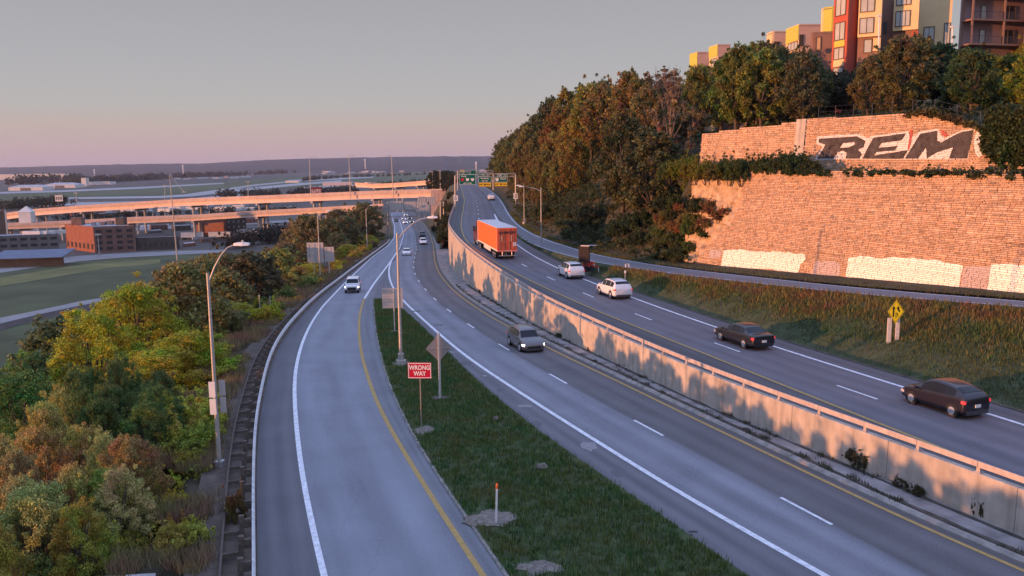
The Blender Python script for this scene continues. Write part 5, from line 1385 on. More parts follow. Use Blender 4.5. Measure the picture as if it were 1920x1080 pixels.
# ------------------------------------------------------------------ vehicles
def wheel(t, x, y, r=.34, w=.23, dual=False):
    s = 1 if y > 0 else -1
    ty = MB().tube([(x, y - s * w, r), (x, y - s * .02, r), (x, y, r)], [r, r, r * .93], 18).build('tyre', RUBBER, t, True)
    MB().tube([(x, y - s * .01, r), (x, y + s * .012, r)], [r * .68, r * .6], 14).build('rim', ALLOY, ty)
    return ty
KINDS = {
 'suv': dict(r=.36, wx=(1.40, -1.38), L=[(-2.28, .42, .86, .95, .74, .70), (-2.22, .30, 1.0, 1.08, .88, .80), (-2.05, .24, 1.07, 1.36, .92, .72), (-1.70, .22, 1.09, 1.60, .93, .66), (-.9, .20, 1.07, 1.68, .94, .66), (0, .20, 1.04, 1.68, .94, .66), (.55, .20, 1.02, 1.56, .94, .66), (1.25, .20, 1.0, 1.08, .94, .80), (1.8, .22, .95, 1.0, .92, .80), (2.15, .26, .80, .84, .87, .74), (2.3, .38, .62, .66, .76, .66)]),
 'hatch': dict(r=.32, wx=(1.28, -1.24), L=[(-1.95, .40, .82, .92, .72, .66), (-1.88, .26, .96, 1.06, .84, .74), (-1.68, .22, 1.04, 1.24, .87, .68), (-1.15, .20, 1.03, 1.43, .88, .60), (-.6, .18, .99, 1.52, .89, .62), (.0, .18, .95, 1.54, .89, .62), (.5, .18, .93, 1.43, .89, .62), (1.18, .18, .90, .98, .88, .74), (1.68, .2, .83, .88, .86, .74), (1.98, .25, .68, .72, .80, .68), (2.1, .36, .52, .56, .68, .62)]),
 'sedan': dict(r=.33, wx=(1.42, -1.40), L=[(-2.42, .42, .78, .88, .74, .70), (-2.35, .28, .90, 1.0, .86, .78), (-1.75, .22, .96, 1.06, .90, .76), (-1.05, .20, .96, 1.36, .91, .62), (-.5, .20, .94, 1.44, .92, .62), (.0, .20, .93, 1.45, .92, .62), (.45, .2, .92, 1.36, .92, .62), (1.25, .2, .90, .97, .91, .78), (1.95, .22, .82, .87, .88, .76), (2.3, .26, .68, .72, .82, .70), (2.43, .36, .54, .58, .72, .64)]),
 'jeep': dict(r=.42, wx=(1.4, -1.35), L=[(-2.2, .55, 1.0, 1.1, .84, .80), (-2.15, .45, 1.14, 1.25, .90, .84), (-2.08, .42, 1.17, 1.70, .91, .76), (-1.9, .42, 1.18, 1.88, .91, .74), (-1.0, .42, 1.18, 1.90, .91, .74), (-.2, .42, 1.17, 1.90, .91, .74), (.35, .42, 1.16, 1.80, .91, .74), (.8, .42, 1.14, 1.22, .91, .84), (1.6, .45, 1.10, 1.17, .90, .80), (2.02, .48, 1.02, 1.08, .88, .78), (2.12, .55, .9, .95, .82, .74)]),
}
def paint_mat(n, c, metal=.2): return mat('paint_' + n, c, .32, metal, .04, 2, coat=.6, spec=.45)
def car(name, label, kind, col, pos, head, lit=False, tail=.5, lower=None, group=None):
    K = KINDS[kind]; S = K['L']; t = thing(name, label, 'car', pos, math.atan2(head.y, head.x), group)
    rows = []
    for x, z0, zb, zt, wb, wt in S:
        half = [(wb * .80, z0), (wb * .95, z0 + .06), (wb, z0 + .35 * (zb - z0)), (wb * .985, z0 + .8 * (zb - z0)), (wb * .95, zb), (wt * 1.03, zt - .10 * (zt - zb) - .02), (wt * .88, zt - .004), (wt * .45, zt + .012)]
        rows.append([Vector((x, y, z)) for y, z in half] + [Vector((x, -y, z)) for y, z in reversed(half)])
    n = len(rows[0]); nr_ = len(rows)
    def cr(p0, p1, p2, p3, t_, k=.38):
        m1 = (p2 - p0) * k; m2 = (p3 - p1) * k; t2 = t_ * t_; t3 = t2 * t_
        return p1 * (2 * t3 - 3 * t2 + 1) + m1 * (t3 - 2 * t2 + t_) + p2 * (-2 * t3 + 3 * t2) + m2 * (t3 - t2)
    def ringp(j, v):
        i = min(int(v), n - 2); t_ = v - i; r = rows[j]; return cr(r[max(i - 1, 0)], r[i], r[i + 1], r[min(i + 2, n - 1)], t_)
    def G(u, v):
        j = min(int(u), nr_ - 2); return cr(ringp(max(j - 1, 0), v), ringp(j, v), ringp(j + 1, v), ringp(min(j + 2, nr_ - 1), v), u - j)
    us = [j + k / 3 for j in range(nr_ - 1) for k in range(3)] + [nr_ - 1]; vs = [i + k / 2 for i in range(n - 1) for k in range(2)] + [n - 1]
    b = MB(); m_ = len(vs)
    for u in us: b.v += [tuple(G(u, v)) for v in vs]
    for j in range(len(us) - 1):
        for i in range(m_): a = j * m_ + i; c = j * m_ + (i + 1) % m_; b.f.append((a, c, c + m_, a + m_))
    b.f.append(tuple(range(m_))[::-1]); b.f.append(tuple((len(us) - 1) * m_ + i for i in range(m_)))
    body = b.build('body', col, t, True, 50)
    def patch(u0, u1, v0, v1, nm, o=.012, nu=4, nv=5):
        q = MB()
        for a in range(nu + 1):
            for c in range(nv + 1):
                u = u0 + (u1 - u0) * a / nu; v = v0 + (v1 - v0) * c / nv; p = G(u, v); d1 = G(u + .02, v) - G(u - .02, v); d2 = G(u, v + .02) - G(u, v - .02)
                nn = d1.cross(d2).normalized(); nn = nn if nn.dot(p - Vector((p.x * .7, 0, .75))) > 0 else -nn; q.v.append(tuple(p + nn * o))
        q.f = [(a * (nv + 1) + c, a * (nv + 1) + c + 1, (a + 1) * (nv + 1) + c + 1, (a + 1) * (nv + 1) + c) for a in range(nu) for c in range(nv)]
        return q.build(nm, GLASS, t, True, 60)
    patch(6.12, 6.93, 5.7, n - 1 - 5.7, 'windshield', nv=8)
    patch(2.08, 2.9, 5.7, n - 1 - 5.7, 'rear_window', nv=8)
    for f in (lambda v: v, lambda v: n - 1 - v):
        for u0, u1 in ((2.75, 3.7), (3.78, 4.9), (4.98, 6.35)): patch(u0, u1, f(4.1), f(4.93), 'side_window', .010, 5, 3)
    wmax = max(s_[4] for s_ in S)
    for wx in K['wx']:
        for sy in (-1, 1):
            MB().tube([(wx, sy * (wmax - .2), K['r'] + .02), (wx, sy * (wmax + .002), K['r'] + .02)], K['r'] * 1.15, 20).build('wheel_arch', BLACK, t)
            wheel(t, wx, sy * (wmax + .015), K['r'])
    xf = S[-2][0]; wf = S[-2][4]; zf_ = S[-2][2] - .13; xr = S[1][0]; wr = S[1][4]; zr = S[1][2] - .10
    for sy in (-1, 1):
        MB().box((xf - .08, sy * (wf - .14), zf_), (.30, .32, .13), Matrix.Rotation(-sy * .3, 3, 'Z')).build('headlight', HEADLIGHT if lit else mat('lamp_clear', (.5, .5, .52), .15), t)
        MB().box((xr + .06, sy * (wr - .10), zr), (.22, .24, .14), Matrix.Rotation(sy * .3, 3, 'Z')).build('taillight', TAILLIGHT, t)
        MB().tube([(S[7][0] - .28, sy * (wmax - .02), S[7][2] + .08), (S[7][0] - .26, sy * (wmax + .16), S[7][2] + .1)], [.07, .085], 8).build('mirror', col, t)
    MB().box((S[-1][0] - .01, 0, (S[-1][1] + S[-1][3]) / 2 - .03), (.06, S[-1][4] * 1.4, .16 if kind != 'jeep' else .34)).build('grille', BLACK, t)
    MB().box((S[0][0] + .05, 0, S[0][1] - .07), (.16, S[0][4] * 1.9, .2)).build('bumper', lower or DARKSTEEL, t)
    MB().box((S[-1][0] - .05, 0, S[-1][1] - .06), (.16, S[-1][4] * 1.9, .14)).build('bumper', lower or DARKSTEEL, t)
    MB().box((S[0][0] - .02, 0, S[0][2] - .17), (.03, .34, .15)).build('number_plate', WHITE, t)
    if kind == 'suv':
        for sy in (-1, 1): MB().tube([(-1.6, sy * .60, 1.64), (-.8, sy * .62, 1.72), (.2, sy * .60, 1.68)], .02, 6).build('roof_rail', DARKSTEEL, t)
    return t
def on(px, py, zf): return at_z(px, py, zf)
def hd(line, y, away=True): v = line.tan(y); return v if away else -v
CW = paint_mat('white', (.74, .74, .75), 0); CK = paint_mat('black', (.012, .012, .016), 0); CD = paint_mat('plum', (.013, .011, .018), 0); CG = paint_mat('grey', (.13, .13, .135), .2); CS = paint_mat('silver', (.42, .42, .44), .6)
for nm, lab, kd, col, px, py, ln, zf, away, lit in (
  ('suv', 'white SUV driving past the portable message board', 'suv', CW, 1070, 519, UW, z_up, True, False),
  ('suv', 'white SUV beside the thin delineator post on the upper road', 'suv', CW, 1151, 555, UW, z_up, True, False),
  ('sedan', 'black sedan on the upper road opposite the grass bank', 'sedan', CK, 1393, 644, UW, z_up, True, False),
  ('hatchback', 'dark plum hatchback on the upper road below the merge sign', 'hatch', CD, 1770, 766, UW, z_up, True, False),
  ('suv', 'white SUV far up the upper road near the gantry', 'suv', CW, 921, 375, UW, z_up, True, False),
  ('suv', 'dark grey SUV with lit headlights driving beside the retaining wall', 'suv', CG, 985, 652, MY, z_low, False, True),
  ('jeep', 'boxy white off-roader with lit headlights coming along the ramp', 'jeep', CW, 662, 547, RW, z_low, False, True),
  ('sedan', 'white sedan with lit headlights on the lower road behind the median lamp post', 'sedan', CW, 763, 478, MD, z_low, False, False),
  ('suv', 'white SUV with dark grille leading a black SUV on the lower road', 'suv', CW, 793.5, 458, MD, z_low, False, False),
  ('suv', 'black SUV following a white one on the lower road', 'suv', CK, 792, 444, MD, z_low, False, False)):
    p = on(px, py, zf); p.z += .01
    car(nm, lab, kd, col, p, hd(ln, p.y, away), lit, lower=(col if kd == 'sedan' else None))
for i, (px, py, c_, kd) in enumerate(((760, 419.5, CW, 'suv'), (772, 417, CG, 'sedan'), (757, 412, CS, 'suv'), (760.5, 404.5, CW, 'sedan'), (768, 411, CK, 'suv'), (743, 416, CK, 'suv'))):
    p = on(px, py, z_low); p.z += .01
    car('car', ['white SUV leading the distant queue of lit headlights below the grey gantry', 'grey sedan beside the leading white SUV in the distant queue', 'silver SUV in the distant queue behind the leading white SUV', 'white sedan last in the distant queue under the grey gantry', 'black SUV with lit headlights inside the distant queue', 'black SUV on the far ramp beside the distant queue'][i], kd, c_, p, hd(MD, p.y, False), px != 743, group='distant queue of cars on the lower road')

# orange semi-trailer truck
TO = mat('trailer_orange', (.85, .17, .035), .45, 0, .05, 1.2); TR = mat('trailer_door', (.66, .12, .06), .55, 0, .2, 1.5, streak=.3); TROOF = mat('trailer_roof', (.62, .62, .64), .5, .2, .1)
pr_ = on(951, 487, z_up); hv = Vector((-3.3, 17, 0)).normalized()
t = thing('semi_truck', 'orange semi-trailer truck with white trailer roof driving away on the upper road', 'truck', pr_, math.atan2(hv.y, hv.x))
TL = 16.1; tw = 1.3; zb, zt = 1.15, 4.1
body = MB().box((TL / 2, 0, (zb + zt) / 2), (TL, 2 * tw, zt - zb)).build('trailer_body', TO, t)
MB().box((TL / 2, 0, zt + .02), (TL + .04, 2 * tw + .02, .04)).build('trailer_roof', TROOF, body)
MB().box((TL / 2, tw + .012, zb + .05), (TL, .025, .16)).build('side_rail', WHITE, body); MB().box((TL / 2, -tw - .012, zb + .05), (TL, .025, .16)).build('side_rail', WHITE, body)
MB().box((TL - .06, tw + .012, (zb + zt) / 2), (.14, .024, zt - zb - .3)).build('corner_post', WHITE, body); MB().box((.05, tw + .012, (zb + zt) / 2), (.1, .024, zt - zb - .3)).build('corner_post', mat('corner_pale', (.75, .4, .3), .5), body)
for i in range(12): MB().box((1.2 + i * 1.22, tw + .006, (zb + zt) / 2 + .1), (.03, .012, zt - zb - .35)).build('panel_seam', TR, body)
for sy in (-1, 1):
    d_ = MB().box((-.02, sy * .62, (zb + zt) / 2), (.05, 1.2, zt - zb - .22)).build('rear_door', TR, t)
    for k in (-.28, .28): MB().tube([(-.065, sy * .62 + k, zb + .15), (-.065, sy * .62 + k, zt - .2)], .02, 6).build('lock_rod', DARKSTEEL, d_)
    MB().box((-.06, sy * .62 + .05, zt - 1.35), (.02, .12, .75)).build('door_strip', mat('door_pale', (.72, .45, .30), .6), d_)
    for yy in (.5, .75, 1.0): MB().box((-.055, sy * yy * 1.18, zb - .03), (.05, .16, .08)).build('taillight', TAILLIGHT, t)
    MB().tube([(-.02, sy * .62, .55), (-.02, sy * .62, zb - .05)], .05, 6).build('guard_strut', GALV, t)
text_mesh('lettering', 'SCHNEIDER', .42, BLACK, t, (-.075, 0, zt - .62), (math.pi / 2, 0, -math.pi / 2), bold=.02)
MB().box((-.06, -.98, 2.0), (.02, .4, .5)).build('placard', WHITE, t)
MB().box((-.02, 0, .52), (.1, 2.3, .1)).build('underride_guard', GALV, t)
MB().box((-.03, 0, zb - .02), (.06, 2.6, .14)).build('rear_sill', mat('sill', (.6, .35, .3), .6), t)
MB().box((3.6, 0, .85), (5.0, 1.0, .3)).build('trailer_bogie', DARKSTEEL, t)
for wx in (1.9, 3.2):
    for sy in (-1, 1):
        wheel(t, wx, sy * 1.27, .5, .28); wheel(t, wx, sy * .92, .5, .28)
for sy in (-1, 1): MB().box((8.2, sy * 1.22, .85), (5.6, .04, .55)).build('side_skirt', mat('skirt', (.6, .6, .6), .5), t)
MB().box((12.8, .6, .6), (.14, .14, 1.1)).box((12.8, -.6, .6), (.14, .14, 1.1)).build('landing_leg', GALV, t)
CABR = paint_mat('cab', (.16, .045, .045), .1)
cab = MB(); prof = [(16.6, .9), (16.6, 3.7), (17.4, 3.95), (18.7, 3.5), (19.3, 2.45), (21.0, 2.05), (21.3, 1.0), (21.2, .6), (16.6, .6)]
cab.prism([(x, -1.2, z) for x, z in prof], (0, 2.4, 0)); cb = cab.build('cab', CABR, t)
MB().poly([(18.75, -1.05, 3.4), (18.75, 1.05, 3.4), (19.32, 1.1, 2.55), (19.32, -1.1, 2.55)]).build('windshield', GLASS, cb)
for sy in (-1, 1):
    MB().box((18.4, sy * 1.205, 2.75), (.8, .02, .65)).build('side_window', GLASS, cb); MB().box((18.9, sy * 1.45, 2.7), (.1, .3, .75)).build('mirror', DARKSTEEL, cb)
    MB().box((17.2, sy * 1.1, .8), (1.5, .3, .55)).build('fuel_tank', ALLOY, t)
    MB().tube([(16.55, sy * 1.0, .8), (16.55, sy * 1.0, 3.9)], .08, 8).build('exhaust_stack', ALLOY, t)
    for wx in (13.9, 15.2): wheel(t, wx, sy * 1.27, .5, .28)
    wheel(t, 20.3, sy * 1.25, .5, .3)
MB().box((16.8, 0, .75), (8.6, .8, .25)).build('chassis', DARKSTEEL, t)

# ------------------------------------------------------------------ buildings
WINFRAME = mat('window_frame', (.10, .075, .065), .6, 0, .1)
PANEB = mat('pane_pale', (.42, .45, .44), .12, 0, .12, .7, spec=.5)
PANED = mat('pane_dark', (.035, .035, .04), .15, 0, .2, .7, spec=.4)
class Block:
    """an upright block given by three corners of its footprint: left a, front b, right c"""
    def __init__(self, apx, bpx, cpx, Y, da, dc, z0, z1, root):
        py = 300
        g_ = lambda px, yy: Vector((at_y(px, py, yy).x, yy, 0))
        self.a, self.b, self.c = g_(apx, Y + da), g_(bpx, Y), g_(cpx, Y + dc); self.d = self.a + self.c - self.b
        self.z0, self.z1, self.root = z0, z1, root
        self.o = root.location
    def L(self, p, z): return Vector((p.x - self.o.x, p.y - self.o.y, z - self.o.z))
    def wall(self, P, Q, m, name='wall', th=.3, z0=None, z1=None, out=0.0):
        z0 = self.z0 if z0 is None else z0; z1 = self.z1 if z1 is None else z1
        n = self.nrm(P, Q); return MB().prism([self.L(P + n * out, z0), self.L(Q + n * out, z0), self.L(Q + n * out, z1), self.L(P + n * out, z1)], -n * th).build(name, m, self.root)
    def nrm(self, P, Q):
        d = (Q - P).normalized(); n = Vector((d.y, -d.x, 0)); return n if n.dot((P + Q) / 2 - (self.a + self.c) / 2) > 0 else -n
    def shell(self, ml, mr, mroof, rim=.35):
        self.wall(self.a, self.b, ml); self.wall(self.b, self.c, mr); self.wall(self.c, self.d, mr); self.wall(self.d, self.a, ml)
        MB().prism([self.L(p, self.z1 - rim) for p in (self.a, self.b, self.c, self.d)], (0, 0, .12)).build('roof', mroof, self.root)
        return self
    def win(self, P, Q, u0, u1, z0, z1, m=PANED, fr=.10, frm=WINFRAME, bars=1, base=.0):
        n = self.nrm(P, Q); d = Q - P; A = P + d * u0; B = P + d * u1; w = (B - A).length; e = (B - A).normalized()
        fm = MB()
        def bar(s0, s1, y0, y1): fm.prism([self.L(A + e * s0 + n * base, y0), self.L(A + e * s1 + n * base, y0), self.L(A + e * s1 + n * base, y1), self.L(A + e * s0 + n * base, y1)], n * .10)
        bar(0, w, z1 - fr, z1); bar(0, w, z0, z0 + fr); bar(0, fr, z0 + fr, z1 - fr); bar(w - fr, w, z0 + fr, z1 - fr)
        for k in range(bars): q = w * (k + 1) / (bars + 1); bar(q - fr * .3, q + fr * .3, z0 + fr, z1 - fr)
        f = fm.build('window', frm, self.root)
        MB().prism([self.L(A + e * fr + n * (.02 + base), z0 + fr), self.L(B - e * fr + n * (.02 + base), z0 + fr), self.L(B - e * fr + n * (.02 + base), z1 - fr), self.L(A + e * fr + n * (.02 + base), z1 - fr)], n * .02).build('pane', m, f)
# ---- apartment block on the bluff
TAN = mat('tan_cladding', (.52, .34, .27), .8, 0, .06, 1); LIME = mat('lime_cladding', (.48, .50, .09), .7, 0, .05, 1); CREAM = mat('cream_cladding', (.72, .55, .30), .75, 0, .05, 1)
BRN = mat('brown_cladding', (.25, .145, .11), .8, 0, .08, 1); REDC = mat('red_cladding', (.44, .095, .06), .7, 0, .06, 1); FLATROOF = mat('flat_roof', (.30, .30, .31), .9, 0, .15, .4)
Z0A = 17.5
ap = thing('apartment_building', 'stepped apartment block in red, lime, cream and tan on top of the bluff', 'building', (at_y(1590, 300, 118).x, 118, Z0A))
zt_ = lambda px, py, Y: at_y(px, py, Y).z
B1 = Block(1290, 1304, 1325, 168, 3, .2, Z0A, zt_(1304, 97, 168), ap).shell(TAN, TAN, FLATROOF); B1.wall(B1.a, B1.b, LIME, 'colour_panel', .08, B1.z1 - 2.6, B1.z1 - .1, .09)
B2 = Block(1325, 1341, 1364, 158, 3.5, .2, Z0A, zt_(1341, 83, 158), ap).shell(CREAM, TAN, FLATROOF); B2.wall(B2.a, B2.b, LIME, 'colour_panel', .08, B2.z1 - 2.0, B2.z1 - .1, .09)
B2.win(B2.a, B2.b, .3, .95, B2.z1 - 4.2, B2.z1 - 2.3, PANEB); B2.win(B2.b, B2.c, .1, .4, B2.z1 - 4.4, B2.z1 - 2.2, PANED)
B2.win(B2.a, B2.b, .3, .95, B2.z1 - 7.2, B2.z1 - 5.0, PANEB)
B2b = Block(1364, 1372, 1434, 152, 2.5, .2, Z0A, zt_(1372, 90, 152), ap).shell(BRN, TAN, FLATROOF)
B3 = Block(1430, 1441, 1469, 145, 3, .2, Z0A, zt_(1441, 58, 145), ap).shell(CREAM, TAN, FLATROOF); B3.win(B3.b, B3.c, .08, .5, B3.z1 - 3.0, B3.z1 - 1.7, PANED)
B4 = Block(1466, 1489, 1532, 138, 5, .2, Z0A, zt_(1489, 45, 138), ap).shell(CREAM, TAN, FLATROOF); B4.wall(B4.a, B4.b, LIME, 'colour_panel', .08, B4.z1 - 2.4, B4.z1 - .1, .09)
B4.win(B4.a, B4.b, .2, .95, B4.z1 - 3.8, B4.z1 - 2.5, PANEB, bars=2); B4.win(B4.b, B4.c, .02, .22, B4.z1 - 3.4, B4.z1 - 1.6, PANED)
B5 = Block(1511, 1515, 1552, 127, 1.5, -.6, Z0A, zt_(1515, 60, 127), ap).shell(BRN, BRN, FLATROOF); B5.win(B5.b, B5.c, .15, .42, B5.z1 - 2.6, B5.z1 - .7, mat('blind', (.55, .38, .22), .7), bars=0)
B6 = Block(1530, 1533, 1552, 133, 1.5, -1, Z0A, zt_(1533, 14, 133), ap).shell(CREAM, LIME, FLATROOF)
B7 = Block(1551, 1578, 1597, 117, 2.8, 1.2, Z0A, zt_(1578, -14, 117), ap).shell(REDC, REDC, FLATROOF)
fl = [zt_(1565, y, 118.5) for y in (2, 30, 42, 74, 90, 110, 124, 140)]
for i, (y1_, y0_, m_) in enumerate(((-8, 30, PANEB), (42, 76, PANEB), (76.5, 88, None), (89, 112, PANEB), (112.5, 125, None), (126, 150, PANEB))):
    za, zb_ = zt_(1565, y0_, 118.5), zt_(1565, y1_, 118.5)
    if m_: B7.win(B7.a, B7.b, .16, .86, za, zb_, m_, .10, WINFRAME, 1)
    else: B7.wall(B7.a.lerp(B7.b, .16), B7.a.lerp(B7.b, .86), CREAM if i > 3 else LIME, 'colour_panel', .06, za, zb_, .07)
B8 = Block(1596, 1598, 1640, 117.5, 1, -1.5, Z0A, zt_(1610, -14, 117), ap).shell(BRN, BRN, FLATROOF)
B8.wall(B8.b, B8.c, CREAM, 'bay', .5, zt_(1610, 70, 117), zt_(1610, -10, 117), .45)
B8.win(B8.b, B8.c, .06, .70, zt_(1610, 64, 117), zt_(1610, 34, 117), PANEB, .1, WINFRAME, 1, .46); B8.win(B8.b, B8.c, .06, .70, zt_(1610, 24, 117), zt_(1610, -4, 117), PANEB, .1, WINFRAME, 1, .46)
B8.win(B8.b, B8.c, .26, .64, zt_(1610, 100, 117), zt_(1610, 74, 117), PANEB, .1, WINFRAME, 0)
B8.wall(B8.b.lerp(B8.c, .68), B8.c, CREAM, 'colour_panel', .1, zt_(1610, 97, 117), zt_(1610, 73, 117), .12)
B9 = Block(1640, 1641, 1661, 119.6, .3, -.4, Z0A, zt_(1650, -14, 119), ap).shell(BRN, BRN, FLATROOF)
B9.win(B9.b, B9.c, .1, .45, zt_(1650, 62, 119), zt_(1650, 40, 119), PANED, .08)
B10 = Block(1660, 1662, 1708, 118, .8, -1.6, Z0A, zt_(1680, -14, 117), ap).shell(BRN, BRN, FLATROOF)
B10.wall(B10.b, B10.c, CREAM, 'bay', .5, zt_(1680, 57, 117), zt_(1680, -10, 117), .45); B10.win(B10.b, B10.c, .08, .68, zt_(1680, 50, 117), zt_(1680, 20, 117), PANEB, .1, WINFRAME, 2, .46); B10.win(B10.b, B10.c, .08, .68, zt_(1680, 10, 117), zt_(1680, -8, 117), PANEB, .1, WINFRAME, 2, .46)
B10.wall(B10.c.lerp(B10.b, .25), B10.c, REDC, 'colour_panel', .1, zt_(1680, 100, 117), zt_(1680, 60, 117), .12)
B11 = Block(1708, 1709, 1768, 119.5, .5, -1.6, Z0A, zt_(1730, -14, 119), ap).shell(CREAM, CREAM, FLATROOF); B11.win(B11.b, B11.c, .15, .5, zt_(1730, 80, 119), zt_(1730, 50, 119), PANEB)
B11.win(B11.b, B11.c, .78, .98, zt_(1730, 100, 119), zt_(1730, 45, 119), PANEB)
B12 = Block(1784, 1786, 1905, 119.5, .5, 2.5, Z0A, zt_(1840, -14, 119), ap).shell(BRN, mat('mauve_cladding', (.30, .20, .20), .8, 0, .06, 1), FLATROOF)
for f_ in (84, 38, -8):
    zf0 = zt_(1840, f_, 118)
    n = B12.nrm(B12.b, B12.c); MB().prism([B12.L(B12.b + n * .05, zf0), B12.L(B12.c + n * .05, zf0), B12.L(B12.c + n * 1.9, zf0), B12.L(B12.b + n * 1.9, zf0)], (0, 0, .22)).build('balcony_slab', BRN, ap)
    e = (B12.c - B12.b).normalized(); wd_ = (B12.c - B12.b).length
    for k in range(3): q = B12.b + e * (.2 + (wd_ - .4) * k / 2) + n * 1.75; MB().box(B12.L(q, zf0 + 1.7), (.2, .2, 2.95)).build('balcony_post', BRN, ap)
    rl = MB()
    for k in range(int(wd_ / .18)): q = B12.b + e * (.1 + k * .18) + n * 1.8; rl.box(B12.L(q, zf0 + .72), (.03, .03, .95))
    qa = B12.L(B12.b + n * 1.8, zf0 + 1.2); qb = B12.L(B12.c + n * 1.8, zf0 + 1.2); rl.tube([qa, qb], .035, 5); rl.build('balcony_railing', DARKSTEEL, ap)
    B12.win(B12.b, B12.c, .28, .37, zf0 + .3, zf0 + 2.3, PANEB, .08, WINFRAME, 0); B12.win(B12.b, B12.c, .62, .82, zf0 + .25, zf0 + 2.4, PANED, .08)
B13 = Block(1904, 1906, 1980, 118, 1, 2, Z0A, zt_(1930, -14, 118), ap).shell(BRN, BRN, FLATROOF); B13.win(B13.b, B13.c, .05, .5, zt_(1930, 76, 118), zt_(1930, 50, 118), PANED)
for px, y0_, y1_ in ((1648.5, 78, 30), (1786, 110, 50)):
    b = at_y(px, y0_ + 40, 112); b.z = max(b.z, 18); tp = at_y(px, y1_, 112); s = thing('lamp_pole', 'slim white pole in front of the %s' % ('cream bays of the flats' if px < 1700 else 'balconies of the flats'), 'pole', b)
    MB().tube([(0, 0, -2), tp - b], .09, 8).build('pole', WHITE, s); MB().box(tp - b, (.5, .3, .2)).build('lamp_head', WHITE, s)

# ---- valley buildings
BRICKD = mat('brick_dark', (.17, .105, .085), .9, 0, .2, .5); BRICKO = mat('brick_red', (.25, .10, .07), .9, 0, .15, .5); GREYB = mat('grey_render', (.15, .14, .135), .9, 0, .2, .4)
ROOFL = mat('roof_pale', (.42, .43, .46), .9, 0, .25, .15); ROOFB = mat('roof_blue', (.13, .17, .24), .7, .1, .12, .3); DARKB = mat('dark_shed', (.09, .075, .065), .9, 0, .2, .5); OFFW = mat('off_white', (.62, .60, .57), .7, 0, .08, .3)
def bld(name, label, apx, bpx, cpx, bpy, tpy, da, dc, ml, mr, mroof, cat='building', group=None, zbase=None):
    P_ = at_z(bpx, bpy, VALLEY if zbase is None else zbase); Y = P_.y
    r_ = thing(name, label, cat, (P_.x, P_.y, P_.z), 0, group); B = Block(apx, bpx, cpx, Y, da, dc, P_.z - .5, at_y(bpx, tpy, Y).z, r_).shell(ml, mr, mroof)
    return r_, B
def grid(B, P, Q, cols, rows, z0, z1, m=PANED, fu=.62, fv=.62, frm=WINFRAME):
    for i in range(cols):
        for j in range(rows):
            u = (i + .5) / cols; zc = z0 + (z1 - z0) * (j + .5) / rows; hz = (z1 - z0) / rows * fv / 2
            B.win(P, Q, u - fu / cols / 2, u + fu / cols / 2, zc - hz, zc + hz, m, .18, frm, 2)
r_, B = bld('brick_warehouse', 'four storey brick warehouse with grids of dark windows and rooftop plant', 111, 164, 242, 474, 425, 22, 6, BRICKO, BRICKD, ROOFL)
grid(B, B.b, B.c, 4, 4, B.z0 + 1, B.z1 - 1); grid(B, B.a, B.b, 7, 1, B.z0 + 1.5, B.z0 + 5, PANED, .45, .8)
for k in range(7):
    q = B.b.lerp(B.d, .3 + .08 * k) + Vector((random.uniform(-4, 6), random.uniform(-2, 3), 0)); MB().box(B.L(q, B.z1 + .6), (random.uniform(1.5, 3.5), random.uniform(1.5, 3), random.uniform(.8, 1.8))).build('rooftop_unit', random.choice([OFFW, ROOFB, GREYB]), r_)
MB().box(B.L(B.a.lerp(B.b, .25) + Vector((3, 1, 0)), B.z1 + 1.5), (5, 4, 4)).build('stair_head', BRICKD, r_)
MB().box(B.L(B.c.lerp(B.d, .3) + Vector((-2, 1, 0)), B.z1 + 1.5), (4, 4, 4)).build('lift_house', DARKB, r_)
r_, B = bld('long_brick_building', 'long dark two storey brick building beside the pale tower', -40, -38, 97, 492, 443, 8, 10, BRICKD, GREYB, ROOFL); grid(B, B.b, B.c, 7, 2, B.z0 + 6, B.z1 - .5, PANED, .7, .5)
for k in range(6):
    q = B.b.lerp(B.c, .35 + .1 * k) + Vector((2, 6 + random.uniform(-2, 3), 0)); MB().box(B.L(q, B.z1 + .5), (3, 2.5, 1.4)).build('rooftop_unit', OFFW, r_)
r_, B = bld('loading_shed', 'low shed with a pale blue metal roof by the valley road', -40, -38, 103, 503, 486, 2, 6, DARKB, DARKB, ROOFB)
zz = B.z1; MB().prism([B.L(B.b + Vector((0, -3, 0)), zz), B.L(B.c + Vector((1, -3, 0)), zz), B.L(B.c + Vector((0, 11, 0)), zz + 2.2), B.L(B.b + Vector((0, 11, 0)), zz + 2.2)], (0, 0, .3)).build('sloping_roof', ROOFB, r_)
# pale square tower with pyramid cap
P_ = at_z(52, 455, VALLEY); Y = P_.y + 20; hw = 11.5 * Y / F; zt0 = at_y(52, 397, Y).z; zt1 = at_y(52, 386, Y).z; x_ = at_y(52, 420, Y).x
s = thing('pale_tower', 'pale square concrete tower with pyramid cap rising behind the long brick building', 'tower', (x_, Y, VALLEY), .12)
MB().box((0, 0, (zt0 - VALLEY) / 2), (2 * hw * .92, 2 * hw * .92, zt0 - VALLEY)).build('shaft', OFFW, s)
cp = MB(); cp.v = [(-hw, -hw, zt0 - VALLEY), (hw, -hw, zt0 - VALLEY), (hw, hw, zt0 - VALLEY), (-hw, hw, zt0 - VALLEY), (0, 0, zt1 - VALLEY)]; cp.f = [(0, 1, 4), (1, 2, 4), (2, 3, 4), (3, 0, 4), (3, 2, 1, 0)]; cp.build('pyramid_cap', OFFW, s)
MB().prism([(hw * .05, -hw * .93, zt0 - VALLEY - 7), (hw * .5, -hw * .93, zt0 - VALLEY - 7.5), (hw * .55, -hw * .93, zt0 - VALLEY - 9.5), (hw * .2, -hw * .93, zt0 - VALLEY - 10)], (0, -.03, 0)).build('painted_emblem', GREYB, s)
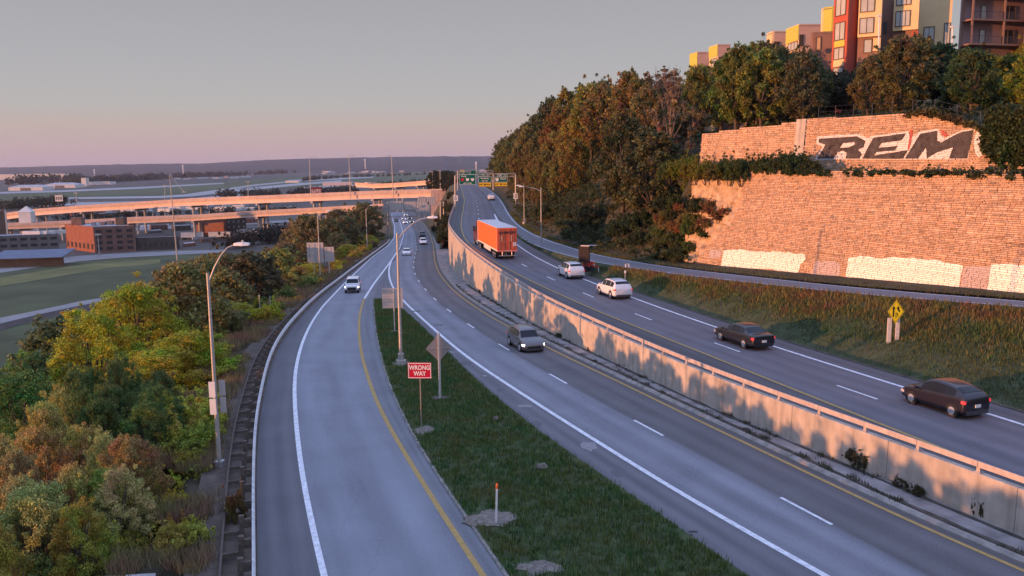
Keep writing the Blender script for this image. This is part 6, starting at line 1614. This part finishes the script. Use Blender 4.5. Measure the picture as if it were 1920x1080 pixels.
MB().box((0, -hw * .93, zt0 - VALLEY - 8.5), (2 * hw * .9, .06, .25)).build('string_course', GREYB, s)
r_, B = bld('dark_tower_edge', 'narrow dark building edge with a white corner at the valley road', -30, -28, 2, 470, 396, 3, 2, DARKB, DARKB, ROOFL); B.wall(B.c.lerp(B.b, .1), B.c, OFFW, 'corner_strip', .2, B.z0, B.z1, .1)
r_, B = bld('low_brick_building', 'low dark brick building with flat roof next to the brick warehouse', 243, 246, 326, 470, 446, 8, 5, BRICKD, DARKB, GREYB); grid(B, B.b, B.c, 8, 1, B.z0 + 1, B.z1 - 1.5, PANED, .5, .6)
r_, B = bld('orange_brick_building', 'brick building half lit orange beside the dark loft under the viaduct', 358, 362, 416, 444, 409, 8, -7, BRICKO, BRICKO, ROOFL)
for k in range(4): B.wall(B.b, B.c, GREYB, 'string_course', .1, B.z0 + 2.5 * k + 1, B.z0 + 2.5 * k + 1.3, .11)
r_, B = bld('dark_loft', 'dark brick loft with pale windows beneath the viaduct', 415, 417, 455, 443, 408, 5, 4, DARKB, DARKB, GREYB); grid(B, B.b, B.c, 4, 3, B.z0 + 1, B.z1 - 1, PANEB, .45, .5)
random.seed(77)
spots = [(150, 404), (175, 402), (240, 399), (270, 397), (300, 395), (345, 394), (390, 391), (420, 389), (30, 412), (70, 408), (455, 386), (265, 428), (300, 426), (340, 448), (360, 450)]
for i, (px, py) in enumerate(spots):
    w_ = random.uniform(14, 26); r_, B = bld('storage_shed', 'low pale storage shed among the yards near the viaducts', px - w_ / 2, px - w_ / 2 + 1, px + w_ / 2, py, py - random.uniform(3, 6), 10, 6, OFFW, OFFW if i % 2 else ROOFL, ROOFL, 'shed', 'pale sheds in the valley yards')
random.seed(55)
for i in range(22):
    px = random.uniform(100, 560); py = random.uniform(418, 466) if px > 250 else random.uniform(414, 432)
    if 95 < px < 250 and py > 405 and py < 480 and px > 105: py = random.uniform(402, 410)
    w_ = random.uniform(16, 38); m_ = random.choice([BRICKD, DARKB, GREYB, BRICKO, DARKB])
    r_, B = bld('brick_shed', 'low dark brick shed in the industrial yards below the viaducts', px - w_ / 2, px - w_ / 2 + 2, px + w_ / 2, py, py - random.uniform(5, 11), 9, 6, m_, m_, random.choice([ROOFL, GREYB, ROOFB]), 'shed', 'dark brick sheds in the valley yards')
    grid(B, B.b, B.c, 4, 1, B.z0 + 1, B.z1 - .8, PANED, .5, .5)
for i in range(26):
    px = random.uniform(120, 560); py = random.choice([random.uniform(396, 404), random.uniform(446, 462) if px > 330 else random.uniform(396, 402)]) - px * .01
    P_ = at_z(px, py, VALLEY); t = thing('parked_trailer', 'white box trailer parked in the valley yards', 'trailer', (P_.x, P_.y, VALLEY), random.uniform(-.4, .4), 'trailers parked in the valley yards')
    MB().box((0, 0, 2.6), (12, 2.6, 2.8)).build('box_body', OFFW, t); MB().box((-4.2, 0, .6), (2.2, 2.4, 1.1)).build('bogie', BLACK, t); MB().box((4.6, 0, .6), (.3, 2, 1.2)).build('landing_leg', DARKSTEEL, t)
# ---- viaducts
DECK = mat('deck_concrete', (.52, .39, .33), .9, 0, .12, .3, streak=.15); GIRD = mat('girder_paint', (.70, .53, .44), .8, 0, .08, .3, streak=.12); PIER = mat('pier_concrete', (.36, .35, .34), .9, 0, .12, .5)
def viaduct(label, pts, hg, hp, wd, pier_every, zg=VALLEY, low_group=None, piers=True):
    C = [at_y(x, y, Y) for x, y, Y in pts]
    Pn = []                                             # resample
    for a, c in zip(C, C[1:]):
        n = max(1, int((c - a).length / 12))
        for k in range(n): Pn.append(a.lerp(c, k / n))
    Pn.append(C[-1])
    s = thing('viaduct', label, 'viaduct', (C[0].x, C[0].y, zg)); o = s.location
    def sw(prof, nm, m):
        b = MB(); k = len(prof)
        for i, p in enumerate(Pn):
            d = (Pn[min(i + 1, len(Pn) - 1)] - Pn[max(i - 1, 0)]); d.z = 0; d.normalize(); n = Vector((-d.y, d.x, 0))
            if n.y < 0: n = -n
            for u, z in prof: b.v.append(tuple(p - o + n * u + Vector((0, 0, z))))
        for i in range(len(Pn) - 1):
            for j in range(k): a = i * k + j; c = i * k + (j + 1) % k; b.f.append((a, c, c + k, a + k))
        b.f.append(tuple(range(k))); b.f.append(tuple((len(Pn) - 1) * k + j for j in range(k))); return b.build(nm, m, s)
    for u in (0, wd - .35): sw([(u, -hp), (u, 0), (u + .35, 0), (u + .35, -hp)], 'parapet', DECK)
    sw([(-.05, -hp - .5), (-.05, -hp - .01), (wd, -hp - .01), (wd, -hp - .5)], 'deck_slab', DECK)
    for u in (.7, wd / 2, wd - 1.1): sw([(u, -hp - hg), (u, -hp - .51), (u + .4, -hp - .51), (u + .4, -hp - hg)], 'girder', GIRD)
    acc = 0; last = Pn[0]
    if piers:
        for i, p in enumerate(Pn[1:], 1):
            acc += (p - last).length; last = p
            if acc > pier_every:
                acc = 0; d = (Pn[min(i + 1, len(Pn) - 1)] - Pn[i - 1]); d.z = 0; d.normalize(); n = Vector((-d.y, d.x, 0)); n = n if n.y > 0 else -n
                zt2 = p.z - hp - hg - 1.2; M = Matrix.Rotation(math.atan2(d.y, d.x), 3, 'Z')
                cp_ = MB().box(p - o + n * wd / 2 + Vector((0, 0, -hp - hg - .6)), (1.4, wd, 1.2), M).build('pier_cap', PIER, s)
                for u in (.22, .78):
                    q = p - o + n * wd * u; MB().tube([(q.x, q.y, zg - o.z - 1), (q.x, q.y, zt2 - o.z)], .75, 10).build('pier', PIER, s, True)
    return s
viaduct('upper sunlit viaduct crossing the valley towards the bluff', [(-120, 411, 575), (5, 400, 560), (62, 392, 548), (150, 385, 536), (250, 379, 525), (322, 374, 515), (425, 369.5, 500), (480, 367.5, 490), (655, 360, 470), (740, 357, 462), (807, 355.5, 455), (862, 353, 450)], 2.9, 1.3, 12, 33)
viaduct('lower viaduct running below and in front of the upper sunlit one', [(-120, 427, 480), (5, 420, 482), (112, 416, 484), (237, 409, 484), (360, 404, 482), (480, 396, 476), (555, 392, 470), (640, 387, 462), (700, 384, 455)], 2.0, 1.1, 11, 30)
viaduct('short far viaduct ramp beyond the upper viaduct near the trees', [(665, 342, 700), (700, 345, 680), (740, 343, 660), (780, 340, 645), (812, 337, 630)], 2.2, 1.1, 10, 22)
b = at_y(808, 372, 452); s = thing('abutment_wall', 'ribbed concrete abutment wall where the upper viaduct meets the bluff', 'wall', (b.x, 452, VALLEY)); Y = 449
for k in range(7):
    x0 = 808 + k * 7.5; a = at_y(x0, 357, Y); c = at_y(x0 + 7, 357, Y); MB().box(((a.x + c.x) / 2 - b.x, -3, (a.z - 2.5) - VALLEY), (c.x - a.x, .8, 5.5)).build('wall_panel', DECK, s)
MB().box((at_y(834, 357, Y).x - b.x, 1, (at_y(834, 357, Y).z - VALLEY) / 2 - 1), (at_y(862, 357, Y).x - at_y(808, 357, Y).x, 7, at_y(834, 357, Y).z - VALLEY - 2)).build('abutment_core', DECK, s)
# signs and masts in the valley
P_ = at_y(592, 375, 560); s = thing('rooftop_sign', 'dark red sign board with big white block letters beyond the viaduct', 'sign', (P_.x, 560, VALLEY)); Y = 560
a = at_y(583, 351, Y); c = at_y(603, 363, Y); p = MB().box(((a.x + c.x) / 2 - P_.x, 0, (a.z + c.z) / 2 - VALLEY), (c.x - a.x, .4, a.z - c.z)).build('board', mat('dark_red', (.16, .03, .04), .6), s)
text_mesh('lettering', 'LUTS', 2.6, WHITE, s, ((a.x + c.x) / 2 - P_.x, -.25, (a.z + c.z) / 2 - VALLEY - .5), (math.pi / 2, 0, 0), bold=.02)
MB().box(((a.x + c.x) / 2 - P_.x - 2, .3, (c.z - VALLEY) / 2), (.4, .4, c.z - VALLEY)).box(((a.x + c.x) / 2 - P_.x + 2, .3, (c.z - VALLEY) / 2), (.4, .4, c.z - VALLEY)).build('leg', DARKSTEEL, s)
Y = 620; P_ = at_y(110, 372, Y); s = thing('billboard', 'small white billboard on a pole beyond the upper viaduct', 'billboard', (P_.x, Y, VALLEY)); a = at_y(103, 366, Y); c = at_y(118, 377.5, Y)
MB().box(((a.x + c.x) / 2 - P_.x, 0, (a.z + c.z) / 2 - VALLEY), (c.x - a.x, .4, a.z - c.z)).build('board', OFFW, s); MB().tube([(-.5, .3, 0), (-.5, .3, c.z - VALLEY)], .4, 8).build('pole', DARKSTEEL, s)
for k in range(3): MB().box(((a.x + c.x) / 2 - P_.x - 1.6 + 1.6 * k, -.22, (a.z + c.z) / 2 - VALLEY), (1.1, .04, 2.2)).build('poster_panel', GREYB, s)
def mast(bx, by, tx, ty, Y, lab, armpx=None, group=None):
    b = at_y(bx, by, Y); tp = at_y(tx, ty, Y); s = thing('light_mast', lab, 'light mast', b, 0, group)
    MB().tube([(0, 0, -3), tp - b], [.3, .14], 8).build('pole', STEEL, s)
    if armpx: a = at_y(armpx[0], armpx[1], Y) - b; MB().tube([tp - b, a], .09, 6).build('arm', STEEL, s); MB().box(a, (1.4, .5, .3)).build('lamp_head', STEEL, s)
    else: MB().box(tp - b, (2.2, 2.2, .5)).build('lamp_ring', STEEL, s)
mast(583, 373, 580, 293.5, 486, 'light mast on the upper viaduct beside the red letter sign', (592, 294.5)); mast(657, 362, 654, 292, 468, 'light mast on the middle of the upper viaduct above the trees', (662, 292))
mast(737, 358, 734, 291, 461, 'light mast on the upper viaduct near the short far viaduct', (727, 292)); mast(334, 500, 318, 328, 345, 'very tall mast standing in the valley grass beside the trees', (345, 360)); mast(188, 490, 183, 440, 395, 'shorter white mast beside the valley road')
mast(826, 365, 825, 320, 455, 'slim mast at the end of the upper viaduct', (822, 320)); mast(841, 362, 840, 322, 450, 'slim mast by the abutment wall', (838, 322)); mast(812, 372, 811, 322, 470, 'thin mast behind the abutment wall', (808, 322))
for i, (px, py, tp) in enumerate(((309, 400, 348), (143, 386, 362), (465, 372, 341), (286, 405, 385), (138, 410, 398), (392, 398, 372), (458, 402, 381))): mast(px, py, px, tp, 560, 'thin lamp mast along the valley viaducts', group='lamp masts along the valley viaducts')
# ---- roads, grass and tracks on the valley floor
VG = mat('valley_grass', (.15, .155, .06), 1, 0, .35, .05, .3, .8); VGD = mat('valley_grass_dark', (.075, .09, .045), 1, 0, .3, .06, .3, .8); VRD = mat('valley_road', (.26, .255, .26), .9, 0, .15, .1); TRK = mat('track_bed', (.06, .055, .055), 1, 0, .3, .3); AIRG = mat('airfield_grass', (.075, .105, .055), 1, 0, .2, .004); RWY = mat('runway', (.36, .36, .37), .9, 0, .1, .01)
def flat(name, pts, m, dz, sub=True):
    q = [at_z(x, y, VALLEY) for x, y in pts]; b = MB().poly([(p.x, p.y, VALLEY + dz) for p in q]); return tag(b.build(name, m), kind='structure')
flat('valley_lawn', [(-300, 560), (0, 512), (60, 503), (150, 490), (230, 483), (330, 478), (560, 470), (560, 600), (330, 700), (-300, 760)], VGD, .05)
flat('valley_road', [(-300, 545), (-100, 515), (0, 496), (60, 488), (150, 480), (230, 475), (330, 471), (420, 468), (420, 474), (330, 478), (230, 483), (150, 490), (60, 503), (0, 512), (-100, 535), (-300, 575)], VRD, .10)
flat('valley_lawn', [(0, 537), (100, 521), (200, 503), (300, 494), (300, 487), (200, 490), (100, 505), (0, 521)], VG, .12)
flat('railway_bed', [(-300, 690), (0, 603), (60, 590), (150, 572), (300, 545), (300, 556), (150, 585), (60, 604), (0, 620), (-300, 715)], TRK, .12)
flat('valley_road', [(-300, 675), (0, 597), (70, 583), (150, 566), (230, 553), (230, 559), (150, 574), (70, 591), (0, 608), (-300, 692)], VRD, .16)
flat('valley_road', [(-300, 470), (0, 440), (150, 432), (300, 424), (560, 412), (560, 416), (300, 430), (150, 438), (0, 447), (-300, 480)], VRD, .14)
for i, (pts, m, dz) in enumerate([([(-400, 378), (0, 366), (200, 354), (400, 342), (560, 331), (900, 318), (900, 335), (560, 352), (400, 362), (200, 369), (0, 378), (-400, 392)], AIRG, .2),
      ([(-400, 372), (0, 360.5), (120, 357), (260, 351), (420, 343), (420, 345), (260, 354.5), (120, 360.5), (0, 364), (-400, 376)], RWY, .5),
      ([(60, 372), (300, 368), (360, 364), (480, 351), (560, 344), (640, 338), (640, 341), (560, 348), (480, 356), (360, 369), (300, 372), (60, 375)], RWY, .5),
      ([(340, 366), (480, 346), (600, 335), (600, 336.5), (480, 349), (350, 368)], RWY, .6), ([(540, 338), (700, 331), (700, 333.5), (540, 342)], RWY, .6), ([(560, 352), (660, 345), (660, 348), (560, 357)], RWY, .6),
      ([(0, 383), (300, 377), (480, 362), (480, 366), (300, 382), (0, 390)], RWY, .4)]):
    flat('airfield', pts, m, dz)
def farb(px0, px1, bpy, h_px, m, lab, name='far_building', cat='building', group=None, d=18, gable=False):
    P_ = at_z((px0 + px1) / 2, bpy, VALLEY); Y = P_.y; a = at_y(px0, bpy, Y).x; c = at_y(px1, bpy, Y).x; h = h_px * Y / F
    s = thing(name, lab, cat, (P_.x, Y, VALLEY), 0, group)
    MB().box(((a + c) / 2 - P_.x, d / 2, h / 2), (c - a, d, h)).build('wall', m, s)
    if gable:
        x0, x1 = a - P_.x, c - P_.x; r = MB(); r.v = [(x0, -.3, h), (x1, -.3, h), (x1, d + .3, h), (x0, d + .3, h), (x0 + (x1 - x0) * .2, d / 2, h * 1.6), (x1 - (x1 - x0) * .2, d / 2, h * 1.6)]; r.f = [(0, 1, 5, 4), (2, 3, 4, 5), (1, 2, 5), (3, 0, 4)]; r.build('roof', ROOFL, s)
        MB().box((0, -.25, h * .4), ((c - a) * .3, .3, h * .7)).build('hangar_door', GREYB, s)
    else: MB().box(((a + c) / 2 - P_.x, d / 2, h + .2), (c - a + .4, d + .4, .4)).build('roof', ROOFL, s)
    return s
farb(16, 80, 357.5, 6.5, OFFW, 'long low white hangar at the near end of the airfield', 'hangar', 'hangar', d=40, gable=True); farb(83, 141, 352.5, 6, OFFW, 'larger white hangar with a pitched roof beside the airfield', 'hangar', 'hangar', d=40, gable=True)
s = farb(153, 162, 349, 15, OFFW, 'pale airfield control tower block', 'control_tower', 'tower', d=14); farb(163, 207, 346, 5, OFFW, 'low terminal beside the airfield control tower', 'terminal', 'building', d=30)
farb(-60, 122, 337, 10, mat('far_white', (.60, .57, .50), .8, 0, .1, .02), 'very long pale warehouse beyond the airfield tree line', 'far_warehouse', 'warehouse', d=60)
random.seed(31)
for i in range(64):
    if i < 14: px = 330 + i * 10 + random.uniform(-3, 3); py = 337 - (px - 330) * .03 + random.uniform(-1, 1); w_ = random.uniform(5, 13); h_ = random.uniform(1.6, 3.2)
    else: px = random.uniform(560, 920); py = random.uniform(313, 329 - (px - 560) * .012); w_ = random.uniform(4, 13); h_ = random.uniform(1.5, 3.5)
    farb(px, px + w_, py, h_, random.choice([OFFW, OFFW, ROOFL, mat('far_tan', (.42, .33, .29), .9)]), 'tiny pale building in the far %s' % ('row along the airfield edge' if i < 14 else 'district below the hills'), group='far buildings along the airfield' if i < 14 else 'far district below the hills')
farb(535, 560, 343, 4, OFFW, 'pale flat roofed building beside the airfield taxiway', d=30); farb(605, 660, 349, 7, mat('far_pink', (.5, .42, .40), .9), 'wide pale building in front of the far viaduct ramp', d=30); farb(660, 705, 352, 5, OFFW, 'pale low depot next to the far viaduct ramp', d=30)
Y = 4200
for i, (px, y0_, y1_, lab) in enumerate(((685, 309, 298, 'white far water tower on the hills above the district'), (343.5, 320, 309, 'thin white far water tower on the hills near the long ridge'), (177, 322, 317, 'squat pale far tower on the hillside beyond the airfield'), (893, 318, 303, 'pale far chimney stack beyond the gantry'))):
    b = at_y(px, y0_, Y); tp = at_y(px, y1_, Y); s = thing('water_tower', lab, 'tower', (b.x, Y, b.z)); h = tp.z - b.z
    MB().tube([(0, 0, -20), (0, 0, h * .7)], 3.0, 8).build('shaft', OFFW, s); MB().tube([(0, 0, h * .65), (0, 0, h * .8), (0, 0, h)], [3.5, 5.5, 3.0], 10).build('tank', OFFW, s)
farb(845, 897, 303.5, 1.6, OFFW, 'long white building high on the far hillside', 'far_warehouse', 'warehouse', d=40) if False else None
# ---- hills at the horizon
HILL = mat('hill_wood', (.035, .042, .045), 1, 0, .45, .012, .0)
ridge = [(-500, 316), (0, 313.5), (100, 311), (225, 307.5), (375, 306), (430, 303), (480, 300), (555, 297.5), (640, 295.5), (750, 293), (912, 292), (1100, 290), (1500, 288), (2300, 285)]
def hills(name, Y0, depth, ridge, base_drop, jag):
    V = []; n = 420; rows_ = 5
    for j in range(rows_):
        for i in range(n):
            px = -600 + 2900 * i / (n - 1); py = np.interp(px, [p[0] for p in ridge], [p[1] for p in ridge])
            tp = at_y(px, py, Y0 + depth); zt3 = tp.z + jag * (noise.noise(Vector((px * .045, 3.3, 0))) + .6 * noise.noise(Vector((px * .19, 1.3, 0))) + .5 * noise.noise(Vector((px * .6, 9.3, 0))))
            f_ = j / (rows_ - 1) if j < rows_ - 1 else 1.0; Y = Y0 + depth * f_; x = tp.x * Y / (Y0 + depth)
            zz = VALLEY - 2 + (zt3 - VALLEY) * (f_ ** .8) + (0 if j in (0,) else 5 * noise.noise(Vector((x * .004, Y * .004, 2))) * (1 if j < rows_ - 1 else 0))
            V.append((x, Y, zz))
    Fc = [(j * n + i, j * n + i + 1, (j + 1) * n + i + 1, (j + 1) * n + i) for j in range(rows_ - 1) for i in range(n - 1)]
    me = bpy.data.meshes.new(name); me.from_pydata(V, [], Fc); me.materials.append(HILL); return tag(link(bpy.data.objects.new(name, me)), kind='structure')
hills('hills', 4300, 1900, ridge, 0, 3.0)
# woods on the valley floor: one mass each, too far to tell trees apart
def wood(pts, n, hmax, leaf, label, col, seed):
    gg = np.random.default_rng(seed); A = [at_z(x, y, VALLEY) for x, y in pts]; C = []; Rb = []
    for i in range(n):
        k = gg.integers(0, len(A) - 1); t = gg.random(); p = A[k].lerp(A[k + 1], t); h = hmax * (.45 + .55 * gg.random())
        C.append((p.x + gg.normal() * hmax * .3, p.y + abs(gg.normal()) * hmax * 1.5, VALLEY + h * .55)); Rb.append(h * .5)
    V, Fq = leaves(np.array(C), np.array(Rb), n * 60, leaf, gg, 1.0); o = stuff('far_wood', V, Fq, LEAF, label, 'wood', col)
wood([(0, 347), (60, 346), (120, 342), (130, 349)], 60, 26, 5, 'dark wood between the white hangars and the long pale warehouse', (.045, .05, .03), 1)
wood([(130, 344), (200, 342), (260, 339), (330, 335), (420, 331), (540, 326)], 220, 22, 5, 'dark tree line along the far edge of the airfield', (.045, .05, .032), 2)
wood([(0, 396), (50, 392), (100, 388)], 50, 13, 2.2, 'dark wood beyond the upper viaduct near the billboard', (.05, .055, .03), 3)
wood([(410, 372), (480, 371), (560, 368), (600, 367), (660, 363)], 110, 13, 2.2, 'dark trees behind the upper viaduct around the red letter sign', (.05, .05, .03), 4)
wood([(700, 358), (740, 353), (790, 347)], 60, 14, 2.2, 'dark trees below the far viaduct ramp', (.05, .05, .03), 5)
wood([(0, 420), (200, 412), (400, 402), (560, 398)], 90, 7, 1.2, 'scrub along the yards under the viaducts', (.05, .05, .032), 6)
wood([(560, 340), (640, 334), (720, 331), (820, 327), (900, 325)], 140, 12, 3, 'scattered trees through the far district', (.05, .05, .032), 7)
wood([(430, 470), (470, 462), (540, 455), (600, 452)], 90, 10, 1.3, 'dark scrub at the foot of the slope below the viaducts', (.03, .03, .02), 8)
# trees at the end of the viaduct by the gantry and on the embankment below the upper road
random.seed(4)
for px, py, ht, wid, Y in ((820, 372, 13, 4.5, 470), (830, 372, 14, 5, 475), (845, 370, 13, 4.5, 470), (850, 366, 11, 4, 440), (812, 374, 12, 4, 480), (838, 372, 12, 4, 445)):
    p = at_y(px, py, Y); tz = at_y(px, 322 + random.uniform(-3, 4), Y).z; place_tree(random.choice(TREES), (p.x, Y, tz - ht), ht, wid, (.055, .06, .03), 'broadleaf_tree', 'dark tree at the abutment where the viaduct meets the bluff', 'tree', 'trees at the abutment')
for i in range(34):
    y = random.uniform(wb_y + 20, 330); a = MG.x(y) + 1.4; b = WT.x(y) - 1.0
    if b - a < 1.2: continue
    t_ = random.random(); x = a + (b - a) * t_; z = zmid(x, y); ht = min(random.uniform(1.2, 3.2), max(.8, z_up(y) + .5 - z + .5)); place_tree(random.choice(SHRUBS), (x, y, z - .1), ht, ht * .7, vary(random.choice([(.06, .07, .03), (.09, .08, .035), (.05, .06, .03), (.13, .085, .04)])), 'shrub', 'dark shrub on the embankment between lower road and upper road', 'shrub', 'embankment shrubs')
# ---- limestone ledges showing through the trees on the bluff
random.seed(9); ROCKO = mat('rock_orange', (.42, .26, .16), .95, 0, .3, 2.5, .7, 9)
for px, py, n_, lab in ((1080, 264, 9, 'sunlit limestone ledge glimpsed high among the bluff trees'), (1102, 281, 6, 'thin sunlit ledge just below the high one among the bluff trees')):
    p = hit(px, py, zright, 80, 260)
    if p is None: continue
    t = thing('rock_outcrop', lab, 'rock', p)
    for k in range(n_):
        M = Matrix.Rotation(random.uniform(-.9, .1), 3, 'Z') @ Matrix.Rotation(random.uniform(-.25, .25), 3, 'X') @ Matrix.Rotation(random.uniform(-.2, .2), 3, 'Y')
        bb = MB().box((random.uniform(-1.1, 1.1), random.uniform(-.5, .3), -.2 + .33 * (k // 3) + random.uniform(-.1, .1)), (random.uniform(.5, 1.3), random.uniform(.8, 1.4), random.uniform(.22, .42)), M)
        bb.v = [(x + random.uniform(-.09, .09), y + random.uniform(-.09, .09), z + random.uniform(-.06, .06)) for x, y, z in bb.v]; bb.build('ledge_stone', ROCKO, t)

# ------------------------------------------------------------------ haze
hz = MB().box((0, 3300, 22), (15000, 8200, 100))
HZ = bpy.data.materials.new('haze'); HZ.use_nodes = True; N = HZ.node_tree.nodes
for n in list(N):
    if n.type != 'OUTPUT_MATERIAL': N.remove(n)
pv = N.new('ShaderNodeVolumePrincipled'); pv.inputs['Color'].default_value = (.72, .76, .95, 1); pv.inputs['Density'].default_value = 5.0e-5; pv.inputs['Anisotropy'].default_value = .2
HZ.node_tree.links.new(pv.outputs[0], [n for n in N if n.type == 'OUTPUT_MATERIAL'][0].inputs['Volume'])
tag(hz.build('haze', HZ), kind='stuff')
